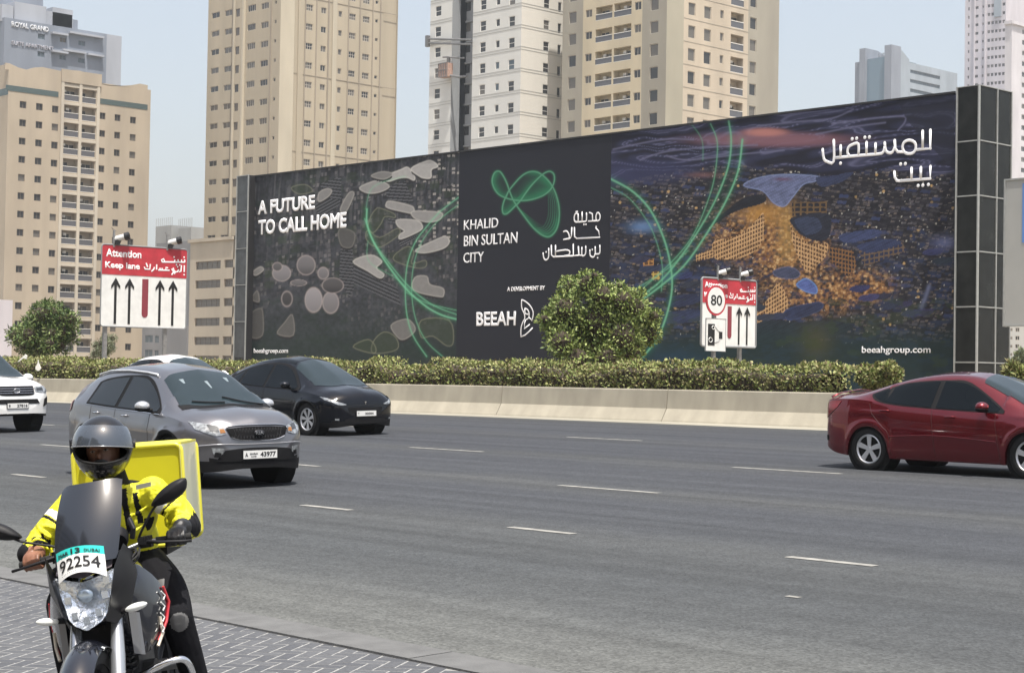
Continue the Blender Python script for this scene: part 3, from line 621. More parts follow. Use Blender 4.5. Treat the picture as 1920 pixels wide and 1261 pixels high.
    for bx_, by_, rx_, ry_, p_ in ((1430, 445, 90, 46, 3), (1480, 480, 66, 72, 3), (1600, 535, 66, 30, 4), (1530, 562, 66, 24, 3), (1645, 545, 24, 14, 3)):
        tf = fbm(X/5.5, Y/4.5, 77, 3); m_ = np.exp(-(np.hypot((X-bx_)/rx_, (Y-by_)/ry_))**p_)
        C = mixc(C, m_*np.clip((tf-.30)*4, 0, 1)*.85, srgb(150, 104, 60)); C = mixc(C, m_*np.clip((tf-.50)*6, 0, 1), srgb(190, 144, 96)); C = mixc(C, m_*np.clip((tf-.66)*9, 0, 1), srgb(235, 205, 155)); C = mixc(C, m_*np.clip((.36-tf)*7, 0, 1)*.8, srgb(56, 48, 42))
    blob(1430, 400, 40, 20, srgb(215, 160, 80), .8); blob(1475, 440, 18, 60, srgb(205, 165, 95), .6)
    def bands(poly, sl, per, pw, c1=srgb(226, 184, 134), c0=srgb(104, 76, 54)):
        nonlocal C
        m_ = inpoly(X, Y, sm2(poly, 4, True) if len(poly) > 6 else poly); ph = ((Y-sl*X)/per) % 1; vx = (X/pw) % 1; col = np.where(((ph < .34) | (vx < .28))[..., None], np.array(c1), np.array(c0))*(.75+.5*n2[..., None]); C = np.where(m_[..., None], col, C)
    bands([(1338, 452), (1372, 446), (1400, 430), (1420, 410), (1432, 400), (1432, 440), (1424, 462), (1400, 480), (1370, 486), (1340, 484)], -.42, 8, 5)
    bands([(1482, 420), (1490, 436), (1505, 450), (1530, 458), (1552, 456), (1548, 480), (1530, 500), (1515, 512), (1500, 490), (1488, 462)], .35, 8, 5.5)
    bands([(1418, 585), (1440, 560), (1458, 530), (1472, 548), (1478, 580), (1450, 590), (1424, 608)], -.6, 8, 5)
    bands([(1304, 478), (1338, 466), (1338, 482), (1306, 490)], -.35, 6, 5); bands([(1206, 486), (1226, 486), (1226, 503), (1206, 503)], 0, 8, 9, srgb(200, 150, 90)); bands([(1222, 503), (1240, 503), (1240, 524), (1222, 524)], 0, 8, 9, srgb(205, 175, 95))
    bands([(1552, 462), (1600, 470), (1606, 500), (1590, 520), (1556, 488)], .2, 8, 6, srgb(150, 110, 70), srgb(44, 44, 56)); bands([(1485, 380), (1550, 378), (1550, 400), (1486, 408)], 0, 9, 12, srgb(120, 96, 66), srgb(40, 42, 54)); bands([(1610, 470), (1690, 452), (1700, 470), (1620, 500)], -.2, 9, 9, srgb(120, 100, 80), srgb(46, 56, 86))
    def roof(poly, c, edge=None, k_=1):
        nonlocal C
        lu = sum(c)/3; c = tuple(q*.62+lu*.38 for q in c); pp = sm2(poly, 4, True); m_ = inpoly(X, Y, pp); C = np.where(m_[..., None], np.array(c)*(.55+.5*n2[..., None]+.5*vnoise(X/9+Y/7, Y/5, 6)[..., None]), C); C = mixc(C, m_*((((Y+.5*X)/6) % 1) < .16)*.35, tuple(min(1, q*2.2) for q in c))
        if edge: C = mixc(C, np.exp(-(dline(X, Y, pp, True)/1.0)**2)*k_, edge)
    roof([(1380, 396), (1340, 420), (1306, 440), (1300, 430), (1350, 404), (1392, 372), (1430, 365), (1432, 380)], srgb(34, 38, 52))
    roof([(1484, 408), (1552, 400), (1556, 440), (1540, 452), (1512, 446), (1492, 430)], srgb(40, 46, 66)); roof([(1490, 412), (1530, 408), (1540, 430), (1510, 440)], srgb(46, 62, 100))
    roof([(1394, 348), (1420, 334), (1470, 327), (1536, 331), (1528, 340), (1506, 346), (1486, 370), (1470, 387), (1450, 380), (1430, 358)], srgb(92, 108, 164), srgb(150, 168, 215), .8)
    C = mixc(C, np.exp(-(np.hypot((X-1468)/16, (Y-336)/3))**2)*.7, srgb(110, 60, 80))
    roof([(1530, 332), (1560, 330), (1600, 322), (1580, 340), (1540, 350)], srgb(44, 58, 104)); roof([(1496, 530), (1512, 522), (1530, 536), (1530, 550), (1510, 546), (1495, 536)], srgb(52, 92, 190), srgb(120, 170, 235), .9)
    roof([(1450, 508), (1480, 500), (1500, 512), (1490, 522), (1460, 520)], srgb(60, 70, 110), srgb(130, 140, 180), .5)
    roof([(1474, 580), (1535, 566), (1540, 580), (1500, 596), (1476, 598)], srgb(34, 50, 98), srgb(90, 110, 160), .4); roof([(1575, 440), (1640, 430), (1650, 442), (1590, 456)], srgb(46, 66, 124)); roof([(1608, 460), (1660, 448), (1690, 456), (1630, 474)], srgb(40, 58, 110)); roof([(1250, 560), (1300, 550), (1310, 566), (1262, 576)], srgb(34, 48, 92)); roof([(1246, 588), (1310, 580), (1314, 600), (1250, 606)], srgb(38, 56, 104))
    for i in range(34):
        cx = 1180+((i*137.5) % 590); cy = 470+((i*61.3) % 130); 
        if 1300 < cx < 1600 and cy < 570: continue
        roof([(cx-18, cy+3), (cx-8, cy-5), (cx+20, cy-6), (cx+16, cy+3), (cx, cy+7)], srgb(36+i % 5*4, 46+i % 4*5, 78+i % 6*8))
    roof([(1395, 618), (1440, 600), (1500, 604), (1560, 600), (1600, 612), (1560, 632), (1470, 640), (1400, 640)], srgb(34, 50, 66)); 
    C = mixc(C, np.exp(-(np.hypot((X-1205)/26, (Y-425)/11))**2)*.7, srgb(120, 160, 215)); C = mixc(C, np.exp(-(np.hypot((X-1770)/22, (Y-455)/12))**2)*.55, srgb(140, 150, 205))
    C = mixc(C, np.exp(-(dline(X, Y, sm2([(1742, 536), (1736, 555), (1728, 575)], 4))/4)**2)*.6, srgb(140, 150, 190))
    bot = np.clip((Y-600)/45, 0, 1)*.72; C = mixc(C, bot, srgb(32, 58, 58)); C = mixc(C, np.exp(-(np.hypot((X-1530)/30, (Y-640)/35))**2)*.5, srgb(96, 92, 50)); C = mixc(C, np.exp(-(np.hypot((X-1270)/60, (Y-670)/18))**2)*.5, srgb(30, 70, 96)); C = mixc(C, (n1 > .62)*(Y > 560)*.35, srgb(60, 76, 40))
    C = arcs(X, Y, C, [([(1366, 226), (1371, 262), (1366, 310), (1346, 365), (1314, 425), (1270, 490), (1235, 530), (1195, 560)], 1.6, .8), ([(1392, 262), (1384, 320), (1362, 375), (1330, 430), (1285, 495), (1240, 535), (1195, 568)], 1.7, .9), ([(1332, 232), (1345, 268), (1340, 330), (1326, 380), (1300, 440), (1262, 488), (1200, 545)], 1.1, .55),
                       ([(1146, 336), (1185, 358), (1218, 392), (1242, 440), (1256, 490), (1260, 540), (1250, 590), (1232, 635), (1206, 668)], 1.7, .9), ([(1146, 352), (1180, 372), (1212, 412), (1230, 450), (1242, 500), (1240, 545)], 1.0, .5), ([(1296, 232), (1316, 262), (1318, 300)], .8, .35), ([(1290, 470), (1250, 505), (1195, 540)], 1.3, .5)])
    return np.clip(C, .002, 1)
panel('print_panel', aL, aC0-.01, 520, 300, paint_left, 'aerial picture of pale rounded roofs with green light rings', gain=.8)
panel('print_panel', aC0, aC1, 420, 330, paint_mid, 'plain charcoal middle panel with the green ribbon emblem')
panel('print_panel', aC1+.01, aR, 760, 330, paint_right, 'night view of a glowing orange and blue city', gain=.72)
blk = mat('black_steel', (.02, .02, .022), .5); alu = mat('aluminium_strip', (.36, .37, .36), .4, .3, var=.08, scale=8)
# box behind the print and trim
g = MB(); X0, X1 = aL-BO.x, aR-BO.x
v = [(X0, .02, zB-BO.z), (X1, .02, zB-BO.z), (X1, .02, zT1-BO.z), (X0, .02, zT0-BO.z)]; v += [(x, .9, z) for x, _, z in v]
g.add(v, [(0, 1, 2, 3), (7, 6, 5, 4), (0, 4, 5, 1), (1, 5, 6, 2), (2, 6, 7, 3), (3, 7, 4, 0)]); g.build('board_body', blk, bill)
g = MB(); 
v = [(X0, -.04, zT0-BO.z), (X1, -.04, zT1-BO.z), (X1, .02, zT1-BO.z+.001), (X0, .02, zT0-BO.z+.001)]; v += [(x, y, z+.07) for x, y, z in v]
g.add(v, [(0, 3, 2, 1), (4, 5, 6, 7), (0, 1, 5, 4), (2, 3, 7, 6), (0, 4, 7, 3), (1, 2, 6, 5)]); g.build('top_trim', blk, bill)
g = MB()
for i in range(9): x = X0+(X1-X0)*(i+.5)/9; g.box(x-.15, x+.15, .05, .35, 0, zB-BO.z+.05)
g.build('posts', blk, bill); bill.children[-1]['kind'] = 'stuff'
# ---- lettering
white = mat('lettering_white', (.86, .86, .88), .5)
def bl_(x, y, o=.012): 
    p = on_b(x, y, BB); return Vector((p.x-BO.x, -o, p.z-BO.z))
def bill_strokes(strokes, wpx, name, label, origin=(0, 0), sc=1.0, dots=()):
    g = MB()
    for st in strokes:
        closed = st[0] == 'c'; st = st[1:] if closed else st; P = [bl_(origin[0]+x/sc, origin[1]+y/sc) for x, y in st]
        P = smoothcurve(P, 3, closed) if (closed or len(st) > 4) else P
        r = wpx/2/px_scale(BO+P[0]); g.tube(P, r, 8, sq=((0, 1, 0), .12), closed=closed)
        if not closed:
            for e in (P[0], P[-1]): g.ball(e, (r, r*.12, r), 8, 6)
        if not closed and len(st) <= 4:
            for e in P[1:-1]: g.ball(e, (r, r*.12, r), 8, 6)
    for x, y in dots: P = bl_(origin[0]+x/sc, origin[1]+y/sc); r = wpx*.62/px_scale(BO+P); g.ball(P, (r, r*.12, r), 10, 6)
    o = g.build(name, white, bill, smooth=True)
    if label: tag(o, label)
    return o
def bill_text(s, xl, yb, xr, yt, bold=.02, name='lettering', **k):
    # xl,yb lower-left pixel; xr right pixel, yt cap-top pixel at the left
    p0 = bl_(xl, yb, .006); x1 = on_b(xr, yb, BB).x-BO.x; h = on_b(xl, yt, BB).z-on_b(xl, yb, BB).z
    return place_text(s, p0, (1, 0, 0), (0, 0, 1), name=name, parent=bill, mat_=white, width=x1-p0.x, height=h, bold=bold, ext=.012, **k)
bill_text('A FUTURE', 483, 403, 590, 377, .042); bill_text('TO CALL HOME', 484, 441, 649, 413, .042)
bill_text('KHALID', 870, 431, 934, 413, .004); bill_text('BIN SULTAN', 870, 462, 970, 442, .004); bill_text('CITY', 869, 493, 907, 474, .004)
bill_text('A DEVELOPMENT BY', 951, 546, 1022, 538, .02); bill_text('BEEAH', 893, 611, 967, 585, .028)
bill_text('beeahgroup.com', 476, 664, 540, 653, .01); bill_text('beeahgroup.com', 1616, 665, 1745, 649, .012)
S = 8.0; O_ = (1530, 220)
bill_strokes([[(1718, 190), (1718, 470), (1520, 485)], [(1602, 205), (1602, 465)],
              ['c', (1400, 345), (1480, 375), (1500, 450), (1470, 525), (1400, 548), (1330, 525), (1300, 450), (1325, 375)][0:1]+[(1400, 345), (1480, 375), (1500, 450), (1470, 525), (1400, 548), (1330, 525), (1300, 450), (1325, 375)],
              [(1310, 520), (1230, 520), (1190, 470), (1182, 345)], [(1188, 440), (1150, 520), (1100, 535), (1050, 500), (1032, 380)], [(1034, 440), (1010, 520), (950, 550), (700, 570), (290, 608)],
              [(895, 395), (895, 540)], [(760, 375), (760, 550)], [(640, 560), (636, 400), (560, 405), (490, 450), (475, 530), (500, 575)], [(372, 425), (372, 590)], [(268, 345), (268, 665), (170, 665), (120, 620), (102, 480)]],
             5.6, 'lettering', 'white Arabic word at the top of the night picture', O_, S, dots=[(545, 325), (612, 318), (735, 303), (803, 297), (370, 690)])
bill_strokes([[(1718, 735), (1715, 920), (1250, 955)], [(1575, 750), (1575, 925)], [(1435, 760), (1435, 935)], [(1260, 955), (1215, 950), (1185, 900), (1178, 815)]], 5.6, 'lettering', 'shorter white Arabic word below the long one', O_, S, dots=[(1272, 703), (1342, 698), (1535, 1025), (1605, 1020), (1688, 1010)])
S2 = 10.507; O2 = (1000, 380)
bill_strokes([['c', (1290, 200), (1318, 260), (1305, 340), (1250, 355), (1235, 280), (1255, 210)], [(1250, 355), (1100, 365)], [(1110, 195), (1165, 220), (1172, 355), (1090, 365)], [(1050, 205), (1050, 330), (1030, 370), (960, 375), (840, 385)], [(965, 185), (965, 370)],
              ['c', (880, 225), (830, 220), (808, 290), (815, 360), (850, 380), (885, 360)], [(885, 220), (885, 375)],
              [(1235, 500), (1290, 560), (1310, 680), (860, 705)], [(860, 705), (815, 670), (812, 490)], [(760, 490), (755, 640), (735, 690)], [(600, 570), (660, 560), (700, 620), (705, 700), (600, 725)], [(735, 690), (700, 715)],
              [(1312, 840), (1312, 990), (1250, 1010), (1225, 1000), (1222, 870)], [(1222, 1000), (1200, 1060), (1160, 1070), (1120, 1030), (1118, 930)],
              [(1035, 860), (1035, 980), (1010, 1035), (960, 1035), (960, 880)], [(960, 1035), (900, 1035), (890, 865)], [(900, 1035), (790, 1045), (790, 820)], [(790, 1045), (400, 1065), (360, 1030), (358, 840)], [(440, 1050), (440, 840)], [(440, 960), (640, 930), (720, 960), (700, 1030), (620, 1045)],
              [(305, 900), (305, 1060), (270, 1120), (230, 1120), (205, 1070), (195, 990)]],
             3.0, 'lettering', 'three lines of white Arabic on the charcoal panel', O2, S2, dots=[(848, 180), (870, 178), (1000, 430), (1040, 428), (1240, 475), (1165, 925), (1270, 1085), (255, 970)])
S3 = 10.507; O3 = (880, 530)
bill_strokes([[(1040, 335), (1110, 370), (1190, 440), (1250, 540), (1260, 640), (1235, 740)], [(1035, 335), (1030, 440), (1045, 520), (1085, 610), (1095, 700), (1060, 770), (1030, 850), (1018, 940), (1020, 1060)], [(1020, 1060), (1100, 1030), (1180, 960), (1245, 890)],
              [(1100, 500), (1150, 530), (1180, 600), (1170, 690), (1110, 730)], [(1100, 500), (1095, 560), (1110, 610), (1160, 620)], [(1110, 730), (1090, 800), (1090, 900), (1190, 820)], [(1180, 680), (1235, 740)]], 2.6, 'emblem', 'white winged line emblem beside the bush', O3, S3)

# ================================================================== PYLONS of black glass
bglass = mat('black_glass_panel', (.014, .015, .014), .22, var=.35, scale=1.6, spec=.25, bump=.12, bscale=1.2, bdist=.03)
def pylon(name, label, faces, z_levels, zt, z0, top_inset=0):
    root = thing(name, label, 'pylon', (faces[0][0].x, faces[0][0].y, z0)); O = Vector(root.location)
    g = MB(); 
    return root, O
pb = 54.3
aP0, aP1 = on_b(1793, 450, pb).x, on_b(1834, 450, pb).x
bP1 = on_a(1866, 450, aP1).y; bP2 = on_a(1893, 450, aP1).y
zl = [on_b(1834, y, pb).z for y in (160, 263, 366, 471, 574.5, 679)]; zl.append(zl[-1]-(zl[0]-zl[1]))
pyl = thing('glazed_pylon', 'tall black glazed pylon with pale metal strips at the right end of the billboard', 'pylon', (aP0, pb, G2)); O = Vector(pyl.location)
g = MB(); g.box(0, aP1-aP0, 0, bP2-pb, 0, zl[0]-O.z); g.build('core', blk, pyl)
def pane_(x0, x1, y0, y1, z0, z1): # slightly tilted glass panel 3cm proud
    g = MB(); r = lambda: random.uniform(0, .012)
    if abs(y1-y0) < 1e-6: g.add([(x0, y0-.02-r(), z0), (x1, y0-.02-r(), z0), (x1, y0-.02-r(), z1), (x0, y0-.02-r(), z1), (x0, y0, z0), (x1, y0, z0), (x1, y0, z1), (x0, y0, z1)], [(0, 1, 2, 3), (0, 4, 5, 1), (1, 5, 6, 2), (2, 6, 7, 3), (3, 7, 4, 0)])
    else: g.add([(x0+.02+r(), y0, z0), (x0+.02+r(), y1, z0), (x0+.02+r(), y1, z1), (x0+.02+r(), y0, z1), (x0, y0, z0), (x0, y1, z0), (x0, y1, z1), (x0, y0, z1)], [(0, 1, 2, 3), (0, 4, 5, 1), (1, 5, 6, 2), (2, 6, 7, 3), (3, 7, 4, 0)])
    return g
wA = aP1-aP0; e = .05
cols = [(0, wA, 0, 0), (wA, wA, 0, bP1-pb), (wA, wA, bP1-pb, bP2-pb)]
for c in cols:
    for z1, z0 in zip(zl[:-1], zl[1:]):
        z0 = max(z0, G2+.02)
        if c[2] == c[3]: gg = pane_(c[0]+e, c[1]-e, 0, 0, z0+e-O.z, z1-e-O.z)
        else: gg = pane_(wA, wA, c[2]+e, c[3]-e, z0+e-O.z, z1-e-O.z)
        gg.build('glass_panel', bglass, pyl)
t = .035
for x, y in ((0, 0), (wA, 0)): g = MB(); g.box(x-.024, x+.024, y-.07, y+.03, 0, zl[0]-O.z+.02); g.build('vertical_strip', alu, pyl)
for y in (bP1-pb, bP2-pb): g = MB(); g.box(wA+.002, wA+.06, y-.026, y+.026, 0, zl[0]-O.z+.02); g.build('vertical_strip', alu, pyl)
for i, z in enumerate(zl[:-1]):
    tt = .021 if i else .012
    g = MB(); g.box(0.025, wA-.025, -.055, 0, z-tt-O.z, z+tt-O.z); g.build('cross_strip', alu, pyl)
    g = MB(); g.box(wA+.001, wA+.05, .031, bP2-pb-.027, z-tt-O.z, z+tt-O.z); g.build('cross_strip', alu, pyl)
# left pylon
qa0, qa1 = on_b(442, 500, 54.6).x, on_b(464, 500, 54.6).x
zl2 = [on_b(453, y, 54.6).z for y in (330, 397, 466, 534, 602.7, 671)]
py2 = thing('glazed_pylon', 'narrow dark glazed pylon at the far left end of the billboard', 'pylon', (qa0, 54.6, G2)); O = Vector(py2.location); wA = qa1-qa0
g = MB(); g.box(0, wA, 0, 1.6, 0, zl2[0]-O.z); g.build('core', blk, py2)
for z1, z0 in zip(zl2[:-1], zl2[1:]): pane_(.06, wA-.06, 0, 0, z0+.04-O.z, z1-.04-O.z).build('glass_panel', mat('grey_glass_panel', (.06, .064, .068), .2, var=.2, scale=2), py2)
for x in (.0, wA-.06): g = MB(); g.box(x, x+.06, -.06, 0, 0, zl2[0]-O.z+.02); g.build('vertical_strip', alu, py2)
for z in zl2[:-1]: g = MB(); g.box(.061, wA-.061, -.05, 0, z-.02-O.z, z+.02-O.z); g.build('cross_strip', alu, py2)
# grey panel at the right edge
sb = 47.0; x0 = on_b(1885, 450, sb).x; z1 = on_b(1885, 339, sb).z; z0 = on_b(1885, 609, sb).z
gs = thing('blank_sign_panel', 'large blank pale grey sign panel cut by the right edge of the picture', 'sign', (x0, sb, G2)); O = Vector(gs.location)
gp = mat('dusty_grey_panel', (.36, .365, .35), .6, var=.06, scale=.8)
g = MB(); g.box(0, 4.2, 0, .12, z0-O.z, z1-O.z); g.build('panel', gp, gs)
g = MB(); g.box(-.05, 4.25, -.03, .15, z1-O.z, z1-O.z+.05); g.box(-.05, 4.25, -.03, .15, z0-O.z-.05, z0-O.z); g.box(-.05, 0, -.03, .15, z0-O.z, z1-O.z); g.build('frame', alu, gs)
bs = on_b(1917, 400, sb).x-x0; g = MB(); g.box(bs, bs+1.5, -.012, -.002, z1-O.z-1.9, z1-O.z-.12); g.build('blue_stripe', mat('sign_blue', (.12, .25, .55), .5), gs)
for x in (1.4, 3.4): g = MB(); g.box(x, x+.18, .15, .33, 0, z1-O.z-.1); g.build('post', alu, gs)

# ================================================================== LANE SIGNS
sgw = mat('sign_white', (.70, .71, .70), .5, var=.06, scale=3); sgr = mat('sign_red', (.42, .03, .045), .5, var=.12, scale=3); sgk = mat('sign_black', (.01, .01, .012), .5)
post_m = mat('galvanised_post', (.25, .25, .25), .5, .4, var=.15, scale=8); cam_w = mat('camera_housing_white', (.5, .5, .49), .5); cam_k = mat('camera_housing_black', (.012, .012, .014), .4)
maroon = mat('sign_maroon', (.22, .035, .05), .5); grey_edge = mat('sign_edge_grey', (.22, .23, .24), .5)
arabic_line1 = [[(845, 335), (640, 322)], [(845, 335), (845, 315)], [(800, 332), (800, 312)], [(770, 330), (768, 308)], [(745, 328), (742, 306)], [(640, 322), (635, 308), (660, 300), (668, 318)]]
def lane_sign(corners, b, label, arrows, lines, S_, O_, hdir, height_scale=1.0, cut=None):
    TL, TR, BL, BR = corners; o = on_b(BL[0], BL[1], b); s = px_scale(o)
    H_ = on_b(TL[0], TL[1], b).z-o.z
    # width: intersect the right edge ray with the panel's vertical plane
    N = Vector((hdir.y, -hdir.x, 0)); d = ray(*TR); t = (o-CAM).dot(N)/d.dot(N); tr = CAM+d*t; Wd = (Vector((tr.x-o.x, tr.y-o.y, 0))).dot(hdir)
    ang = math.atan2(hdir.y, hdir.x); root = thing('lane_control_sign', label, 'road sign', (o.x, o.y, gz(b)), ang)
    z0 = o.z-gz(b)
    def rr(w, h, r): 
        P = []
        for cx, cy, a0 in ((w-r, r, -90), (w-r, h-r, 0), (r, h-r, 90), (r, r, 180)):
            for k in range(5): a = R(a0+22.5*k); P.append((cx+r*math.cos(a), cy+r*math.sin(a)))
        return P
    g = MB(); g.prism([(x, z+z0) for x, z in rr(Wd, H_, .12*Wd/3.9)], 'y', 0, .05); g.build('panel', sgw, root)
    g = MB(); P = [(x, 0, z+z0) for x, z in rr(Wd, H_, .12*Wd/3.9)]; g.tube(P, .03, 6, closed=True); g.build('rim', grey_edge, root)
    rz = H_*.635
    g = MB(); g.box(.02, Wd-.02, -.012, -.001, z0+rz, z0+H_-.03); g.build('red_header', sgr, root)
    sx = Wd
    def q(u, v, o_=.02): return Vector((u*Wd, -o_, z0+v*H_))
    for u in arrows:
        g = MB(); w = .014*Wd; y0 = .035; y1 = .56; g.box(u*Wd-w, u*Wd+w, -.012, -.001, z0+y0*H_, z0+(y1-.03)*H_)
        hw = .052*Wd; g.add([q(u, y1+.04), q(u, y1-.03), Vector((u*Wd-hw, -.02, z0+(y1-.1)*H_)), Vector((u*Wd+hw, -.02, z0+(y1-.1)*H_)), Vector((u*Wd-hw, -.02, z0+(y1-.06)*H_)), Vector((u*Wd+hw, -.02, z0+(y1-.06)*H_))], [(0, 4, 2, 1), (0, 1, 3, 5)])
        g.build('arrow', sgk, root)
    g = MB(); w = .036*Wd; x = .508*Wd; zt_ = z0+.60*H_; zb_ = z0+.17*H_; pts = [(x-w, zt_), (x-w, zb_)]+[(x+w*math.cos(a), zb_+w*1.1*math.sin(a)) for a in [R(180+180*k/8) for k in range(1, 8)]]+[(x+w, zb_), (x+w, zt_)]
    g.prism(pts, 'y', -.012, -.001); g.build('red_bar', maroon, root)
    for s_, u0, v0, u1, h_ in lines: place_text(s_, q(u0, v0, .012), (1, 0, 0), (0, 0, 1), parent=root, mat_=white, width=(u1-u0)*Wd, height=h_*H_, bold=.035, ext=.01)
    return root, Wd, H_, z0, q
def ar_strokes(root, q, strokes, r, dots=()):
    g = MB()
    for st in strokes: g.tube([q(u, v, .018) for u, v in st], r, 6, sq=((0, 1, 0), .2))
    for u, v in dots: g.ball(q(u, v, .018), (r*1.1, r*.3, r*1.1), 8, 5)
    g.build('lettering', white, root)
hd1 = (_Rt*math.sin(R(50.8))+_Fw*math.cos(R(50.8))).normalized()
root, Wd, H_, z0_, q = lane_sign(((192.9, 457), (351.3, 469.5), (187.7, 611), (345.4, 618)), 38.0, 'big red and white keep-lane sign with four black arrows beside the small dark tree', [.165, .325, .68, .835],
    [('Attention', .045, .85, .455, .095), ('Keep lane', .04, .69, .44, .10)], 1, 1, hd1)
AR1 = [[(.97, .84), (.70, .825)], [(.97, .84), (.965, .875)], [(.93, .838), (.928, .87)], [(.89, .836), (.888, .87)], [(.85, .835), (.848, .865)], [(.70, .825), (.69, .85), (.715, .865), (.73, .83)]]
AR2 = [[(.965, .80), (.965, .715)], [(.93, .80), (.925, .72), (.90, .715)], [(.90, .745), (.885, .715), (.86, .71), (.845, .685)], [(.86, .715), (.83, .72), (.815, .74), (.835, .755), (.845, .72), (.815, .67)],
       [(.77, .755), (.745, .76), (.745, .725), (.79, .725), (.76, .725), (.655, .722)], [(.70, .75), (.70, .725)], [(.675, .75), (.675, .725)], [(.635, .79), (.635, .725)], [(.61, .755), (.60, .725), (.575, .70)], [(.56, .79), (.555, .725), (.50, .725), (.49, .75)], [(.51, .80), (.53, .75)]]
ar_strokes(root, q, AR1, .035, [(.96, .90), (.87, .80), (.91, .80), (.84, .895)]); ar_strokes(root, q, AR2, .035, [(.885, .775), (.965, .68)])
for u in (.05, .745): g = MB(); g.box(u*Wd, u*Wd+.16, .055, .2, 0, z0_+H_*.95); g.build('post', post_m, root)
hd2 = (_Rt*math.sin(R(50.8))+_Fw*math.cos(R(50.8))).normalized()
root2, Wd2, H2, z2, q2 = lane_sign(((1314.4, 519.8), (1418.2, 527), (1314.4, 648), (1416.5, 650.6)), 40.0, 'smaller keep-lane sign partly covered by the round 80 sign', [.68, .83], [('Attention', .045, .86, .455, .08), ('Keep lane', .04, .70, .465, .09)], 1, 1, hd2)
ar_strokes(root2, q2, AR1, .02, [(.96, .90), (.87, .80), (.84, .895)]); ar_strokes(root2, q2, AR2, .02, [(.885, .775), (.965, .68)])
g = MB(); g.box(.725*Wd2, .725*Wd2+.1, .055, .16, 0, z2+H2*.95); g.build('post', post_m, root2)
# flash cameras on top of the signs
def camera_unit(base, s, label, flip=1):
    root = thing('traffic_camera', label, 'camera', tuple(base), math.atan2(hd1.y, hd1.x))
    g = MB(); g.box(-.06*s, .02*s, -.04*s, .04*s, -.1*s, .62*s); g.build('mast', post_m, root)
    s *= .88; M = Matrix.Translation((.34*s, -.12*s, .36*s)) @ Matrix.Rotation(R(-35), 4, 'Z') @ Matrix.Rotation(R(74), 4, 'Y')
    g = MB(); g.lathe([(0, -.34*s), (.15*s, -.34*s), (.16*s, .1*s), (.155*s, .12*s)], M, 16); g.build('housing', cam_w, root, smooth=True, angle=40)
    g = MB(); g.lathe([(.165*s, .12*s), (.2*s, .16*s), (.2*s, .36*s), (.17*s, .38*s), (.16*s, .3*s), (0, .3*s)], M, 16); g.build('lens_hood', cam_k, root, smooth=True, angle=40)
    g = MB(); g.add([Vector((-.02, -.1, .0))*s, Vector((.22, -.14, .0))*s, Vector((.32, -.16, .28))*s, Vector((.02, -.12, .22))*s, Vector((-.02, .1, .0))*s, Vector((.22, .06, .0))*s, Vector((.32, .04, .28))*s, Vector((.02, .08, .22))*s], [(0, 1, 2, 3), (7, 6, 5, 4), (0, 4, 5, 1), (1, 5, 6, 2), (2, 6, 7, 3), (3, 7, 4, 0)]); g.build('bracket', cam_k, root)
    g = MB(); g.tube([(-.02*s, 0, .6*s), (-.16*s, 0, .82*s), (.1*s, 0, .66*s)], .016*s, 5); g.cbox((-.02*s, 0, .62*s), (.1*s, .06*s, .14*s)); g.build('antenna', post_m, root)
Mw = root.matrix_basis; Mw2 = root2.matrix_basis
for (mw, qf, u, s, lab) in ((Mw, q, .14, 1.0, 'white and black traffic camera above the left end of the big keep-lane sign'), (Mw, q, .76, .95, 'white and black traffic camera above the right end of the big keep-lane sign'),
                        (Mw2, q2, .29, .62, 'small traffic camera on the smaller sign above the round 80 disc'), (Mw2, q2, .70, .62, 'small traffic camera at the right end of the smaller keep-lane sign')):
    P = qf(u, 1.0, .0); camera_unit(mw @ P, s, lab)
# round 80 sign with camera plate, facing along the road
b80 = 39.0; c80 = on_b(1341.5, 563, b80); s8 = px_scale(c80); rad = 28.5/s8
r8 = thing('speed_limit_sign', 'round 80 speed sign above a white speed-camera plate beside the smaller keep-lane sign', 'road sign', (c80.x, c80.y, gz(b80)), R(90)); zc = c80.z-gz(b80)
M = Matrix.Translation((0, 0, zc)) @ Matrix.Rotation(R(90), 4, 'X')
g = MB(); g.lathe([(0, -.0), (rad, 0), (rad, .03), (0, .03)], M, 32); g.build('disc_rim', sgr, r8)
g = MB(); g.lathe([(rad*.86, .031), (rad*.86, .036), (0, .036)], M, 32); g.build('disc', sgw, r8)
place_text('80', (-rad*.56, -.037, zc-rad*.34), (1, 0, 0), (0, 0, 1), parent=r8, mat_=sgk, width=rad*1.14, height=rad*.70, bold=.018, ext=.006)
zp1 = on_b(1341, 597, b80).z-gz(b80); zp0 = on_b(1341, 658, b80).z-gz(b80); Wp = (zp1-zp0)*.93
g = MB(); g.box(-Wp/2, Wp/2, -.03, 0, zp0, zp1); g.build('plate', sgw, r8)
g = MB(); pr = [(-Wp/2, zp0), (Wp/2, zp0), (Wp/2, zp1), (-Wp/2, zp1)]; g.tube([(x, -.03, z) for x, z in pr], .012, 5, closed=True); g.build('plate_rim', grey_edge, r8)
hp = zp1-zp0
g = MB(); g.box(-Wp*.4, -Wp*.06, -.036, -.031, zp0+.17*hp, zp0+.83*hp); g.build('camera_symbol', sgk, r8)
for cx, cz, rr_ in ((-.14, .72, .075), (-.27, .34, .1)): 
    g = MB(); g.tube([(cx*Wp+rr_*Wp*math.cos(a)*.9, -.038, zp0+cz*hp+rr_*hp*math.sin(a)*.7) for a in [2*math.pi*k/14 for k in range(14)]], .011, 5, closed=True); g.build('camera_symbol_ring', sgw, r8)
g = MB(); g.box(Wp*.16, Wp*.33, -.036, -.031, zp0+.38*hp, zp0+.6*hp); g.build('camera_symbol', sgk, r8)
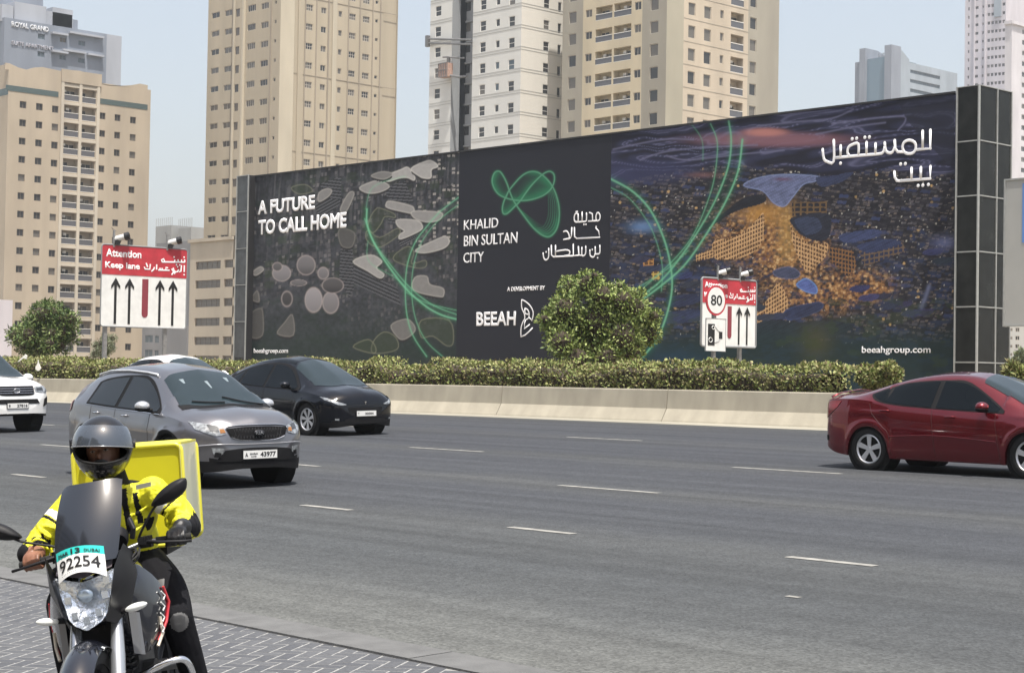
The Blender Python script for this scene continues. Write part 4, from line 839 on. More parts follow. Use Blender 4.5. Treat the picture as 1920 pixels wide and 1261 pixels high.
g = MB(); g.tube([(-.05*Wp, -.035, zp0+.75*hp), (.12*Wp, -.035, zp0+.62*hp), (.22*Wp, -.035, zp0+.6*hp)], .008, 4); g.tube([(-.05*Wp, -.035, zp0+.26*hp), (.12*Wp, -.035, zp0+.3*hp), (.22*Wp, -.035, zp0+.38*hp)], .008, 4); g.build('camera_symbol', grey_edge, r8)
g = MB(); g.box(-.05, .05, .002, .1, 0, zc+rad*.6); g.build('post', post_m, r8)
# ================================================================== TOWERS
def wmat(name, c, **k): return mat(name, c, .85, detail=7, var=k.get('var', .09), scale=k.get('scale', .25), vec=k.get('vec', (1, 1, .25)))
pane_dark = mat('window_glass_dark', (.035, .035, .035), .15, spec=.6); pane_mid = mat('window_glass_curtained', (.13, .12, .105), .25, spec=.5); pane_blue = mat('window_glass_bluish', (.09, .12, .14), .15, spec=.6)
frame_pale = mat('window_frame_pale', (.50, .46, .40), .6); frame_brown = mat('window_frame_brown', (.15, .12, .10), .6); frame_white = mat('window_frame_white', (.72, .70, .66), .6)
rail_glass = mat('balcony_rail_glass', (.10, .10, .11), .2, spec=.6); rail_bar = mat('balcony_rail_white', (.75, .74, .70), .5)
class Face:
    def __init__(s, kind, const): s.k = kind; s.c = const
    def P(s, u, z, o=0): return (u, s.c-o, z) if s.k == 'b' else (s.c+o, u, z)
    def pix(s, x, y):
        p = on_b(x, y, s.c) if s.k == 'b' else on_a(x, y, s.c)
        return (p.x if s.k == 'b' else p.y), p.z
    @property
    def rz(s): return 0.0 if s.k == 'b' else R(90)
def strip(g, F, u0, u1, z0, z1, holes, out=0.0, mi=0):
    def q(ua, ub, za, zb):
        if ub-ua > 1e-4 and zb-za > 1e-4: g.quad(F.P(ua, za, out), F.P(ub, za, out), F.P(ub, zb, out), F.P(ua, zb, out), mi)
    z = z0
    for (ua, ub, za, zb, dp) in sorted(holes, key=lambda h: h[2]):
        q(u0, u1, z, za); q(u0, ua, za, zb); q(ub, u1, za, zb); z = zb
        o2 = out-dp
        g.quad(F.P(ua, za, out), F.P(ua, za, o2), F.P(ub, za, o2), F.P(ub, za, out), mi); g.quad(F.P(ua, zb, out), F.P(ub, zb, out), F.P(ub, zb, o2), F.P(ua, zb, o2), mi)
        g.quad(F.P(ua, za, out), F.P(ua, zb, out), F.P(ua, zb, o2), F.P(ua, za, o2), mi); g.quad(F.P(ub, za, out), F.P(ub, za, o2), F.P(ub, zb, o2), F.P(ub, zb, out), mi)
    q(u0, u1, z, z1)
def sidejog(g, F, u, z0, z1, oa, ob, mi=0):
    g.quad(F.P(u, z0, oa), F.P(u, z0, ob), F.P(u, z1, ob), F.P(u, z1, oa), mi)
_wm = {}
def win_mesh(w, h, fr, pn, mull=(1, 0), fw=.07, dp=.22):
    key = (round(w, 2), round(h, 2), fr.name, pn.name, mull, dp)
    if key in _wm: return _wm[key]
    g = MB(); x0, x1, z0, z1 = -w/2, w/2, -h/2, h/2; y = dp-.03
    for b_ in ((x0, x1, z0, z0+fw), (x0, x1, z1-fw, z1), (x0, x0+fw, z0+fw, z1-fw), (x1-fw, x1, z0+fw, z1-fw)): g.box(b_[0], b_[1], y-.05, y, b_[2], b_[3], 0)
    for i in range(mull[0]): x = x0+w*(i+1)/(mull[0]+1); g.box(x-.03, x+.03, y-.045, y, z0+fw, z1-fw, 0)
    for i in range(mull[1]): z = z0+h*(i+1)/(mull[1]+1); g.box(x0+fw, x1-fw, y-.04, y, z-.03, z+.03, 0)
    g.quad((x0, y-.01, z0), (x1, y-.01, z0), (x1, y-.01, z1), (x0, y-.01, z1), 1)
    _wm[key] = g.mesh('window', [fr, pn]); return _wm[key]
def balcony_mesh(w, h, dp, wallm, kind='rail', seed=0):
    key = ('bal', round(w, 2), round(h, 2), wallm.name, kind, seed)
    if key in _wm: return _wm[key]
    rg = random.Random(seed); g = MB(); x0, x1, z0, z1 = -w/2, w/2, -h/2, h/2
    g.quad((x0, dp-.01, z0), (x1, dp-.01, z0), (x1, dp-.01, z1), (x0, dp-.01, z1), 0)
    k = rg.uniform(.38, .62); xa = x0+w*(.08 if seed % 2 else .30); xb = xa+w*k
    g.box(xa, xb, dp-.08, dp-.02, z0+.02, z0+h*.78, 1); g.box((xa+xb)/2-.03, (xa+xb)/2+.03, dp-.1, dp-.05, z0+.02, z0+h*.78, 2)
    if rg.random() < .7: bx = rg.uniform(x0+.3, x1-.7); g.box(bx, bx+.4, dp-.5, dp-.2, z0, z0+rg.uniform(.4, .7), 2)
    if rg.random() < .5: bx = rg.uniform(x0+.2, x1-.9); g.box(bx, bx+.6, dp-.35, dp-.12, z1-.75, z1-.35, 3)
    me = g.mesh('balcony', [wallm, rg.choice([pane_dark, pane_dark, pane_mid]), frame_pale, frame_white]); _wm[key] = me; return me
def rail_mesh(w, h, rm=None):
    key = ('rail', round(w, 2), round(h, 2), (rm or rail_glass).name)
    if key in _wm: return _wm[key]
    g = MB(); x0, x1, z0 = -w/2, w/2, -h/2; hh = h*.42
    g.box(x0+.02, x1-.02, .02, .05, z0+.03, z0+hh, 0); g.box(x0, x1, -.02, .07, z0+hh, z0+hh+.09, 1); g.box(x0, x1, 0, .06, z0, z0+.05, 1)
    me = g.mesh('railing', [rm or rail_glass, rail_bar]); _wm[key] = me; return me
def put(me, name, root, F, u, z, o=0.0):
    p = Vector(F.P(u, z, o))-Vector(root.location); return link(name, me, root, tuple(p), (0, 0, F.rz))
def column(F, x, y, w, h, fh, zlo, zhi):
    u, z = F.pix(x, y); ua, _ = F.pix(x-w/2, y); ub, _ = F.pix(x+w/2, y); _, zt = F.pix(x, y-h/2); _, zb = F.pix(x, y+h/2)
    W_ = ub-ua; H_ = zt-zb; zs = []; k = math.floor((zlo-z)/fh)
    while z+k*fh < zhi:
        if z+k*fh-H_/2 > zlo+.2 and z+k*fh+H_/2 < zhi-.2: zs.append(z+k*fh)
        k += 1
    return dict(u=u, w=W_, h=H_, zs=zs)
def facade(root, g, F, u0, u1, zlo, zhi, fh, cols, wallm, sections=(), fr=frame_pale, prob=(.6, .4, 0), mull=(1, 0), mi=0, dp=.22, jog=0.0):
    # cols: list of dicts from px; each gets its own vertical strip up to midway to its neighbour
    C = []
    for c in cols:
        d = column(F, c['x'], c['y'], c['w'], c['h'], fh, c.get('zlo', zlo), c.get('zhi', zhi)); d.update({k: v for k, v in c.items() if k not in ('w', 'h')}); C.append(d)
    C.sort(key=lambda d: d['u']); B = [u0]+[(a['u']+a['w']/2+b['u']-b['w']/2)/2 for a, b in zip(C[:-1], C[1:])]+[u1]
    for i, d in enumerate(C):
        bal = d.get('bal'); dpt = 1.25 if bal else dp; holes = [(d['u']-d['w']/2, d['u']+d['w']/2, z-d['h']/2, z+d['h']/2, dpt) for z in d['zs']]
        o_ = d.get('out', 0.0); strip(g, F, B[i], B[i+1], zlo, zhi, holes, o_, d.get('mi', mi))
        if o_ and o_ > 0: sidejog(g, F, B[i], zlo, zhi, 0, o_, mi); sidejog(g, F, B[i+1], zlo, zhi, 0, o_, mi)
        if o_ < 0: sidejog(g, F, B[i], zlo, zhi, 0, o_, mi); sidejog(g, F, B[i+1], zlo, zhi, 0, o_, mi)
        for z in d['zs']:
            if bal:
                me = balcony_mesh(d['w'], d['h'], 1.22, wallm, seed=random.randrange(5)); o = put(me, 'balcony', root, F, d['u'], z, o_)
                link('railing', rail_mesh(d['w'], d['h'], d.get('rm')), o)
            else:
                pn = random.choices([pane_dark, pane_mid, pane_blue], d.get('prob', prob))[0]; put(win_mesh(d['w'], d['h'], d.get('fr', fr), pn, d.get('mull', mull), dp=dp), 'window', root, F, d['u'], z, o_)
    return C
def rib(g, F, x, y, wm, out, zlo, zhi, mi=0):
    u, _ = F.pix(x, y); a, b = u-wm/2, u+wm/2
    g.quad(F.P(a, zlo, out), F.P(b, zlo, out), F.P(b, zhi, out), F.P(a, zhi, out), mi); sidejog(g, F, a, zlo, zhi, -.01, out, mi); sidejog(g, F, b, zlo, zhi, -.01, out, mi)
def band(g, F, u0, u1, z, h, out, mi=0):
    a = [F.P(u0, z, out), F.P(u1, z, out), F.P(u1, z+h, out), F.P(u0, z+h, out), F.P(u0, z, -.01), F.P(u1, z, -.01), F.P(u1, z+h, -.01), F.P(u0, z+h, -.01)]
    g.add(a, [(0, 1, 2, 3), (0, 4, 5, 1), (2, 6, 7, 3), (0, 3, 7, 4), (1, 5, 6, 2)], mi)
def tower_root(name, label, cat, P): return thing(name, label, cat, (P.x, P.y, G2))
def shell(g, a0, a1, b0, b1, z0, z1, mi=0, faces='BRT'):
    # back, left(-a) walls and roof
    g.quad((a1, b1, z0), (a0, b1, z0), (a0, b1, z1), (a1, b1, z1), mi); g.quad((a0, b1, z0), (a0, b0, z0), (a0, b0, z1), (a0, b1, z1), mi)
    g.quad((a0, b0, z1), (a1, b0, z1), (a1, b1, z1), (a0, b1, z1), mi)
    if 'b' in faces: g.quad((a0, b0, z0), (a1, b0, z0), (a1, b0, z1), (a0, b0, z1), mi)
    if 'a' in faces: g.quad((a1, b0, z0), (a1, b1, z0), (a1, b1, z1), (a1, b0, z1), mi)
def fhof(F, x, y, n): return F.pix(x, y-n/2)[1]-F.pix(x, y+n/2)[1]
def finish(g, mats, root, name='walls', smooth=False):
    L = Vector(root.location); g.v = [tuple(Vector(v)-L) for v in g.v]; return g.build(name, mats, root)

# ---------------- T1 cream residential block at the left (face along +a, corner at px 10)
cream = wmat('cream_render', (0.382, 0.323, 0.247)); cream_lt = wmat('cream_trim', (0.468, 0.421, 0.347)); dkglass = mat('dark_strip_glass', (.07, .10, .10), .2, spec=.6)
P = at_d(10, 400, 300); F = Face('a', P.x); u0 = F.pix(10, 400)[0]; u1 = F.pix(277, 440)[0]; ztop = F.pix(277, 160)[1]
T = tower_root('apartment_block', 'cream apartment block with scalloped parapet and twin balcony column at the left edge', 'building', Vector((P.x, u0, 0)))
fh = fhof(F, 43, 265, 34.25); g = MB(); zlo = G2; band_z0 = F.pix(43, 181)[1]
wins = [dict(x=43.3, y=196.5, w=12.5, h=13), dict(x=74, y=200.5, w=12.5, h=13), dict(x=103.7, y=205, w=12, h=13)]
bals = [dict(x=133.2, y=210.5, w=28.5, h=25, bal=1, out=.0), dict(x=165.0, y=215, w=28.5, h=25, bal=1, out=.0)]
winr = [dict(x=192.5, y=217.5, w=10.5, h=12.5), dict(x=220.5, y=221, w=10.8, h=12.5), dict(x=249.5, y=225.5, w=11, h=12.5)]
for c in wins: c['zhi'] = F.pix(43, 182)[1]
for c in winr: c['zhi'] = F.pix(249, 204)[1]
facade(T, g, F, u0, u1, zlo, F.pix(150, 150)[1], fh, wins+bals+winr, cream, fr=frame_brown, prob=(.75, .25, 0), mull=(1, 0))
# parapet in steps following the scalloped outline
prof = [(10, 118), (18, 119), (35, 127), (50, 131), (64, 127), (80, 126), (98, 130), (113, 133), (118, 133), (135, 132), (150, 133), (163, 138), (175, 146), (188, 152), (192, 157), (205, 160), (228, 161), (246, 160), (262, 157), (277, 160)]
zb_ = F.pix(150, 150)[1]
for (x0, y0), (x1, y1) in zip(prof[:-1], prof[1:]):
    (ua, za), (ub, zb2) = F.pix(x0, y0), F.pix(x1, y1); g.quad(F.P(ua, min(zb_, za-.1)), F.P(ub, min(zb_, zb2-.1)), F.P(ub, zb2), F.P(ua, za)); g.quad(F.P(ua, za), F.P(ub, zb2), F.P(ub, zb2, -.8), F.P(ua, za, -.8))
for xa, xb, ya, yb, mi_ in ((11, 110, 155, 166, 2), (188, 277, 181, 197, 2)):
    (ua, z1), (ub, _) = F.pix(xa, ya), F.pix(xb, ya); zc_ = F.pix((xa+xb)/2, (ya*2+18)/2 if xa < 50 else (ya*2+16)/2)[1]; band(g, F, ua, ub, zc_-1.1, .95, .05, 2)
for x in (115, 148.7, 182): rib(g, F, x, 260, .55, .25, zlo, F.pix(x, 150)[1], 1)
for k in range(-2, 22):
    z = F.pix(149, 229)[1]-k*fh
    if z > G2: ua, ub = F.pix(116.5, 260)[0], F.pix(181, 260)[0]; band(g, F, ua, ub, z-.35, .45, .15, 1)
band(g, F, F.pix(112, 260)[0], F.pix(187, 260)[0], F.pix(150, 158)[1], 2.2, .3, 0)
pa, pb_ = P.x-20, u1
shell(g, pa, P.x, u0, u1, zlo, zb_); g.quad((pa, u0, zlo), (P.x, u0, zlo), (P.x, u0, F.pix(10, 118)[1]), (pa, u0, F.pix(10, 118)[1]))
g.quad((P.x-6, u0-.01, band_z0), (P.x, u0-.01, band_z0), (P.x, u0-.01, band_z0+1.2), (P.x-6, u0-.01, band_z0+1.2), 2)
finish(g, [cream, cream_lt, dkglass], T)
# ---------------- grey hotel-like block behind it
greyc = wmat('blue_grey_cladding', (.20, .225, .27)); greyl = wmat('pale_grey_cladding', (.33, .35, .39))
P = at_d(12, 60, 345); F = Face('a', P.x); T = tower_root('grey_block', 'blue-grey slab block with faint raised lettering rising behind the cream block', 'building', Vector((P.x, F.pix(12, 60)[0], 0)))
u0, u1, um = F.pix(8, 60)[0], F.pix(228, 80)[0], F.pix(200, 80)[0]; zt = (F.pix(10, 32)[1]+F.pix(228, 66)[1])/2; fh = 3.5; g = MB()
zt = F.pix(200, 64)[1]
facade(T, g, F, u0, um, 40, zt, fhof(F, 117, 90, 33), [dict(x=77, y=102, w=13, h=10), dict(x=117.5, y=108, w=12, h=9), dict(x=152.5, y=114, w=12.5, h=9)], greyc, fr=greyc, prob=(0, .2, .8), mull=(1, 0))
g.quad(F.P(um, 40), F.P(u1, 40), F.P(u1, zt), F.P(um, zt), 1); shell(g, P.x-25, P.x, u0, u1, 40, zt, faces='b'); g.quad(F.P(u0, G2), F.P(u1, G2), F.P(u1, 40), F.P(u0, 40)); shell(g, P.x-25, P.x, u0, u1, G2, 40, faces='b')
for xa, xb, y in ((95, 125, 66), (128, 192, 68), (115, 158, 99), (162, 192, 106), (95, 125, 100)): ua, ub = F.pix(xa, y)[0], F.pix(xb, y)[0]; band(g, F, ua, ub, F.pix((xa+xb)/2, y)[1], .4, .8, 1)
# roof volumes
def vol(xa, xb, y0, y1, off, dep, mi): 
    ua, ub = F.pix(xa, y0)[0], F.pix(xb, y0)[0]; z0, z1 = F.pix((xa+xb)/2, y1)[1], F.pix((xa+xb)/2, y0)[1]; a0, a1 = P.x-off-dep, P.x-off; g.box(a0, a1, ua, ub, min(z0, zt), z1, mi)
vol(8, 30, 8, 40, 1, 12, 1); vol(30, 96, 15, 40, 3, 12, 0); vol(96, 145, 22, 55, 2, 10, 1); vol(0, 118, -40, 12, 8, 14, 0); vol(34, 94, 6, 15, 1.5, 10, 1); vol(145, 160, 33, 52, 3, 8, 0); vol(108, 146, 14, 20, 2, 6, 1)
finish(g, [greyc, greyl], T)
pl = mat('faded_letter_white', (.55, .57, .60), .5); ua, za = F.pix(21, 50); ub, _ = F.pix(91, 62); h_ = F.pix(21, 40)[1]-za
inv = Matrix.Translation(-Vector(T.location))
place_text('ROYAL GRAND', F.P(ua, za, .1), (0, 1, 0), (0, 0, 1), inv=inv, parent=T, mat_=pl, width=ub-ua, height=h_, bold=.05, ext=.08)
ua, za = F.pix(21, 84); ub, _ = F.pix(100, 96); place_text('SUITE APARTMENT', F.P(ua, za, .1), (0, 1, 0), (0, 0, 1), inv=inv, parent=T, mat_=mat('faded_letter_grey', (.36, .36, .40), .5), width=ub-ua, height=h_*.8, bold=.03, ext=.08)

# ---------------- T2 tall ochre tower
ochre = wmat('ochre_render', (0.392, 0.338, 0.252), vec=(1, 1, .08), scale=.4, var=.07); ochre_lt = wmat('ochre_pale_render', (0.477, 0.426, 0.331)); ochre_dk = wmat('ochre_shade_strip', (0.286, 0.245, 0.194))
Pc = at_d(536, 200, 300); FB, FA = Face('b', Pc.y), Face('a', Pc.x)
T = tower_root('ribbed_tower', 'tall ochre ribbed apartment tower rising above the left half of the billboard', 'building', Pc)
uL = (FB.pix(391, 0)[0]+FB.pix(382, 445)[0])/2; uR = (FA.pix(746, 0)[0]+FA.pix(742, 290)[0])/2; zt = 82; zlo = G2; g = MB(); fh = fhof(FB, 402, 170, 34.6)
zv = 20
L = [dict(x=401.8, y=167.5, w=14.5, h=11, mull=(1, 0)), dict(x=426, y=164.5, w=13.5, h=11.5), dict(x=446.3, y=166, w=7.5, h=15, out=.35, fr=frame_brown), dict(x=469.3, y=158, w=15, h=12.5, mull=(3, 0)), dict(x=494.3, y=155, w=14, h=12, mull=(2, 0)), dict(x=514.3, y=149.5, w=4, h=7, mull=(0, 0))]
for c in L: c['zlo'] = 2
facade(T, g, FB, uL, FB.pix(523, 200)[0], zlo, zt, fh, L, ochre, fr=frame_pale, prob=(.35, .65, 0), dp=.18)
Rr = [dict(x=577.9, y=159.5, w=13, h=12.5, mull=(2, 1)), dict(x=604.6, y=164, w=9.5, h=11.5, mull=(1, 0)), dict(x=635.6, y=169.5, w=6.5, h=11, mull=(0, 0)), dict(x=658.3, y=174, w=12, h=12, mull=(2, 1)), dict(x=684.2, y=178, w=12.5, h=12, mull=(2, 1)), dict(x=703.7, y=180, w=5, h=6.5, mull=(0, 0))]
ua = FA.pix(549, 200)[0]; ub = FA.pix(716, 200)[0]
facade(T, g, FA, ua, ub, zlo, zt, fh, Rr, ochre, fr=frame_pale, prob=(.45, .55, 0), dp=.18)
# bright splayed corner pier, plain end bay, ribs
pB, pA = FB.P(FB.pix(523, 200)[0], 0, 0), FA.P(ua, 0, 0)
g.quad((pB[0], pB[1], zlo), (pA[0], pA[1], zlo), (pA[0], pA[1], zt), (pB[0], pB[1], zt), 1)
g.quad(FA.P(ub, zlo, -.4), FA.P(uR, zlo, -.4), FA.P(uR, zt, -.4), FA.P(ub, zt, -.4), 0); sidejog(g, FA, ub, zlo, zt, 0, -.4)
for x, w in ((439, .5), (455.5, .5)): rib(g, FB, x, 200, w, .45, zlo, zt, 1)
rib(g, FB, 505.5, 200, .25, .12, zlo, zt, 2); rib(g, FB, 433, 200, .15, .05, zlo, zt, 2)
for x, w in ((569.5, .22), (590.5, .22), (613, .28), (650.5, .22), (672, .22), (696, .2), (710.5, .25)): rib(g, FA, x, 200, w, .1, zlo, zt, 2)
rib(g, FA, 560, 200, 1.0, .25, zlo, zt, 0); rib(g, FA, 624, 200, .9, .2, zlo, zt, 1)
for k in range(-2, 30, 4):
    z = G2+6+k*fh
    if G2 < z < zt: band(g, FA, ua, uR, z, .08, .06, 2)
shell(g, uL, Pc.x, Pc.y, uR, zlo, zt); finish(g, [ochre, ochre_lt, ochre_dk], T)

# ---------------- low curved-balcony block in front of its foot
lowc = wmat('sand_render', (0.382, 0.333, 0.263)); grille = mat('brown_window_band', (.14, .115, .095), .5, var=.2, scale=3, vec=(1, 1, .1))
Pc = at_d(436, 560, 262); FB, FA = Face('b', Pc.y), Face('a', Pc.x); uL = FB.pix(355, 560)[0]; uC = FB.pix(438, 560)[0]; zt = FB.pix(400, 452)[1]
T = tower_root('low_block', 'low sand-coloured block with brown window bands beside the left billboard pylon', 'building', Pc); g = MB(); fh = fhof(FB, 390, 560, 35.4)
facade(T, g, FB, uL, uC, G2, zt, fh, [dict(x=390, y=497, w=47, h=15), dict(x=430, y=494, w=19, h=15)], lowc, fr=frame_brown, prob=(0, 1, 0), mull=(4, 1), dp=.35)
uR = FA.pix(452, 560)[0]; g.quad(FA.P(Pc.y, G2), FA.P(uR+6, G2), FA.P(uR+6, zt), FA.P(Pc.y, zt)); g.quad((uC, Pc.y, G2), (Pc.x, Pc.y, G2), (Pc.x, Pc.y, zt), (uC, Pc.y, zt))
band(g, FB, uL-.3, Pc.x, zt, .5, .3); shell(g, uL, Pc.x, Pc.y, Pc.y+14, G2, zt); finish(g, [lowc], T)
# ---------------- grey unfinished concrete blocks between
gcon = wmat('grey_concrete_wall', (.30, .30, .29)); gcd = wmat('grey_plaster_wall', (.20, .20, .205))
for (xa, xb, yt, D, lab, mm, nm) in ((289, 349, 425, 420, 'distant pale grey unfinished block topped by thin steel bars', gcon, 'unfinished_block'), (268, 352, 612, 285, 'low grey house with dark paired windows behind the lane sign posts', gcd, 'low_house')):
    Pc = at_d(xb, 560, D); FB = Face('b', Pc.y); uL = FB.pix(xa, 560)[0]; uR = FB.pix(xb, 560)[0]; zt = FB.pix((xa+xb)/2, yt)[1]; T = tower_root(nm, lab, 'building', Pc); g = MB()
    if nm == 'low_house':
        facade(T, g, FB, uL, uR, G2, zt, fhof(FB, 300, 650, 27), [dict(x=279, y=635, w=15, h=14, prob=(0, .3, .7)), dict(x=294, y=636, w=8, h=14, prob=(0, .3, .7))], gcd, fr=gcd, dp=.1)
        shell(g, uL, uR, Pc.y, Pc.y+10, G2, zt); g.quad((uR, Pc.y, G2), (uR, Pc.y+10, G2), (uR, Pc.y+10, zt), (uR, Pc.y, zt)); g.box(uL-.1, uL+6, Pc.y+1, Pc.y+9, zt, zt+.6)
        zz = FB.pix(310, 455)[1]; g.box(FB.pix(272, 560)[0], uR, Pc.y+2, Pc.y+12, G2+1, FB.pix(310, 452)[1], 0)
    else:
        um = FB.pix(320, 500)[0]; u2 = FB.pix(326, 500)[0]
        g.box(uL, um, Pc.y, Pc.y+12, G2, FB.pix(300, 424)[1]); g.box(u2, uR, Pc.y+1, Pc.y+12, G2, FB.pix(335, 427)[1])
        for i in range(9): x = uL+(um-uL)*i/8; g.box(x-.05, x+.05, Pc.y+.1, Pc.y+.2, FB.pix(300, 424)[1], FB.pix(300, 409)[1])
        for i in range(8): x = u2+(uR-u2)*i/7; g.box(x-.05, x+.05, Pc.y+1.1, Pc.y+1.2, FB.pix(335, 427)[1], FB.pix(335, 409)[1])
    finish(g, [mm], T)
# ---------------- white stone-clad tower
wst = wmat('white_stone', (.60, .60, .575), var=.04); wst_w = wmat('shaded_warm_stone', (.60, .575, .52), var=.04); wgy = wmat('grey_recess', (.27, .28, .29)); line_m = mat('stone_joint_line', (.36, .36, .34), .8)  # warmer right-face copy and grey recess hold the side shading in their colour
Pc = at_d(976, 150, 268); FB, FA = Face('b', Pc.y), Face('a', Pc.x); uL = FB.pix(885, 150)[0]; uLL = (FB.pix(807, 0)[0]+FB.pix(803, 290)[0])/2; uG = FB.pix(846, 150)[0]; uR = FA.pix(1056, 150)[0]; zt = 74; zlo = G2
T = tower_root('white_tower', 'white stone-clad tower with small dark windows in the middle above the billboard', 'building', Pc); g = MB(); fh = fhof(FB, 906, 150, 39.7)
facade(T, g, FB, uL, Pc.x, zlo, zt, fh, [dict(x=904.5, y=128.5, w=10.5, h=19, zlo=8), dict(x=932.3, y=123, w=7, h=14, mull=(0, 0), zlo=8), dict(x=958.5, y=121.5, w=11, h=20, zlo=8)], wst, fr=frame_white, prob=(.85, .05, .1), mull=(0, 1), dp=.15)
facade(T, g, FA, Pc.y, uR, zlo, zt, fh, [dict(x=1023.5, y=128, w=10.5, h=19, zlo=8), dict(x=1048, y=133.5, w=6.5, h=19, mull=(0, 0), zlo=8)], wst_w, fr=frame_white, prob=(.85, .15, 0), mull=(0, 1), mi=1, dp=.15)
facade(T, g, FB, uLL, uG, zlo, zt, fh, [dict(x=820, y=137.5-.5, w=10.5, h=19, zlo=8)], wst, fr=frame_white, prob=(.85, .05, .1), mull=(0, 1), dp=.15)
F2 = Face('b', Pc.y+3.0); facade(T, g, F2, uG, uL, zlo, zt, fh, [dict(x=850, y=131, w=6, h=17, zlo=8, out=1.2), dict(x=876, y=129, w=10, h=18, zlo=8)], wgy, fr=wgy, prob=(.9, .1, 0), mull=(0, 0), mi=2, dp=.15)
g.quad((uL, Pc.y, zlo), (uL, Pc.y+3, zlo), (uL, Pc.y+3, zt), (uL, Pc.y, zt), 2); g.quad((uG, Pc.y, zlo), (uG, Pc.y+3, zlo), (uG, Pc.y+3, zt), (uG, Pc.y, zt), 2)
z = FB.pix(906, 145)[1]; k = -12
for k in range(-12, 20):
    zz = z+k*fh
    if zlo < zz < zt-1:
        for dz in (0, .42):
            band(g, FB, uL, Pc.x, zz+dz, .07, .03, 3); band(g, FA, Pc.y, uR, zz+dz, .07, .03, 3); band(g, FB, uLL, uG, zz+dz, .07, .03, 3)
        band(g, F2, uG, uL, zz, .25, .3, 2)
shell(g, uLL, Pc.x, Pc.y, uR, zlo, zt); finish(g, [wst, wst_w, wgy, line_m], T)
# facade lift hanging in the recess
hm = mat('lift_steel', (.20, .20, .20), .5, .5); pk = mat('lift_cage_pink', (.42, .27, .21), .7, var=.2, scale=4)
p = on_b(838, 132, Pc.y-1.2); lift = thing('facade_lift', 'reddish lift cage with steel arm hanging at the white tower\'s recessed corner', 'lift', tuple(p)); s = px_scale(p)
g = MB(); g.box(-16/s, 9/s, -.6, .6, -13/s, 13/s); g.build('cage', pk, lift)
g = MB(); 
for i in range(6): x = -16/s+25/s*i/5; g.box(x-.05, x+.05, -.68, -.6, -13.5/s, 13.5/s)
for z_ in (-13/s, 0, 13/s): g.box(-17/s, 10/s, -.69, -.61, z_-.05, z_+.05)
g.build('cage_bars', hm, lift); lift.children[-1]['kind'] = 'stuff'
g = MB(); g.tube([(-12/s, 0, 26/s), (0, 0, 25/s), (20/s, .5, 22/s), (36/s, 1, 20/s)], .14, 6); g.build('arm', hm, lift)
g = MB(); g.box(3/s, 5/s, -.3, .3, 12/s, 25/s); g.build('hanger', hm, lift)
g = MB(); g.tube([(9/s, 0, -11/s), (24/s, .8, -14/s), (40/s, 1.2, -14/s)], .2, 6); g.build('lower_arm', hm, lift)
p = on_b(802, 73, Pc.y-.8); rb = thing('facade_rail', 'grey steel rail wrapping the upper corner of the white tower', 'rail', tuple(p)); q_ = on_b(884, 75, Pc.y-.8)-p
g = MB(); g.tube([(0, 0, 0), tuple(q_)], .16, 6); g.build('rail', hm, rb); g = MB(); g.tube([(0, 0, -.7), tuple(q_+Vector((0, 0, -.7)))], .16, 6); g.build('rail', hm, rb)
g = MB(); g.box(-.3, .3, -.3, .3, -1.3, .5); g.build('end_plate', hm, rb)
p = on_b(856, 150, Pc.y+1.6); g = MB(); mast = thing('hoist_mast', 'thin dark steel hoist mast running up the white tower\'s grey recess', 'mast', (p.x, p.y, G2))
g.box(-.13, .13, -.13, .13, 0, zt-G2+2); g.build('mast', hm, mast)
g = MB(); 
for i in range(24): g.box(-.5, .5, -.1, .1, 4+i*3.1, 4.12+i*3.1)
g.build('brackets', hm, mast); mast.children[-1]['kind'] = 'stuff'

# ---------------- T3 yellow and grey-tan tower
tan = wmat('tan_render', (0.296, 0.274, 0.226)); yel = wmat('yellow_render', (0.497, 0.431, 0.310)); pinky = wmat('peach_render', (0.468, 0.402, 0.315))
Pc = at_d(1262, 120, 250); FB, FA = Face('b', Pc.y), Face('a', Pc.x); zt = 72; zlo = G2; g = MB(); fh = fhof(FB, 1227, 120, 42.8)
T = tower_root('balcony_tower', 'yellow and tan apartment tower with white-railed balconies above the dark middle panel', 'building', Pc)
uL = FB.pix(1054, 120)[0]; u1 = FB.pix(1092, 120)[0]; u2 = FB.pix(1203, 120)[0]; uC = FB.pix(1249, 120)[0]
kw = dict(fr=frame_pale, dp=.2)
facade(T, g, FB, uL, u1, zlo, zt, fh, [dict(x=1072.5, y=115, w=14, h=22, zlo=8, mull=(0, 0))], tan, prob=(.2, .8, 0), **kw)
FY = Face('b', Pc.y-.0)
facade(T, g, FY, u1, u2, zlo, zt, fh, [dict(x=1103, y=108, w=12, h=14.5, zlo=8), dict(x=1131.3, y=107.5, w=31, h=25, bal=1, zlo=8), dict(x=1166.5, y=101.5, w=32.5, h=26, bal=1, zlo=8), dict(x=1195, y=96, w=12.5, h=15.5, zlo=8)], yel, mi=1, prob=(.7, .3, 0), **kw)
facade(T, g, FB, u2, uC, zlo, zt, fh, [dict(x=1226, y=94, w=15.5, h=23, zlo=8, mull=(0, 0))], tan, prob=(.35, .65, 0), **kw)
ua = FA.pix(1281, 120)[0]; ub = FA.pix(1402, 120)[0]; uc = FA.pix(1420, 120)[0]; uR = FA.pix(1460, 100)[0]
pB, pA = FB.P(uC, 0), FA.P(ua, 0); g.quad((pB[0], pB[1], zlo), (pA[0], pA[1], zlo), (pA[0], pA[1], zt), (pB[0], pB[1], zt), 3)
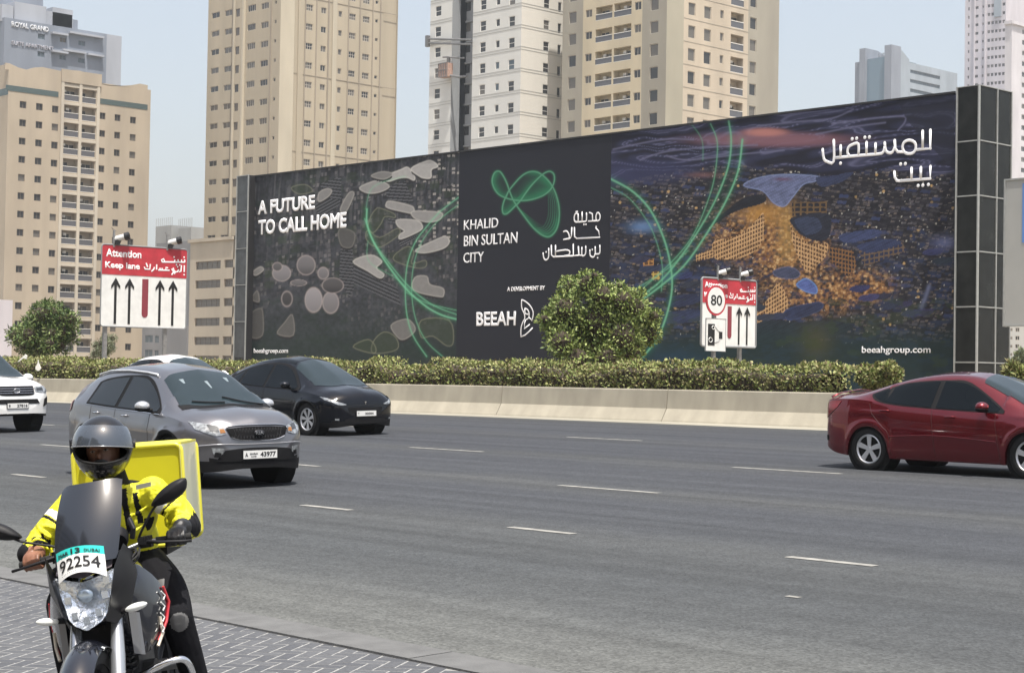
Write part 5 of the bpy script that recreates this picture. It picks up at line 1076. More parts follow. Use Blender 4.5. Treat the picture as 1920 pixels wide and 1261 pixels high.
facade(T, g, FA, ua, ub, zlo, zt, fh, [dict(x=1296.5, y=103, w=13, h=23.5, zlo=8, mull=(0, 0)), dict(x=1326, y=109, w=13, h=23, zlo=8, mull=(0, 0)), dict(x=1352.8, y=111.5, w=6.5, h=15.5, zlo=8, mull=(0, 0)), dict(x=1381.5, y=122.5, w=24, h=29, bal=1, zlo=8)], pinky, mi=2, prob=(.2, .8, 0), **kw)
facade(T, g, FA, ub, uc+.5, zlo, zt, fh, [dict(x=1411.5, y=127, w=12, h=22, zlo=8, mull=(0, 0))], tan, prob=(.2, .8, 0), **kw)
g.quad(FA.P(uc+.5, zlo), FA.P(uR, zlo), FA.P(uR, zt), FA.P(uc+.5, zt), 0)
for k in range(1, 24):
    z = FA.pix(1320, 85)[1]+(k-12)*fh
    if zlo < z < zt: band(g, FA, ua, ub, z, .06, .03, 0)
shell(g, uL, Pc.x, Pc.y, uR, zlo, zt); finish(g, [tan, yel, pinky, wmat('tan_corner_render', (0.334, 0.309, 0.242))], T)

# ---------------- hazy glass office and far right towers
bg_ = mat('hazed_blue_glass', (.14, .20, .25), .25, spec=.6); bgp = wmat('hazed_grey_panel', (.22, .24, .28)); bgl = wmat('hazed_blue_panel', (.30, .34, .38))  # office colours already include the pale blue of distance haze
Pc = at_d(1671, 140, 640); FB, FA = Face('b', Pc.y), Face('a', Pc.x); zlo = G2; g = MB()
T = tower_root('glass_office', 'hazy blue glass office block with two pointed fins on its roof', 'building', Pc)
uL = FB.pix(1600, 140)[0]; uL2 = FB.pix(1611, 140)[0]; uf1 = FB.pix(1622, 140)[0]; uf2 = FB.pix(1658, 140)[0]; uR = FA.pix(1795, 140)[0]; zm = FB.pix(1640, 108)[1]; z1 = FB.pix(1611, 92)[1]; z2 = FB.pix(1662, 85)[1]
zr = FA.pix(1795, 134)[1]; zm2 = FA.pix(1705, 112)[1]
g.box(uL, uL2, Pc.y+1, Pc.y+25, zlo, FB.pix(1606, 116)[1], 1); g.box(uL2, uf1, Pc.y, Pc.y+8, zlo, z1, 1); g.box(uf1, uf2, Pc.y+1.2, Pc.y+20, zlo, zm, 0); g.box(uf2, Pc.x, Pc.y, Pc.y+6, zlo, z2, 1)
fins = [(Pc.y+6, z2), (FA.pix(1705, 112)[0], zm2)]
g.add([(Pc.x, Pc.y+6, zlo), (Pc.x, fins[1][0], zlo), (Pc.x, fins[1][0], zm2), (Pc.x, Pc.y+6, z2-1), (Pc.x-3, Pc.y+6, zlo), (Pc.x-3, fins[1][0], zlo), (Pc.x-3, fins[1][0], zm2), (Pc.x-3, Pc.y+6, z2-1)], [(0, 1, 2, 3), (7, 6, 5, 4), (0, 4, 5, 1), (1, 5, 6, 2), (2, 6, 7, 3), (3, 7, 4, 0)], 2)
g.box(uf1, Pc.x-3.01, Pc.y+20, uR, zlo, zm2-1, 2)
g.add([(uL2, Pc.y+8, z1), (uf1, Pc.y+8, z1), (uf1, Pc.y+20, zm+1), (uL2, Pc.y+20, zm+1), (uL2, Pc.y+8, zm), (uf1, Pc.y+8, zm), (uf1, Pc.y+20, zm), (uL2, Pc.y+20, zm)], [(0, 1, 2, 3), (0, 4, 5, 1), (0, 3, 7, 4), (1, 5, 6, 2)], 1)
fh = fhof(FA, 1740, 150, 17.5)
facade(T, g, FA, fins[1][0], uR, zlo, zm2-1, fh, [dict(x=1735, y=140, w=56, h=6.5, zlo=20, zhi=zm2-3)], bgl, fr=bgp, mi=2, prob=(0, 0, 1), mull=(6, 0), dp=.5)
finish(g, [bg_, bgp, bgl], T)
stn = mat('roof_sign_steel', (.2, .22, .25), .5); ua, za = FB.pix(1640, 107); me = text_mesh('GUZ', name='roof_lettering', mat_=stn, width=3.0, height=1.5, bold=.03, ext=.1); link('roof_lettering', me, T, tuple(Vector((ua, Pc.y+2, za))-Vector(T.location)), (R(90), 0, 0))
mau = wmat('mauve_white_render', (.52, .49, .52)); mau2 = wmat('hazed_mauve_render', (.55, .53, .55))  # far towers' colours paled to stand for distance haze
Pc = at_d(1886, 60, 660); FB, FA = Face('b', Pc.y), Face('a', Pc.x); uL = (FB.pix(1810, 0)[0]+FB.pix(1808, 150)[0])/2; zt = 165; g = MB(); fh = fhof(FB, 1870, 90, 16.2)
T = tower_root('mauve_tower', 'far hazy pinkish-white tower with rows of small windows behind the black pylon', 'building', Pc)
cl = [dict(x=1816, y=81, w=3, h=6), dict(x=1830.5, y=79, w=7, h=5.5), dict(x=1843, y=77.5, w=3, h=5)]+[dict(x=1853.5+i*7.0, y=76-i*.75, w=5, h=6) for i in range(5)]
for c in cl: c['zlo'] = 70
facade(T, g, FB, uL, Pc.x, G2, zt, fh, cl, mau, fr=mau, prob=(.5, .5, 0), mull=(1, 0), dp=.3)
rib(g, FB, 1828, 60, .5, .6, G2, zt); rib(g, FB, 1848, 60, .5, .6, G2, zt)
shell(g, uL, Pc.x, Pc.y, Pc.y+30, G2, zt, faces='a')
uq = FB.pix(1865, 10)[0]; uq2 = FB.pix(1878, 10)[0]; band(g, FB, uq, uq2, FB.pix(1870, 32)[1], 40, .5, 1)
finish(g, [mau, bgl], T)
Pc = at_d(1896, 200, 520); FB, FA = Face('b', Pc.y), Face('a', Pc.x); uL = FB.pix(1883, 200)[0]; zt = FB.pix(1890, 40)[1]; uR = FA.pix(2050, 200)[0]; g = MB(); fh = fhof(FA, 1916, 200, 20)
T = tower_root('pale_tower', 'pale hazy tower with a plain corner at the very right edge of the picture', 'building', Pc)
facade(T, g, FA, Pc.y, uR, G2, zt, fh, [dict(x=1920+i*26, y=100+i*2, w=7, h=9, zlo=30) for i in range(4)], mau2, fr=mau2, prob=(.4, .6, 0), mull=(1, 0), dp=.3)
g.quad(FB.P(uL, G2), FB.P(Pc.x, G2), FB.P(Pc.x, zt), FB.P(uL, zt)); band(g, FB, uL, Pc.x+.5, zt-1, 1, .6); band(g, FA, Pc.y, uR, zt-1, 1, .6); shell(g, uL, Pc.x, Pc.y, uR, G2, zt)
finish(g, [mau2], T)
# small blocks seen under things
Pc = at_d(1925, 640, 260); FB = Face('b', Pc.y); uL = FB.pix(1891, 640)[0]; uR = FB.pix(1990, 640)[0]; zt = FB.pix(1905, 606)[1]; g = MB()
T = tower_root('white_house', 'low white house with small square windows under the blank grey sign panel', 'building', Pc)
facade(T, g, FB, uL, uR, G2, zt, fhof(FB, 1905, 640, 15.5), [dict(x=1896, y=618, w=5, h=6), dict(x=1907.5, y=618, w=8, h=8), dict(x=1930, y=617, w=8, h=8)], wst, fr=frame_pale, prob=(.5, .5, 0), dp=.1)
shell(g, uL, uR, Pc.y, Pc.y+9, G2, zt, faces='a'); finish(g, [wst], T)
Pc = at_d(12, 600, 285); FB = Face('b', Pc.y); uL = FB.pix(-60, 600)[0]; uR = FB.pix(-14, 600)[0]; zt = FB.pix(5, 560)[1]; g = MB()
T = tower_root('mauve_house', 'small mauve house with stacked windows at the left edge behind the small tree', 'building', Pc)
facade(T, g, FB, uL, uR, G2, zt, fhof(FB, 6, 600, 12), [dict(x=-22, y=601, w=7, h=7), dict(x=-38, y=602, w=8, h=7)], mau, fr=mau, prob=(.3, .7, 0), dp=.1)
shell(g, uL, uR, Pc.y, Pc.y+3.5, G2, zt, faces='a'); finish(g, [mau], T)
# boundary wall and distant low strip so no bare horizon shows between things
# ---------------- unseen blocks added behind the viewer to give car paint and glass something to mirror
for (a0, a1, b0, h_, mm, nm, lab) in ((-95, -48, -44, 34, tan, 'added_mirror_block', 'unseen tan block added on the near side for reflections, farthest up the road'), (-42, -6, -38, 26, greyl, 'added_mirror_block', 'unseen grey block added on the near side for reflections, behind the rider'), (0, 34, -42, 38, ochre, 'added_mirror_block', 'unseen ochre block added on the near side for reflections, behind the viewer'), (40, 90, -46, 30, tan, 'added_mirror_block', 'unseen tan block added on the near side for reflections, farthest down the road')):
    T = thing(nm, lab, 'building', (a0, b0, -.06)); g = MB(); g.box(0, a1-a0, -14, 0, 0, h_); g.box(-.3, a1-a0+.3, -14.3, .3, h_, h_+.8); g.build('walls', mm, T)
    g = MB(); 
    for k in range(int(h_/3.3)): g.box(1, a1-a0-1, .02, .12, 1.2+3.3*k, 2.7+3.3*k)
    g.build('window_bands', pane_dark, T); T.children[-1]['kind'] = 'stuff'
# ================================================================== HAZE
hz = MB(); hz.box(-1510, 1510, -1510, 1510, -1.2, 175)
HM = bpy.data.materials.new('haze_air'); HM.use_nodes = True; n = HM.node_tree.nodes; n.remove(n['Principled BSDF']); pv = n.new('ShaderNodeVolumePrincipled')
pv.inputs['Color'].default_value = (.86, .93, 1.0, 1); pv.inputs['Density'].default_value = HAZE; pv.inputs['Anisotropy'].default_value = .1
HM.node_tree.links.new(pv.outputs[0], n['Material Output'].inputs['Volume'])
tag(hz.build('haze', HM), kind='stuff')
# ================================================================== CARS
rubber = mat('tyre_rubber', (.012, .012, .012), .85, bump=.2, bscale=60); darkp = mat('black_plastic', (.010, .010, .011), .6, spec=.15); well = mat('wheel_well_black', (.004, .004, .004), .9)
alloy = mat('alloy_rim', (.72, .73, .75), .32, .55); alloy_d = mat('alloy_dark', (.05, .05, .055), .4, .6); chrome = mat('chrome', (.75, .76, .78), .12, 1.0); brake = mat('brake_disc', (.12, .12, .12), .4, .8)
tint = mat('tinted_glass', (.004, .006, .008), .05, spec=.16); wsg = mat('windscreen_glass', (.014, .024, .028), .06, spec=.55); lampc = mat('headlamp_clear', (.26, .275, .285), .10, .3, spec=.9, coat=.8, var=.5, scale=22); lampd = mat('headlamp_inner', (.06, .065, .07), .2, .4, spec=.8); lampo = mat('indicator_amber', (.30, .13, .04), .2)
tail = mat('tail_lamp_red', (.22, .008, .01), .12, spec=.8); platew = mat('plate_white', (.72, .72, .70), .5); platek = mat('plate_black', (.012, .012, .014), .5); seam = mat('panel_gap', (.004, .004, .004), .8)
def cpaint(name, c, met=.3, r=.28, coat=1.0): 
    return mat(name, c, r, met, coat=coat, spec=.5 if coat > .5 else .25)
def interp(P, x):
    if x <= P[0][0]: return P[0][1]
    for (x0, y0), (x1, y1) in zip(P[:-1], P[1:]):
        if x <= x1: t = (x-x0)/(x1-x0) if x1 > x0 else 0; return y0+(y1-y0)*t
    return P[-1][1]
def scurve(P, n=12): # smooth a 2-d control polygon, return function table
    q = smoothcurve([(a, b, 0) for a, b in P], n); return [(v.x, v.y) for v in q]
class Car:
    """x forward (front at +), y to the car's left, z up; origin on the ground under the front axle centre"""
    def __init__(s, name, label, cat, sp, paint, group=None):
        s.sp = sp; s.paint = paint; s.root = thing(name, label, cat, (0, 0, 0), 0, group)
        s.top = scurve(sp['top']); s.belt = scurve(sp['belt']); s.plan = scurve(sp['plan']); s.low = scurve(sp['low']); s.body()
    def section(s, x, n_side=12, n_up=6, n_top=9):
        sp = s.sp; w = interp(s.plan, x); zt = interp(s.top, x); zb = min(interp(s.belt, x), zt-.02); zl = interp(s.low, x)
        for ax in (0, -sp['wb']):
            r = sp['arch']; dx = x-ax
            if abs(dx) < r: zl = max(zl, sp['wr']+math.sqrt(r*r-dx*dx)-.02)
        zl = min(zl, zb-.05)
        if zt-zb > .05: cab = min(1, (zt-zb-.05)/.25)
        else: cab = 0
        pts = []
        zm = sp.get('widest', .62)
        for j in range(n_side): # from the sill up to the belt
            t = j/(n_side-1); z = zl+(zb-zl)*t
            u = (z-zm)/max(.1, (zb-zm)) if z > zm else (zm-z)/max(.1, zm-.2)
            y = w*(1-(.055 if z > zm else .045)*u*u)
            cr = sp.get('crease'); 
            if cr: y += .012*math.exp(-((z-(cr[0]+cr[1]*(x+1.3)))/.035)**2)*(1 if w > .8*sp['W']/2 else .0)
            if sp.get('rock') : y += .01*math.exp(-((z-.33)/.05)**2)
            for ax in (0, -sp['wb']): # flared arch lip
                d = math.hypot(x-ax, z-sp['wr']); y += .022*math.exp(-((d-sp['arch']-.03)/.05)**2)
            pts.append((y, z))
        yb, zb_ = pts[-1]
        yt = yb-(zt-zb)*sp.get('tumble', .42)-.05*cab; 
        if zt-zb < .3: yt = yb*(1-.10*(1-cab))-(zt-zb)*sp.get('tumble', .42)
        rr = .09*cab+.03 # corner radius at the roof rail
        rr = min(rr, (zt-zb)*.7)
        for j in range(1, n_up+1):
            t = j/n_up; pts.append((yb+(yt-yb)*t+.0, zb+(zt-rr-zb)*t))
        crown = sp.get('crown', .035)
        y0, z0 = pts[-1]
        for j in range(1, n_top+1):
            t = j/n_top; a = math.pi/2*min(1, t/.3)
            y = y0*(1-t)**1.0; z = z0+rr*math.sin(a) if t < .3 else z0+rr
            y = y0-(y0)*t; z += crown*(1-(y/max(.05, y0))**2)*t
            pts.append((y, z))
        return pts
    def body(s):
        sp = s.sp; xr, xf = sp['xr'], sp['xf']; xs = []
        n = 120
        for i in range(n+1):
            t = i/n; xs.append(xr+(xf-xr)*(.5-.5*math.cos(math.pi*t))*.35+(xf-xr)*t*.65)
        for ax in (0, -sp['wb']): xs += [ax-sp['arch']+.0005, ax+sp['arch']-.0005, ax-sp['arch']*.985, ax+sp['arch']*.985]
        xs = sorted(set(round(x, 4) for x in xs)); g = MB(); rows = []
        for x in xs:
            P = s.section(x); row = [(x, -y, z) for y, z in P]+[(x, y, z) for y, z in reversed(P[:-1])]
            lo = P[0]; row = [(x, -lo[0]+.06, lo[1]+.004)]+row+[(x, lo[0]-.06, lo[1]+.004)]; rows.append(row)
        g.grid(rows); n0 = len(rows[0])
        for r_ in (0, len(rows)-1): g.f.append(tuple(r_*n0+j for j in range(n0))[::(-1 if r_ else 1)]); g.m.append(0)
        me = g.mesh('body', [s.paint, darkp], True, 32)
        zf = sp.get('cladz')
        if zf:
            for p in me.polygons:
                cx, cy, cz = p.center
                arch = min(math.hypot(cx, cz-sp['wr']), math.hypot(cx+sp['wb'], cz-sp['wr'])) < sp['arch']+sp.get('cladarch', 0)
                if cz < zf(cx) or (arch and cz < 1): p.material_index = 1
        b = bmesh.new(); b.from_mesh(me); bmesh.ops.recalc_face_normals(b, faces=b.faces); b.to_mesh(me); b.free(); me.set_sharp_from_angle(angle=R(32))
        s.bodyo = link('body', me, s.root); b = bmesh.new(); b.from_mesh(me); s.bvh = BVHTree.FromBMesh(b); b.free()
        # underbody and wheel wells
        g = MB(); W = sp['W']/2
        g.box(-sp['wb']-.42, .42, -W+.2, W-.2, interp(s.low, -1)+.02, .62); g.box(xf-.5, xf-.22, -W*.5, W*.5, interp(s.low, xf-.3)+.03, .5); g.box(xr+.25, xr+.6, -W*.55, W*.55, interp(s.low, xr+.4)+.03, .6)
        for ax in (0, -sp['wb']):
            for sg in (-1, 1): 
                M = Matrix.Translation((ax, sg*(W-.20), sp['wr'])) @ Matrix.Rotation(R(90), 4, 'X'); g.lathe([(0, -.14), (sp['arch']+.03, -.14), (sp['arch']+.03, .14), (0, .14)], M, 24)
        g.build('underbody', well, s.root)
    def ray(s, o, d):
        h = s.bvh.ray_cast(Vector(o), Vector(d)); return h[0], h[1]
    def patch(s, name, lo, hi, axis, m_, off=.006, nu=24, nv=8, parent=None, side=1, smooth=True, build=True):
        """axis 'y': lo/hi are polylines of (x,z) cast sideways; 'x+': (y,z) cast from the front; 'x-': from behind; 'z': (x,y) cast from above"""
        lo = [(v.x, v.y) for v in smoothcurve([(a, b, 0) for a, b in lo], 6)] if len(lo) > 2 else lo
        hi = [(v.x, v.y) for v in smoothcurve([(a, b, 0) for a, b in hi], 6)] if len(hi) > 2 else hi
        def along(P, t):
            L = [0]
            for a, b in zip(P[:-1], P[1:]): L.append(L[-1]+math.hypot(b[0]-a[0], b[1]-a[1]))
            q = t*L[-1]
            for i in range(len(P)-1):
                if q <= L[i+1]+1e-9: k = (q-L[i])/max(1e-9, L[i+1]-L[i]); return (P[i][0]+(P[i+1][0]-P[i][0])*k, P[i][1]+(P[i+1][1]-P[i][1])*k)
            return P[-1]
        rows = []
        for i in range(nu+1):
            a, b = along(lo, i/nu), along(hi, i/nu); row = []
            for j in range(nv+1):
                t = j/nv; p = (a[0]+(b[0]-a[0])*t, a[1]+(b[1]-a[1])*t)
                if axis == 'y': o, d = (p[0], side*3, p[1]), (0, -side, 0)
                elif axis == 'x+': o, d = (6, p[0], p[1]), (-1, 0, 0)
                elif axis == 'x-': o, d = (-9, p[0], p[1]), (1, 0, 0)
                else: o, d = (p[0], p[1], 5), (0, 0, -1)
                h, nrm = s.ray(o, d)
                if h is None: row.append(None); continue
                if nrm.dot(Vector(d)) > 0: nrm = -nrm
                row.append(h+nrm*off)
            rows.append(row)
        ok = [(i, j) for i, r_ in enumerate(rows) for j, q in enumerate(r_) if q is not None]
        if not ok: return None
        rows = [[q if q is not None else min(((abs(i-a)+abs(j-b_), rows[a][b_]) for a, b_ in ok), key=lambda e: e[0])[1] for j, q in enumerate(r_)] for i, r_ in enumerate(rows)]
        g = MB(); g.grid(rows)
        o = g.build(name, m_, parent or s.root, smooth=smooth); return o
    def line(s, pts, axis='y', side=1, w=.006, m_=None, name='panel_gap', off=.001):
        P = []
        for p in pts if len(pts) < 3 else [(v.x, v.y) for v in smoothcurve([(a, b, 0) for a, b in pts], 6)]:
            if axis == 'y': o, d = (p[0], side*3, p[1]), (0, -side, 0)
            elif axis == 'x+': o, d = (6, p[0], p[1]), (-1, 0, 0)
            else: o, d = (p[0], p[1], 5), (0, 0, -1)
            h, nrm = s.ray(o, d)
            if h is not None: 
                if nrm.dot(Vector(d)) > 0: nrm = -nrm
                P.append(h+nrm*off)
        if len(P) > 1: g = MB(); g.tube(P, w/2, 5); return g.build(name, m_ or seam, s.root)
    def vline(s, x0, x1, z0, z1, side, n=10, **k): s.line([(x0+(x1-x0)*i/n, z0+(z1-z0)*i/n) for i in range(n+1)], 'y', side, **k)
    def wheel(s, ax, side, style, steer=0):
        sp = s.sp; wr = sp['wr']; rr = sp.get('rim', .66)*wr; W = sp['W']/2; tw = sp.get('tw', .225)
        wt = empty('wheel', (ax, side*(W-.02-tw/2), wr), 0, s.root); wt.rotation_euler = (0, 0, steer)
        M = Matrix.Rotation(R(-90*side), 4, 'X') # local z outward
        h = tw/2; g = MB(); g.lathe([(rr, -h*.8), (wr-.03, -h), (wr-.008, -h*.85), (wr, -h*.5), (wr, h*.5), (wr-.008, h*.85), (wr-.03, h), (rr+.012, h*.96), (rr, h*.8)], M, 40); g.build('tyre', rubber, wt, smooth=True, angle=50)
        g = MB(); g.lathe([(rr, h*.82), (rr-.012, h*.9), (rr-.028, h*.75), (rr-.03, -h*.5)], M, 36, 0)
        g.lathe([(0, -h*.1), (rr-.03, -h*.1)], M, 24, 1); g.lathe([(0, h*.1), (rr*.62, h*.1), (rr*.62, 0)], M, 24, 2)
        ns = {'five': 5, 'double': 5, 'turbine': 7, 'six': 6}[style]
        g.lathe([(0, h*.74), (rr*.13, h*.74), (rr*.2, h*.62), (rr*.22, h*.3)], M, 16, 0)
        for i in range(ns):
            an = 2*math.pi*i/ns+.3
            def pt(r, t, z): return M @ Vector((r*math.cos(an)-t*math.sin(an), r*math.sin(an)+t*math.cos(an), z))
            w0, w1 = {'five': (.035, .052), 'double': (.034, .04), 'turbine': (.02, .05), 'six': (.03, .04)}[style]; w0 *= wr/.33; w1 *= wr/.33
            sets = [(-1, 1)] if style != 'double' else [(-1, -.15), (.15, 1)]
            for a, b in sets:
                k = 1.0 if style != 'double' else 1.4
                P = [pt(rr*.12, a*w0*.8, h*.70), pt(rr*.12, b*w0*.8, h*.70), pt(rr*.94, b*w1*k*.8, h*.8), pt(rr*.94, a*w1*k*.8, h*.8), pt(rr*.12, a*w0, h*.3), pt(rr*.12, b*w0, h*.3), pt(rr*.97, b*w1*k, h*.45), pt(rr*.97, a*w1*k, h*.45)]
                g.add(P, [(0, 1, 2, 3), (0, 4, 5, 1), (1, 5, 6, 2), (2, 6, 7, 3), (3, 7, 4, 0)], 0)
        rm = sp.get('rimmat', alloy); g.build('rim', [rm, well, brake], wt, smooth=True, angle=30); return wt
    def mirror(s, x, z, side, m_, y=None, size=(.10, .11, .075)):
        h, _ = s.ray((x, side*3, z), (0, -side, 0)); y = h.y if h else side*s.sp['W']/2
        mt = empty('door_mirror', (x, y, z), 0, s.root); c = Vector((0, side*.17, .03))
        g = MB(); g.ball(c, size, 16, 10); v = []
        for q in g.v: v.append((max(q[0], c.x-size[0]*.55), q[1], q[2]))
        g.v = v; g.build('mirror_cap', m_, mt, smooth=True)
        g = MB(); g.ball(c+Vector((0, 0, -.03)), (size[0]*.93, size[1]*1.02, size[2]*.62), 14, 8); g.v = [(max(q[0], c.x-size[0]*.5), q[1], q[2]) for q in g.v]; g.tube([(0.0, -side*.03, -.02), (.0, side*.10, -.03)], .024, 6); g.build('mirror_base', darkp, mt, smooth=True)
    def handle(s, x, z, side, m_):
        h, n = s.ray((x, side*3, z), (0, -side, 0)); 
        if h is None: return
        g = MB(); g.tube([h+Vector((-.085, side*.004, 0)), h+Vector((-.06, side*.03, .002)), h+Vector((.05, side*.032, .004)), h+Vector((.085, side*.004, .004))], .013, 6); g.build('door_handle', m_, s.root, smooth=True)
    def plate(s, z, y=0, w=.52, hgt=.11, texts=(), x=None):
        h, _ = s.ray((6, y, z), (-1, 0, 0)); x = (x if x else h.x)+.02; t = empty('number_plate', (x, y, z), R(90), s.root)
        g = MB(); g.box(-w/2-.012, w/2+.012, .0, .02, -hgt/2-.012, hgt/2+.012); g.build('plate_frame', platek, t)
        g = MB(); g.box(-w/2, w/2, -.004, -.001, -hgt/2, hgt/2); g.build('plate_face', platew, t)
        for tx, u0, v0, u1, hh in texts:
            me = text_mesh(tx, name='plate_lettering', mat_=platek, width=(u1-u0)*w, height=hh*hgt, bold=.03, ext=.002)
            me.transform(Matrix.Translation(((u0-.5)*w, -.006, (v0-.5)*hgt)) @ Matrix.Rotation(R(90), 4, 'X')); link('plate_lettering', me, t)
        return t
    def place(s, a, b, yaw=0.0):
        s.root.location = (a, b, gz(b)); s.root.rotation_mode = 'XYZ'; s.root.rotation_euler = (math.atan(CROSS)*math.cos(yaw), 0, yaw)
def glass_sides(c, win, m_, trim=None, sides=(-1, 1), gap=None):
    for sd in sides:
        for lo, hi in win: c.patch('side_window', lo, hi, 'y', m_, .012, 20, 8, side=sd)
def side_trim(c, lo, hi, m_, sides=(-1, 1)):
    for sd in sides: c.patch('window_surround', lo, hi, 'y', m_, .007, 40, 6, side=sd)

# ---- grey compact crossover
gm = cpaint('metallic_grey_paint', (.17, .17, .185), .75, .34)
sp = dict(cladz=lambda x: .40 if x > .45 else (.31 if x > -3.1 else .5), cladarch=.045, W=1.855, wb=2.64, wr=.345, arch=.405, xf=.90, xr=-3.56, widest=.66, crease=(.80, -.02), tumble=.40, crown=.05, tw=.225, rim=.66,
    top=[(-3.57, .62), (-3.555, .95), (-3.50, 1.10), (-3.36, 1.24), (-3.14, 1.42), (-2.82, 1.545), (-2.4, 1.615), (-1.7, 1.64), (-1.15, 1.60), (-.85, 1.53), (-.45, 1.33), (-.05, 1.11), (.12, 1.055), (.4, 1.02), (.62, .965), (.78, .88), (.86, .76), (.895, .60), (.90, .45)],
    belt=[(-3.57, .60), (-3.5, 1.0), (-3.2, 1.10), (-2.6, 1.075), (-1.6, 1.03), (-.6, .985), (-.1, .965), (.3, .90), (.62, .80), (.80, .72), (.9, .42)],
    plan=[(-3.57, .50), (-3.54, .68), (-3.44, .82), (-3.2, .895), (-2.6, .925), (-1.3, .92), (0, .925), (.35, .90), (.58, .83), (.74, .70), (.84, .55), (.885, .38), (.90, .24)],
    low=[(-3.57, .40), (-3.3, .30), (-2.4, .23), (0, .22), (.5, .22), (.80, .235), (.9, .27)])
c = Car('crossover', 'grey metallic compact crossover with black mesh grille driving beside the delivery rider', 'car', sp, gm); s = c
side_trim(c, [(-2.72, 1.085), (-2.4, 1.07), (-1.6, 1.035), (-.34, .99)], [(-2.66, 1.40), (-2.4, 1.46), (-1.7, 1.51), (-1.05, 1.45), (-.34, 1.02)], darkp)
sg = mat('crossover_side_glass', (.008, .011, .013), .05, spec=.35)
glass_sides(c, [([(-2.64, 1.10), (-1.76, 1.06)], [(-2.56, 1.395), (-2.2, 1.45), (-1.76, 1.475)]), ([(-1.66, 1.055), (-1.0, 1.03), (-.46, 1.01)], [(-1.66, 1.485), (-1.2, 1.45), (-.8, 1.29), (-.44, 1.07)])], sg)
for sd in (-1, 1):
    c.line([(-2.74, 1.08), (-2.4, 1.062), (-1.6, 1.026), (-.34, .98)], 'y', sd, .014, chrome, 'belt_strip')
    c.vline(-1.72, -1.70, 1.03, .30, sd); c.vline(-.62, -.58, .98, .30, sd); c.line([(-2.52, 1.05), (-2.5, .85), (-2.36, .70), (-2.25, .6)], 'y', sd); c.line([(-2.1, .30), (-1.7, .285), (-.6, .285)], 'y', sd, .008)
    c.handle(-2.30, .96, sd, chrome); c.handle(-1.38, .94, sd, chrome); c.mirror(-.62, 1.06, sd, mat('mirror_silver', (.55, .56, .58), .25, .6))
    c.patch('headlight', [(sd*.47, .74), (sd*.62, .715), (sd*.80, .80)], [(sd*.49, .83), (sd*.66, .87), (sd*.815, .90)], 'x+', lampc, .012, 16, 8)
    c.patch('headlight_projector', [(sd*.56, .765), (sd*.66, .775)], [(sd*.56, .84), (sd*.67, .86)], 'x+', lampd, .016, 8, 6)
    c.patch('indicator', [(sd*.48, .755), (sd*.55, .745)], [(sd*.495, .80), (sd*.55, .80)], 'x+', lampo, .017, 6, 4)
    c.patch('fog_lamp', [(sd*.53, .47), (sd*.64, .47)], [(sd*.52, .55), (sd*.66, .56)], 'x+', lampc, .012, 10, 6)
    c.patch('fog_lamp_recess', [(sd*.55, .425), (sd*.63, .435)], [(sd*.55, .49), (sd*.62, .50)], 'x+', darkp, .018, 8, 4)
    c.patch('tail_light', [(-3.50, .92), (-3.28, .98)], [(-3.47, 1.12), (-3.24, 1.12)], 'y', tail, .01, 8, 6, side=sd)
c.patch('windscreen', [(-.10, -.68), (.02, -.4), (.05, 0), (.02, .4), (-.10, .68)], [(-.80, -.56), (-.85, -.3), (-.87, 0), (-.85, .3), (-.80, .56)], 'z', wsg, .008, 28, 14)
c.patch('windscreen_cowl', [(.02, -.70), (.12, -.4), (.15, 0), (.12, .4), (.02, .70)], [(-.13, -.70), (-.01, -.4), (.02, 0), (-.01, .4), (-.13, .70)], 'z', darkp, .006, 24, 4)
for y0, y1, x1 in ((.55, -.02, -.12), (-.05, -.50, -.10)): c.line([(.02, y0), (-.03, (y0+y1)/2), (x1, y1)], 'z', 1, .02, darkp, 'wiper', .02)
c.patch('grille', [(-.42, .70), (-.22, .64), (.22, .64), (.42, .70)], [(-.47, .805), (-.2, .825), (.2, .825), (.47, .805)], 'x+', mat('grille_mesh_black', (.006, .006, .007), .8, spec=.15), .010, 24, 6)
for k in range(16):
    y = -.37+.69*k/15; c.line([(y, .675), (y+.05, .81)], 'x+', 1, .0035, mat('grille_wire', (.05, .05, .055), .5, .4), 'grille_wire', .014); c.line([(y+.05, .675), (y, .81)], 'x+', 1, .0035, MAT['grille_wire'], 'grille_wire', .014)
c.line([(-.47, .80), (-.44, .83), (-.2, .85), (.2, .85), (.44, .83), (.47, .80)], 'x+', 1, .016, chrome, 'grille_chrome', .012); c.line([(-.41, .69), (-.22, .645), (.22, .645), (.41, .69)], 'x+', 1, .016, chrome, 'grille_chrome', .012)
h, _ = c.ray((6, 0, .745), (-1, 0, 0)); g = MB(); g.ball((h.x+.02, 0, .745), (.012, .085, .042), 16, 8); g.build('badge_plate', mat('badge_dark', (.05, .05, .055), .3, .6), c.root, smooth=True)
me = text_mesh('KIA', name='badge', mat_=chrome, width=.12, height=.042, bold=.02, ext=.004); me.transform(Matrix.Translation((h.x+.034, -.06, .724)) @ Matrix.Rotation(R(90), 4, 'Z') @ Matrix.Rotation(R(90), 4, 'X')); link('badge', me, c.root)
c.patch('lower_intake', [(-.62, .37), (.62, .37)], [(-.50, .52), (-.2, .545), (.2, .545), (.50, .52)], 'x+', darkp, .010, 24, 6)
c.line([(-.80, .58), (-.60, .60), (-.3, .595), (.3, .595), (.60, .60), (.80, .58)], 'x+', 1, .02, mat('silver_trim', (.4, .4, .42), .3, .6), 'bumper_strip', .008)
c.plate(.455, texts=[('A', .05, .25, .13, .5), ('DUBAI', .19, .52, .42, .18), ('UAE', .22, .22, .38, .14), ('43977', .50, .2, .96, .62)])
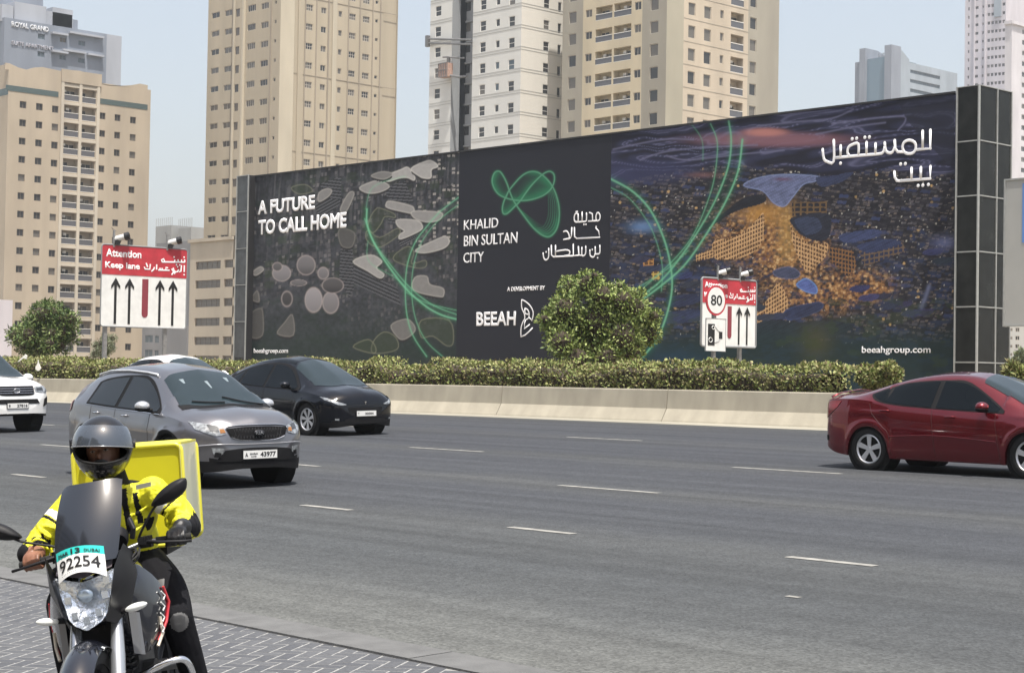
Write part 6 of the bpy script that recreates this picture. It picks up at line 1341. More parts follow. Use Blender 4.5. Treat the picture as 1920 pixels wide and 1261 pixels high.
# roof rails; pale glints painted as patches on the opaque windscreen
for sd in (-1, 1): g = MB(); P = [c.ray((x, sd*.56, 5), (0, 0, -1))[0]+Vector((0, 0, .035)) for x in (-2.9, -2.5, -1.9, -1.3, -1.0)]; g.tube([P[0]-Vector((0, 0, .04))]+P+[P[-1]-Vector((0, 0, .04))], .016, 6); g.build('roof_rail', alloy, c.root, smooth=True)
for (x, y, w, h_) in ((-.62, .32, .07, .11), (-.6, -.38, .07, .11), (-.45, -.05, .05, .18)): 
    c.patch('seat_glint', [(x+h_/2, y-w*.2), (x+h_/2, y+w*.2)], [(x-h_/2, y-w/2), (x-h_/2, y+w/2)], 'z', mat('painted_glint', (.17, .21, .23), .4), .010, 4, 4)
for ax in (0, -sp['wb']):
    for sd in (-1, 1): c.wheel(ax, sd, 'double')
c.place(-20.2, 13.55, R(-5)); c.root.scale = (.975,)*3; grey = c

# ---- black electric fastback
bk = cpaint('gloss_black_paint', (.003, .004, .007), .0, .14, coat=.35)
sp = dict(cladz=lambda x: .30, W=1.92, wb=2.89, wr=.345, arch=.40, xf=.86, xr=-3.89, widest=.62, crease=(.74, -.02), tumble=.46, crown=.06, tw=.255, rim=.70,
    top=[(-3.90, .60), (-3.88, .98), (-3.80, 1.10), (-3.4, 1.24), (-2.9, 1.42), (-2.4, 1.55), (-1.8, 1.62), (-1.4, 1.615), (-.95, 1.54), (-.4, 1.30), (.05, 1.06), (.2, 1.0), (.5, .945), (.72, .86), (.81, .76), (.85, .60), (.86, .45)],
    belt=[(-3.90, .58), (-3.8, 1.03), (-3.3, 1.08), (-2.6, 1.05), (-1.6, .995), (-.6, .95), (0, .915), (.4, .84), (.65, .76), (.80, .64), (.86, .42)],
    plan=[(-3.90, .45), (-3.86, .66), (-3.74, .80), (-3.4, .90), (-2.8, .96), (-1.4, .94), (0, .955), (.3, .93), (.50, .90), (.69, .82), (.79, .68), (.84, .50), (.86, .30)],
    low=[(-3.90, .42), (-3.6, .28), (-2.6, .19), (0, .18), (.6, .17), (.80, .19), (.86, .24)])
c = Car('fastback', 'glossy black electric fastback with slim headlamps driving behind the grey crossover', 'car', sp, bk)
side_trim(c, [(-3.25, 1.11), (-2.6, 1.06), (-1.6, 1.0), (-.35, .95)], [(-3.2, 1.17), (-2.7, 1.38), (-2.0, 1.52), (-1.4, 1.53), (-.9, 1.42), (-.33, 1.0)], darkp)
glass_sides(c, [([(-3.12, 1.10), (-2.62, 1.075)], [(-3.05, 1.17), (-2.62, 1.36)]), ([(-2.55, 1.07), (-1.68, 1.02)], [(-2.55, 1.39), (-2.1, 1.475), (-1.68, 1.50)]), ([(-1.6, 1.015), (-.48, .97)], [(-1.6, 1.50), (-1.3, 1.48), (-.9, 1.35), (-.46, 1.04)])], tint)
for sd in (-1, 1):
    c.vline(-1.64, -1.6, 1.0, .27, sd); c.vline(-.52, -.5, .95, .27, sd); c.line([(-2.7, 1.04), (-2.66, .8), (-2.5, .6)], 'y', sd); c.mirror(-.68, 1.04, sd, bk)
    c.patch('headlight', [(sd*.50, .655), (sd*.68, .66), (sd*.86, .76)], [(sd*.50, .67), (sd*.70, .735), (sd*.875, .83)], 'x+', lampc, .010, 18, 6)
    c.patch('fog_lamp', [(sd*.66, .33), (sd*.74, .34)], [(sd*.66, .37), (sd*.74, .375)], 'x+', lampc, .010, 6, 3)
    c.patch('tail_light', [(-3.82, .93), (-3.45, .98)], [(-3.80, 1.02), (-3.45, 1.03)], 'y', tail, .008, 8, 4, side=sd)
    c.line([(-2.3, .29), (-1.6, .275), (-.5, .275)], 'y', sd, .012, mat('soft_trim', (.05, .05, .055), .4), 'sill_strip')
c.patch('windscreen', [(.0, -.70), (.14, -.4), (.17, 0), (.14, .4), (.0, .70)], [(-.88, -.56), (-.96, -.3), (-1.0, 0), (-.96, .3), (-.88, .56)], 'z', wsg, .006, 28, 16)
c.patch('glass_roof', [(-.98, -.5), (-1.06, 0), (-.98, .5)], [(-2.6, -.5), (-2.7, 0), (-2.6, .5)], 'z', tint, .005, 20, 18)
c.line([(-.72, .62), (-.38, .64), (0, .645), (.38, .64), (.72, .62)], 'x+', 1, .008, seam, 'bonnet_gap', .002)
c.patch('lower_intake', [(-.60, .26), (.60, .26)], [(-.52, .36), (0, .37), (.52, .36)], 'x+', darkp, .006, 20, 4)
c.patch('nose_panel', [(-.42, .48), (.42, .48)], [(-.46, .60), (.46, .60)], 'x+', darkp, .006, 20, 4)
h, _ = c.ray((6, 0, .69), (-1, 0, 0)); g = MB(); g.cbox((h.x+.006, 0, .69), (.01, .012, .05)); g.cbox((h.x+.006, 0, .715), (.01, .05, .012)); g.build('badge', chrome, c.root)
c.plate(.47, texts=[('T', .06, .25, .12, .45), ('30504', .42, .25, .86, .45)])
sp['rimmat'] = alloy
for ax in (0, -sp['wb']):
    for sd in (-1, 1): c.wheel(ax, sd, 'turbine')
c.place(-30.44, 23.33); blackcar = c

# ---- red saloon
rd = cpaint('deep_red_paint', (.165, .007, .014), .75, .26)
sp = dict(W=1.775, wb=2.70, wr=.318, arch=.365, xf=.88, xr=-3.65, widest=.58, crease=(.80, -.045), rock=1, tumble=.43, crown=.05, tw=.215, rim=.70,
    top=[(-3.66, .60), (-3.645, .98), (-3.57, 1.09), (-3.3, 1.115), (-3.05, 1.135), (-2.7, 1.22), (-2.25, 1.345), (-1.8, 1.415), (-1.4, 1.43), (-1.0, 1.385), (-.5, 1.20), (-.1, 1.02), (.1, .95), (.4, .90), (.66, .80), (.80, .68), (.86, .55), (.88, .42)],
    belt=[(-3.66, .58), (-3.6, .99), (-3.3, 1.06), (-2.8, 1.05), (-2.3, .985), (-1.6, .935), (-.8, .895), (-.2, .87), (.2, .82), (.5, .74), (.72, .64), (.88, .40)],
    plan=[(-3.66, .42), (-3.62, .62), (-3.5, .76), (-3.2, .85), (-2.7, .885), (-1.4, .88), (0, .885), (.3, .86), (.52, .80), (.70, .68), (.81, .50), (.86, .35), (.88, .2)],
    low=[(-3.66, .45), (-3.5, .30), (-3.2, .22), (-2.4, .19), (0, .18), (.5, .17), (.78, .18), (.88, .24)])
c = Car('saloon_car', 'dark red four-door saloon with five-spoke silver wheels cut by the right edge', 'car', sp, rd)
side_trim(c, [(-2.70, 1.12), (-2.6, 1.05), (-2.3, .99), (-1.6, .945), (-.42, .90)], [(-2.70, 1.14), (-2.45, 1.235), (-2.1, 1.32), (-1.5, 1.355), (-1.1, 1.315), (-.42, .94)], darkp)
glass_sides(c, [([(-2.65, 1.115), (-2.52, 1.05), (-2.3, 1.005), (-1.62, .958)], [(-2.65, 1.135), (-2.4, 1.225), (-2.1, 1.30), (-1.62, 1.335)]), ([(-1.54, .955), (-.52, .918)], [(-1.54, 1.335), (-1.2, 1.31), (-.9, 1.19), (-.50, .96)])], tint)
gapd = mat('red_door_gap', (.02, .002, .003), .6)
for sd in (-1, 1):
    c.vline(-1.60, -1.52, .94, .24, sd, m_=gapd); c.vline(-.55, -.45, .89, .24, sd, m_=gapd); c.line([(-2.68, 1.0), (-2.62, .85), (-2.45, .68), (-2.32, .55), (-2.28, .24)], 'y', sd, m_=gapd)
    c.line([(-2.2, .205), (-1.4, .195), (-.45, .195)], 'y', sd, .01, m_=gapd)
    c.handle(-2.40, .90, sd, rd); c.handle(-1.28, .835, sd, rd); c.mirror(-.70, .965, sd, rd)
    c.patch('tail_light', [(-3.62, .74), (-3.50, .80), (-3.30, .93)], [(-3.60, .97), (-3.45, 1.02), (-3.22, 1.03)], 'y', tail, .008, 10, 6, side=sd)
    c.patch('headlight', [(sd*.42, .60), (sd*.72, .68)], [(sd*.46, .66), (sd*.76, .78)], 'x+', lampc, .01, 12, 6)
    c.line([(-2.3, .52), (-1.5, .555), (-.5, .50)], 'y', sd, .03, rd, 'door_moulding', -.006)
c.patch('windscreen', [(-.18, -.64), (-.04, -.38), (-.01, 0), (-.04, .38), (-.18, .64)], [(-.92, -.5), (-1.0, -.26), (-1.03, 0), (-1.0, .26), (-.92, .5)], 'z', wsg, .006, 28, 14)
c.patch('rear_window', [(-2.98, -.55), (-3.02, 0), (-2.98, .55)], [(-2.42, -.46), (-2.34, 0), (-2.42, .46)], 'z', tint, .006, 20, 10)
c.patch('bumper_reflector', [(-3.66, .42), (-3.5, .42)], [(-3.66, .50), (-3.5, .50)], 'y', darkp, .006, 6, 3, side=-1)
P = [c.ray((-3.45, y, 5), (0, 0, -1))[0]+Vector((-.02, 0, .03)) for y in (-.7, -.5, -.25, 0, .25, .5, .7)]; g = MB(); g.tube([P[0]-Vector((0, 0, .04))]+P+[P[-1]-Vector((0, 0, .04))], .03, 6, sq=((0, 0, 1), .35)); g.build('boot_spoiler', rd, c.root, smooth=True)
for ax in (0, -sp['wb']):
    for sd in (-1, 1): c.wheel(ax, sd, 'five')
c.place(-13.02, 22.85); redcar = c

# ---- white off-road wagon at the left edge
wh = cpaint('white_paint', (.70, .70, .69), .0, .3)
sp = dict(cladz=lambda x: .42, cladarch=.03, W=1.86, wb=2.75, wr=.385, arch=.44, xf=.93, xr=-3.87, widest=.72, crease=(.92, -.0), tumble=.36, crown=.05, tw=.265, rim=.6,
    top=[(-3.88, .7), (-3.86, 1.2), (-3.7, 1.62), (-3.4, 1.80), (-2.4, 1.85), (-1.3, 1.83), (-.95, 1.76), (-.5, 1.48), (-.12, 1.24), (.05, 1.19), (.4, 1.16), (.68, 1.10), (.80, 1.0), (.87, .85), (.915, .65), (.93, .5)],
    belt=[(-3.88, .68), (-3.7, 1.18), (-2.6, 1.17), (-1.3, 1.13), (-.3, 1.11), (.2, 1.06), (.6, .98), (.8, .86), (.93, .48)],
    plan=[(-3.88, .6), (-3.8, .8), (-3.5, .9), (-2.7, .93), (-1.3, .915), (0, .93), (.4, .925), (.64, .86), (.78, .74), (.87, .56), (.915, .40), (.93, .26)],
    low=[(-3.88, .5), (-3.3, .42), (-2.4, .34), (0, .34), (.5, .34), (.78, .36), (.93, .42)])
c = Car('off_road_wagon', 'white off-road wagon with slatted chrome grille cut by the left edge', 'car', sp, wh)
side_trim(c, [(-3.5, 1.2), (-2.6, 1.18), (-.3, 1.12)], [(-3.4, 1.6), (-2.6, 1.7), (-1.4, 1.72), (-1.0, 1.6), (-.32, 1.16)], darkp)
glass_sides(c, [([(-2.5, 1.2), (-1.6, 1.16)], [(-2.5, 1.66), (-1.6, 1.68)]), ([(-1.5, 1.16), (-.42, 1.13)], [(-1.5, 1.68), (-1.1, 1.56), (-.44, 1.2)])], tint)
c.patch('windscreen', [(-.14, -.70), (-.02, -.4), (.0, 0), (-.02, .4), (-.14, .70)], [(-.88, -.58), (-.94, -.3), (-.96, 0), (-.94, .3), (-.88, .58)], 'z', wsg, .008, 28, 14)
for sd in (-1, 1):
    c.mirror(-.55, 1.16, sd, wh, size=(.11, .13, .1)); c.patch('headlight', [(sd*.47, .90), (sd*.66, .88), (sd*.84, .90)], [(sd*.45, 1.0), (sd*.66, 1.02), (sd*.85, 1.03)], 'x+', lampc, .012, 14, 6)
    c.patch('headlight_projector', [(sd*.50, .92), (sd*.68, .92)], [(sd*.50, .98), (sd*.68, .99)], 'x+', lampd, .016, 8, 4)
    c.patch('fog_lamp', [(sd*.66, .56), (sd*.82, .62)], [(sd*.70, .74), (sd*.85, .80)], 'x+', darkp, .012, 8, 6); c.vline(-.58, -.55, 1.12, .42, sd)
c.patch('grille', [(-.44, .86), (-.3, .82), (.3, .82), (.44, .86)], [(-.44, 1.02), (-.3, 1.03), (.3, 1.03), (.44, 1.02)], 'x+', darkp, .008, 20, 6)
for z in (.87, .92, .97, 1.02): c.line([(-.42, z), (-.2, z), (.2, z), (.42, z)], 'x+', 1, .016, chrome, 'grille_bar', .018)
g = MB(); h, _ = c.ray((6, 0, .93), (-1, 0, 0)); g.tube([(h.x+.03, .075*math.cos(a), .93+.05*math.sin(a)) for a in [2*math.pi*k/16 for k in range(16)]], .009, 6, closed=True); g.tube([(h.x+.03, .03*math.cos(a), .93+.048*math.sin(a)) for a in [2*math.pi*k/16 for k in range(16)]], .007, 6, closed=True); g.build('badge', chrome, c.root, smooth=True)
c.patch('lower_intake', [(-.56, .64), (.56, .64)], [(-.5, .74), (.5, .74)], 'x+', darkp, .010, 20, 4)
c.plate(.60, texts=[('B', .06, .25, .14, .5), ('27816', .45, .2, .95, .6)], w=.5, hgt=.11)
for ax in (0, -sp['wb']):
    for sd in (-1, 1): c.wheel(ax, sd, 'six')
q = on_road(40, 805); c.place(q.x+.45, q.y-.8); whitesuv = c

# ---- white saloon seen over the crossover's roof
sp = dict(W=1.80, wb=2.70, wr=.32, arch=.37, xf=.90, xr=-3.75, widest=.58, tumble=.43, crown=.05, tw=.215,
    top=[(-3.76, .60), (-3.74, .92), (-3.6, 1.05), (-3.1, 1.10), (-2.7, 1.25), (-2.3, 1.40), (-1.8, 1.465), (-1.3, 1.46), (-.95, 1.39), (-.45, 1.18), (-.1, 1.0), (.1, .95), (.5, .88), (.75, .76), (.86, .6), (.90, .42)],
    belt=[(-3.76, .58), (-3.6, .96), (-2.8, 1.0), (-1.6, .95), (-.2, .88), (.3, .80), (.7, .66), (.90, .40)],
    plan=[(-3.76, .45), (-3.7, .66), (-3.5, .80), (-2.8, .89), (-1.4, .89), (0, .895), (.4, .86), (.66, .72), (.84, .45), (.90, .22)],
    low=[(-3.76, .45), (-3.2, .22), (-2.4, .19), (0, .18), (.6, .17), (.90, .24)])
c = Car('white_saloon', 'white saloon of which only the roof and windows show above the grey crossover', 'car', sp, wh)
side_trim(c, [(-3.05, 1.04), (-1.6, .97), (-.42, .90)], [(-3.0, 1.12), (-2.4, 1.33), (-1.6, 1.39), (-1.05, 1.31), (-.42, .95)], darkp)
glass_sides(c, [([(-2.9, 1.05), (-1.64, .98)], [(-2.85, 1.12), (-2.3, 1.33), (-1.64, 1.365)]), ([(-1.54, .975), (-.52, .925)], [(-1.54, 1.365), (-1.1, 1.29), (-.50, .98)])], tint)
c.patch('windscreen', [(-.14, -.66), (0, -.4), (.02, 0), (0, .4), (-.14, .66)], [(-.86, -.54), (-.93, -.28), (-.95, 0), (-.93, .28), (-.86, .54)], 'z', wsg, .006, 28, 14)
for sd in (-1, 1):
    c.mirror(-.62, 1.0, sd, wh); c.vline(-1.6, -1.58, .95, .24, sd); c.patch('headlight', [(sd*.45, .62), (sd*.76, .68)], [(sd*.48, .70), (sd*.80, .80)], 'x+', lampc, .01, 10, 5)
for ax in (0, -sp['wb']):
    for sd in (-1, 1): c.wheel(ax, sd, 'five')
c.place(-42.3, 27.6); c.root.scale = (1.12,)*3; wsal = c
# ================================================================== MOTORCYCLE, RIDER, DELIVERY BOX
LEAN, BYAW, STEER = R(9.5), R(12), R(3)
BD = 7.65
_bp = at_d(186, 1056, BD); _al = math.atan2(-_bp.y, -_bp.x)-BYAW
RB = Matrix.Rotation(_al, 4, 'Z') @ Matrix.Rotation(LEAN, 4, 'X')
_off = RB @ Vector((.24, 0, .92)); GZB = CROSS*(_bp.y)
BL = Vector((_bp.x-_off.x, _bp.y-_off.y, 0)); BL.z = CROSS*BL.y+.0
BM = Matrix.Translation(BL) @ RB
S0 = Vector((.28, 0, .95)); SAX = Vector((-.44, 0, .9)).normalized()
MS = Matrix.Translation(S0) @ Matrix.Rotation(-STEER, 4, SAX) @ Matrix.Translation(-S0)
def steer(g): g.v = [tuple(MS @ Vector(v)) for v in g.v]; return g
def mthing(name, label, cat, M): 
    o = thing(name, label, cat); o.matrix_world = M; return o
def fuse(g, voxel, smooth=4, name='body', fac=.5):
    me = g.mesh('tmp', rubber); o = link('tmp', me); md = o.modifiers.new('r', 'REMESH'); md.mode = 'VOXEL'; md.voxel_size = voxel; md.adaptivity = 0
    sm_ = o.modifiers.new('s', 'SMOOTH'); sm_.factor = fac; sm_.iterations = smooth
    dg = bpy.context.evaluated_depsgraph_get(); dg.update(); r = bpy.data.meshes.new_from_object(o.evaluated_get(dg)); bpy.data.objects.remove(o); r.name = name
    r.polygons.foreach_set('use_smooth', [True]*len(r.polygons)); r.materials.clear(); return r
gblk = mat('bike_gloss_black', (.008, .009, .014), .12, .1, coat=1.0, spec=.6); mblk = mat('bike_matt_black', (.010, .010, .012), .55, spec=.25); eng = mat('engine_grey', (.05, .05, .052), .45, .6, var=.3, scale=20)
silv = mat('fork_silver', (.55, .57, .60), .25, .8); white_l = mat('signal_lens', (.72, .74, .72), .2, spec=.7); shield = mat('smoked_shield', (.016, .019, .026), .15, spec=.7, coat=.4); redg = mat('graphic_red', (.45, .02, .03), .3, coat=.6)
creamg = mat('graphic_cream', (.55, .5, .42), .3); teal = mat('plate_teal', (.03, .55, .50), .4); bpw = mat('bike_plate_white', (.80, .81, .80), .4)
bike = mthing('motorcycle', 'black delivery motorcycle with dark windshield and white plate leaning at the kerb side', 'motorcycle', BM)
def bpart(g, name, m_, smooth=True, angle=45, st=False, parent=None): 
    if st: steer(g)
    return g.build(name, m_, parent or bike, smooth=smooth, angle=angle)
# wheels
def bwheel(x, st):
    w = empty('wheel', (0, 0, 0), 0, bike); M0 = Matrix.Translation((x, 0, .30)) @ Matrix.Rotation(R(90), 4, 'X')
    g = MB(); g.lathe([(.225, -.04), (.27, -.05), (.293, -.03), (.30, 0), (.293, .03), (.27, .05), (.225, .04)], M0, 40); bpart(g, 'tyre', rubber, st=st, parent=w)
    g = MB(); g.lathe([(.228, -.035), (.205, -.02), (.205, .02), (.228, .035)], M0, 36)
    for k in range(5): a = 2*math.pi*k/5; g.tube([M0 @ Vector((.03*math.cos(a), .03*math.sin(a), 0)), M0 @ Vector((.21*math.cos(a+.2), .21*math.sin(a+.2), 0))], .014, 6)
    g.lathe([(0, -.05), (.04, -.05), (.04, .05), (0, .05)], M0, 14); bpart(g, 'rim', mblk, st=st, parent=w)
bwheel(.66, True); bwheel(-.66, False)
for s_ in (-1, 1):
    g = MB(); g.tube([(.335, s_*.088, .90), (.46, s_*.088, .655)], .0235, 14); bpart(g, 'fork_tube', silv, st=True)
    g = MB(); g.tube([(.45, s_*.088, .675), (.53, s_*.088, .53), (.65, s_*.088, .31)], [.024, .031, .030], 14); bpart(g, 'fork_leg', mat('fork_slider', (.42, .44, .47), .35, .7) if s_ > 0 else silv, st=True)
g = MB(); g.cbox((.325, 0, .915), (.09, .24, .035)); g.cbox((.40, 0, .76), (.09, .23, .04)); bpart(g, 'fork_clamp', mblk, st=True)
# mudguard
rows = []
for k in range(15):
    a = R(30+110*k/14); r_ = .33; rows.append([(.66+math.cos(a)*(r_-.035*abs(t)**2.2+.01)-0*t, t*.073, .30+math.sin(a)*(r_-.045*abs(t)**2.2)) for t in [j/5-1 for j in range(11)]])
g = MB(); g.grid(rows); g.grid([[(x, y*.97, z-.006) for x, y, z in r] for r in rows]); bpart(g, 'front_mudguard', gblk, st=True)
# headlight: lens shell with reflector bowl behind
def lens_x(y, z): return .575+.035*(1-(y/.13)**2)-(z-.66)*.30
outl = lambda s: [(y*s, .775+(z-.775)*s) for y, z in [(-.128, .895), (-.116, .83), (-.098, .755), (-.075, .70), (-.04, .668), (0, .658), (.04, .668), (.075, .70), (.098, .755), (.116, .83), (.128, .895), (.07, .872), (0, .858), (-.07, .872)]]
def lens_rows(s, dx, n=10):
    rows = []
    for k in range(n+1):
        z = .658+(.896-.658)*k/n
        # half width at this height
        hw = interp([(.658, .006), (.668, .04), (.70, .075), (.755, .100), (.83, .122), (.896, .142)], z)*s
        zt = lambda y: min(z, .858+.037*min(1, abs(y)/.128)**1.2) if z > .85 else z
        rows.append([(lens_x(y, zt(y))+dx, y, .775+(zt(y)-.775)*s) for y in [hw*(j/8-1) for j in range(17)]])
    return rows
g = MB(); g.grid(lens_rows(1.0, 0.006)); 
HL = bpy.data.materials.new('headlight_glass'); HL.use_nodes = True; _b = HL.node_tree.nodes['Principled BSDF']; _b.inputs['Base Color'].default_value = (.9, .95, 1, 1); _b.inputs['Roughness'].default_value = .03; _b.inputs['Transmission Weight'].default_value = 1.0; _b.inputs['IOR'].default_value = 1.2; MAT['headlight_glass'] = HL
hlp = bpart(g, 'headlight', HL, st=True)
rf = mat('reflector_silver', (.80, .82, .85), .22, .85, bump=.5, bscale=26, bdist=.02)
g = MB(); rr_ = lens_rows(.97, -.012); n9 = len(rr_)
rr2 = [[(x-.05*math.cos(min(1, abs(y)/.115)*math.pi/2)*math.sin(math.pi*k/(n9-1)), y, z) for x, y, z in r] for k, r in enumerate(rr_)]; g.grid(rr2); bpart(g, 'reflector', rf, st=True, parent=hlp)
g = MB(); g.ball((.545, 0, .80), (.012, .034, .030), 14, 10); bpart(g, 'bulb_cap', mat('projector_lens', (.45, .52, .60), .12, .5, spec=.9), st=True, parent=hlp)
g = MB(); 
for y, z in ((-.05, .725), (0, .70), (.05, .725), (-.075, .79), (.08, .79), (-.09, .85), (.09, .85)): g.cbox((lens_x(y, z)-.022, y, z), (.012, .026, .03))
bpart(g, 'reflector_facets', mat('facet_silver', (.6, .64, .7), .12, .9), smooth=False, st=True, parent=hlp); bike.children and None
# cowl: black body around the lamp going back and up under the shield
rows = []
for k in range(9):
    t = k/8; s_ = 1.06+.30*math.sin(t*math.pi*.6); rows.append([(lens_x(0, z)-.02-.17*t-(.03*abs(y)/.13), y*s_, .785+(z-.775)*(1.05+.12*t)) for y, z in outl(1.0)])
g = MB(); g.grid(rows, close=True); bpart(g, 'headlight_cowl', gblk, st=True)
for s_ in (-1, 1):
    g = MB(); P = [(.54, s_*.140, .905), (.555, s_*.122, .83), (.575, s_*.100, .74), (.57, s_*.075, .685), (.50, s_*.10, .66), (.42, s_*.15, .72), (.37, s_*.185, .84), (.37, s_*.18, .94), (.46, s_*.17, .985)]
    c_ = (.50, s_*.16, .83); g.add(P+[c_, (.49, s_*.10, .83)], [(i, (i+1) % 9, 9) for i in range(9)]+[((i+1) % 9, i, 10) for i in range(9)]); bpart(g, 'cowl_wing', mat('cowl_black', (.008, .008, .010), .28, spec=.5), angle=60, st=True)
# dark brow above the lamp
g = MB(); g.grid([[(.535-.02*abs(y)/.1, y, .872+.028*(abs(y)/.12)) for y in (-.12, -.06, 0, .06, .12)], [(.50-.02*abs(y)/.1, y, .905+.022*(abs(y)/.12)) for y in (-.12, -.06, 0, .06, .12)]]); bpart(g, 'cowl_brow', mat('brow_grey', (.12, .10, .11), .35, .3), st=True)
# windshield: bent smoked sheet with real thickness
rows = []; rows2 = []
for k in range(13):
    t = k/12; z = .93+.33*t; hw = .132-.004*t+.012*math.sin(t*3.1); x0 = .545-.175*t+.02*math.sin(t*3.1)
    row = []
    for j in range(15):
        u = j/7-1; cor = max(0, abs(u)-.8)/.2; row.append((x0-.05*u*u, u*hw+.012+.035*t, z-(.012*cor if k == 12 else 0)))
    rows.append(row); rows2.append([(x-.004, y, z) for x, y, z in row])
g = MB(); g.grid(rows); g.grid(rows2); bpart(g, 'windshield', shield, st=True, angle=70)
# number plate, curved, two colours
def plate_pt(u, v, o=0): # u -1..1, v 0..1
    y = u*.102; return (.566-.035*u*u+o-.028*(v-.5), y, .885+.125*v-.020*u*u+.018*(1-u*u)*(1-v))
g = MB(); g.grid([[plate_pt(j/8-1, v*.72) for j in range(17)] for v in (0, .5, 1)]); g.grid([[plate_pt(j/8-1, v*.72, -.004) for j in range(17)] for v in (0, .5, 1)]); bp_ = bpart(g, 'number_plate', bpw, st=True)
g = MB(); g.grid([[plate_pt(j/8-1, .72+v*.28, .0) for j in range(17)] for v in (0, .5, 1)]); bpart(g, 'plate_band', teal, st=True, parent=bp_)
def plate_text(s, u0, v0, u1, h, bold):
    me = text_mesh(s, name='plate_lettering', mat_=platek, width=(u1-u0)*.102, height=h*.135, bold=bold, ext=.0008)
    for v in me.vertices:
        u = u0+v.co.x/.102; vv = v0+v.co.y/.135; p = plate_pt(u, vv, .0028+v.co.z); v.co = MS @ Vector(p)
    link('plate_lettering', me, bp_)
plate_text('92254', -.86, .22, .84, .42, .012); plate_text('13', -.28, .75, .12, .21, .03); plate_text('MAR', -.88, .765, -.38, .13, .04); plate_text('DUBAI', .28, .78, .85, .11, .01)
plate_text('......... ........', -.8, .10, .84, .02, .0)
# bars, grips, levers, switches
barp = [(.125, -.375, .945), (.16, -.21, .955), (.205, -.13, .945), (.235, -.06, .925), (.24, 0, .922), (.235, .06, .925), (.205, .13, .945), (.16, .21, .955), (.125, .375, .945)]
g = MB(); g.tube(smoothcurve(barp, 4), .011, 10); bpart(g, 'handlebar', mat('bar_steel', (.18, .18, .19), .35, .8), st=True)
for s_ in (-1, 1):
    g = MB(); g.tube([(.123, s_*.385, .945), (.128, s_*.36, .946), (.158, s_*.235, .954)], [.017, .0165, .016], 12); bpart(g, 'grip', rubber, st=True)
    g = MB(); g.tube([(.195, s_*.21, .958), (.225, s_*.26, .95), (.215, s_*.36, .935), (.20, s_*.40, .93)], [.009, .007, .006, .007], 8); bpart(g, 'lever', mblk, st=True)
    g = MB(); g.cbox((.17, s_*.195, .957), (.05, .05, .05)); g.cbox((.195, s_*.185, .965), (.045, .03, .03)); bpart(g, 'switch_box', mblk, st=True)
g = MB(); g.cbox((.21, -.155, .985), (.05, .06, .04)); bpart(g, 'brake_reservoir', mblk, st=True)
g = MB(); g.lathe([(0, 0), (.045, 0), (.05, .015), (.048, .05), (0, .05)], Matrix.Translation((.30, .10, .985)) @ Matrix.Rotation(R(-55), 4, 'Y'), 20); g.lathe([(0, 0), (.045, 0), (.05, .015), (.048, .05), (0, .05)], Matrix.Translation((.30, -.03, .985)) @ Matrix.Rotation(R(-55), 4, 'Y'), 20); bpart(g, 'instruments', mblk, st=True); bike.children[-1]['kind'] = 'stuff'
g = MB(); g.tube([(.30, .17, .99), (.31, .185, 1.03), (.29, .17, 1.07), (.26, .16, 1.05)], .012, 8); g.tube([(.30, .155, .93), (.36, .165, .90), (.42, .15, .86)], .007, 6); bpart(g, 'phone_mount', mblk, st=True)
g = MB()
for k, (y, dy) in enumerate(((.14, .05), (.1, .10), (-.13, -.04), (.17, .02))): g.tube(smoothcurve([(.20, y, .94), (.36, y+dy, .93-.01*k), (.42, y*.7, .84), (.38, y*.4, .74)], 5), .005, 5)
bpart(g, 'control_cables', rubber, st=True)
# mirrors
for s_, h in ((1, (.20, .335, 1.155)), (-1, (.19, -.42, 1.115))):
    g = MB(); g.tube(smoothcurve([(.185, s_*.165, .965), (.20, s_*.185, 1.0), (h[0]+.01, s_*(abs(h[1])-.075), h[2]-.06), h], 5), .0055, 8); mp = bpart(g, 'mirror_stalk', mblk, st=True)
    g = MB(); c_ = Vector(h)+Vector((0, s_*.0, .0)); pts = []
    lob = [(-.085, -.048), (-.06, -.012), (-.02, .02), (.035, .045), (.08, .05), (.088, .03), (.075, -.005), (.03, -.035), (-.03, -.05)]
    ring = smoothcurve([(0, s_*a, b) for a, b in lob], 3, True); n_ = len(ring)
    V = []; 
    for f_, dx in ((.9, -.012), (1.0, 0), (.93, .02), (.6, .036), (.0, .042)): V += [tuple(c_+Vector((dx, q.y*f_, q.z*f_))) for q in ring]
    F_ = [(a*n_+j, a*n_+(j+1) % n_, (a+1)*n_+(j+1) % n_, (a+1)*n_+j) for a in range(4) for j in range(n_)]+[tuple(range(n_))[::-1]]
    g.add(V, F_); bpart(g, 'mirror_shell', mblk, st=True, parent=mp, angle=50)
# turn signals
for s_ in (-1, 1):
    g = MB(); M = Matrix.Rotation(R(8*s_), 3, 'X'); g.ball((.50, s_*.19, .715), (.022, .050, .017), 14, 8, M=M); g.v = [(x, y, z) for x, y, z in g.v]; ts = bpart(g, 'turn_signal', white_l, st=True)
    g = MB(); g.tube([(.47, s_*.09, .70), (.485, s_*.15, .71)], .013, 8); bpart(g, 'signal_stalk', mblk, st=True, parent=ts)
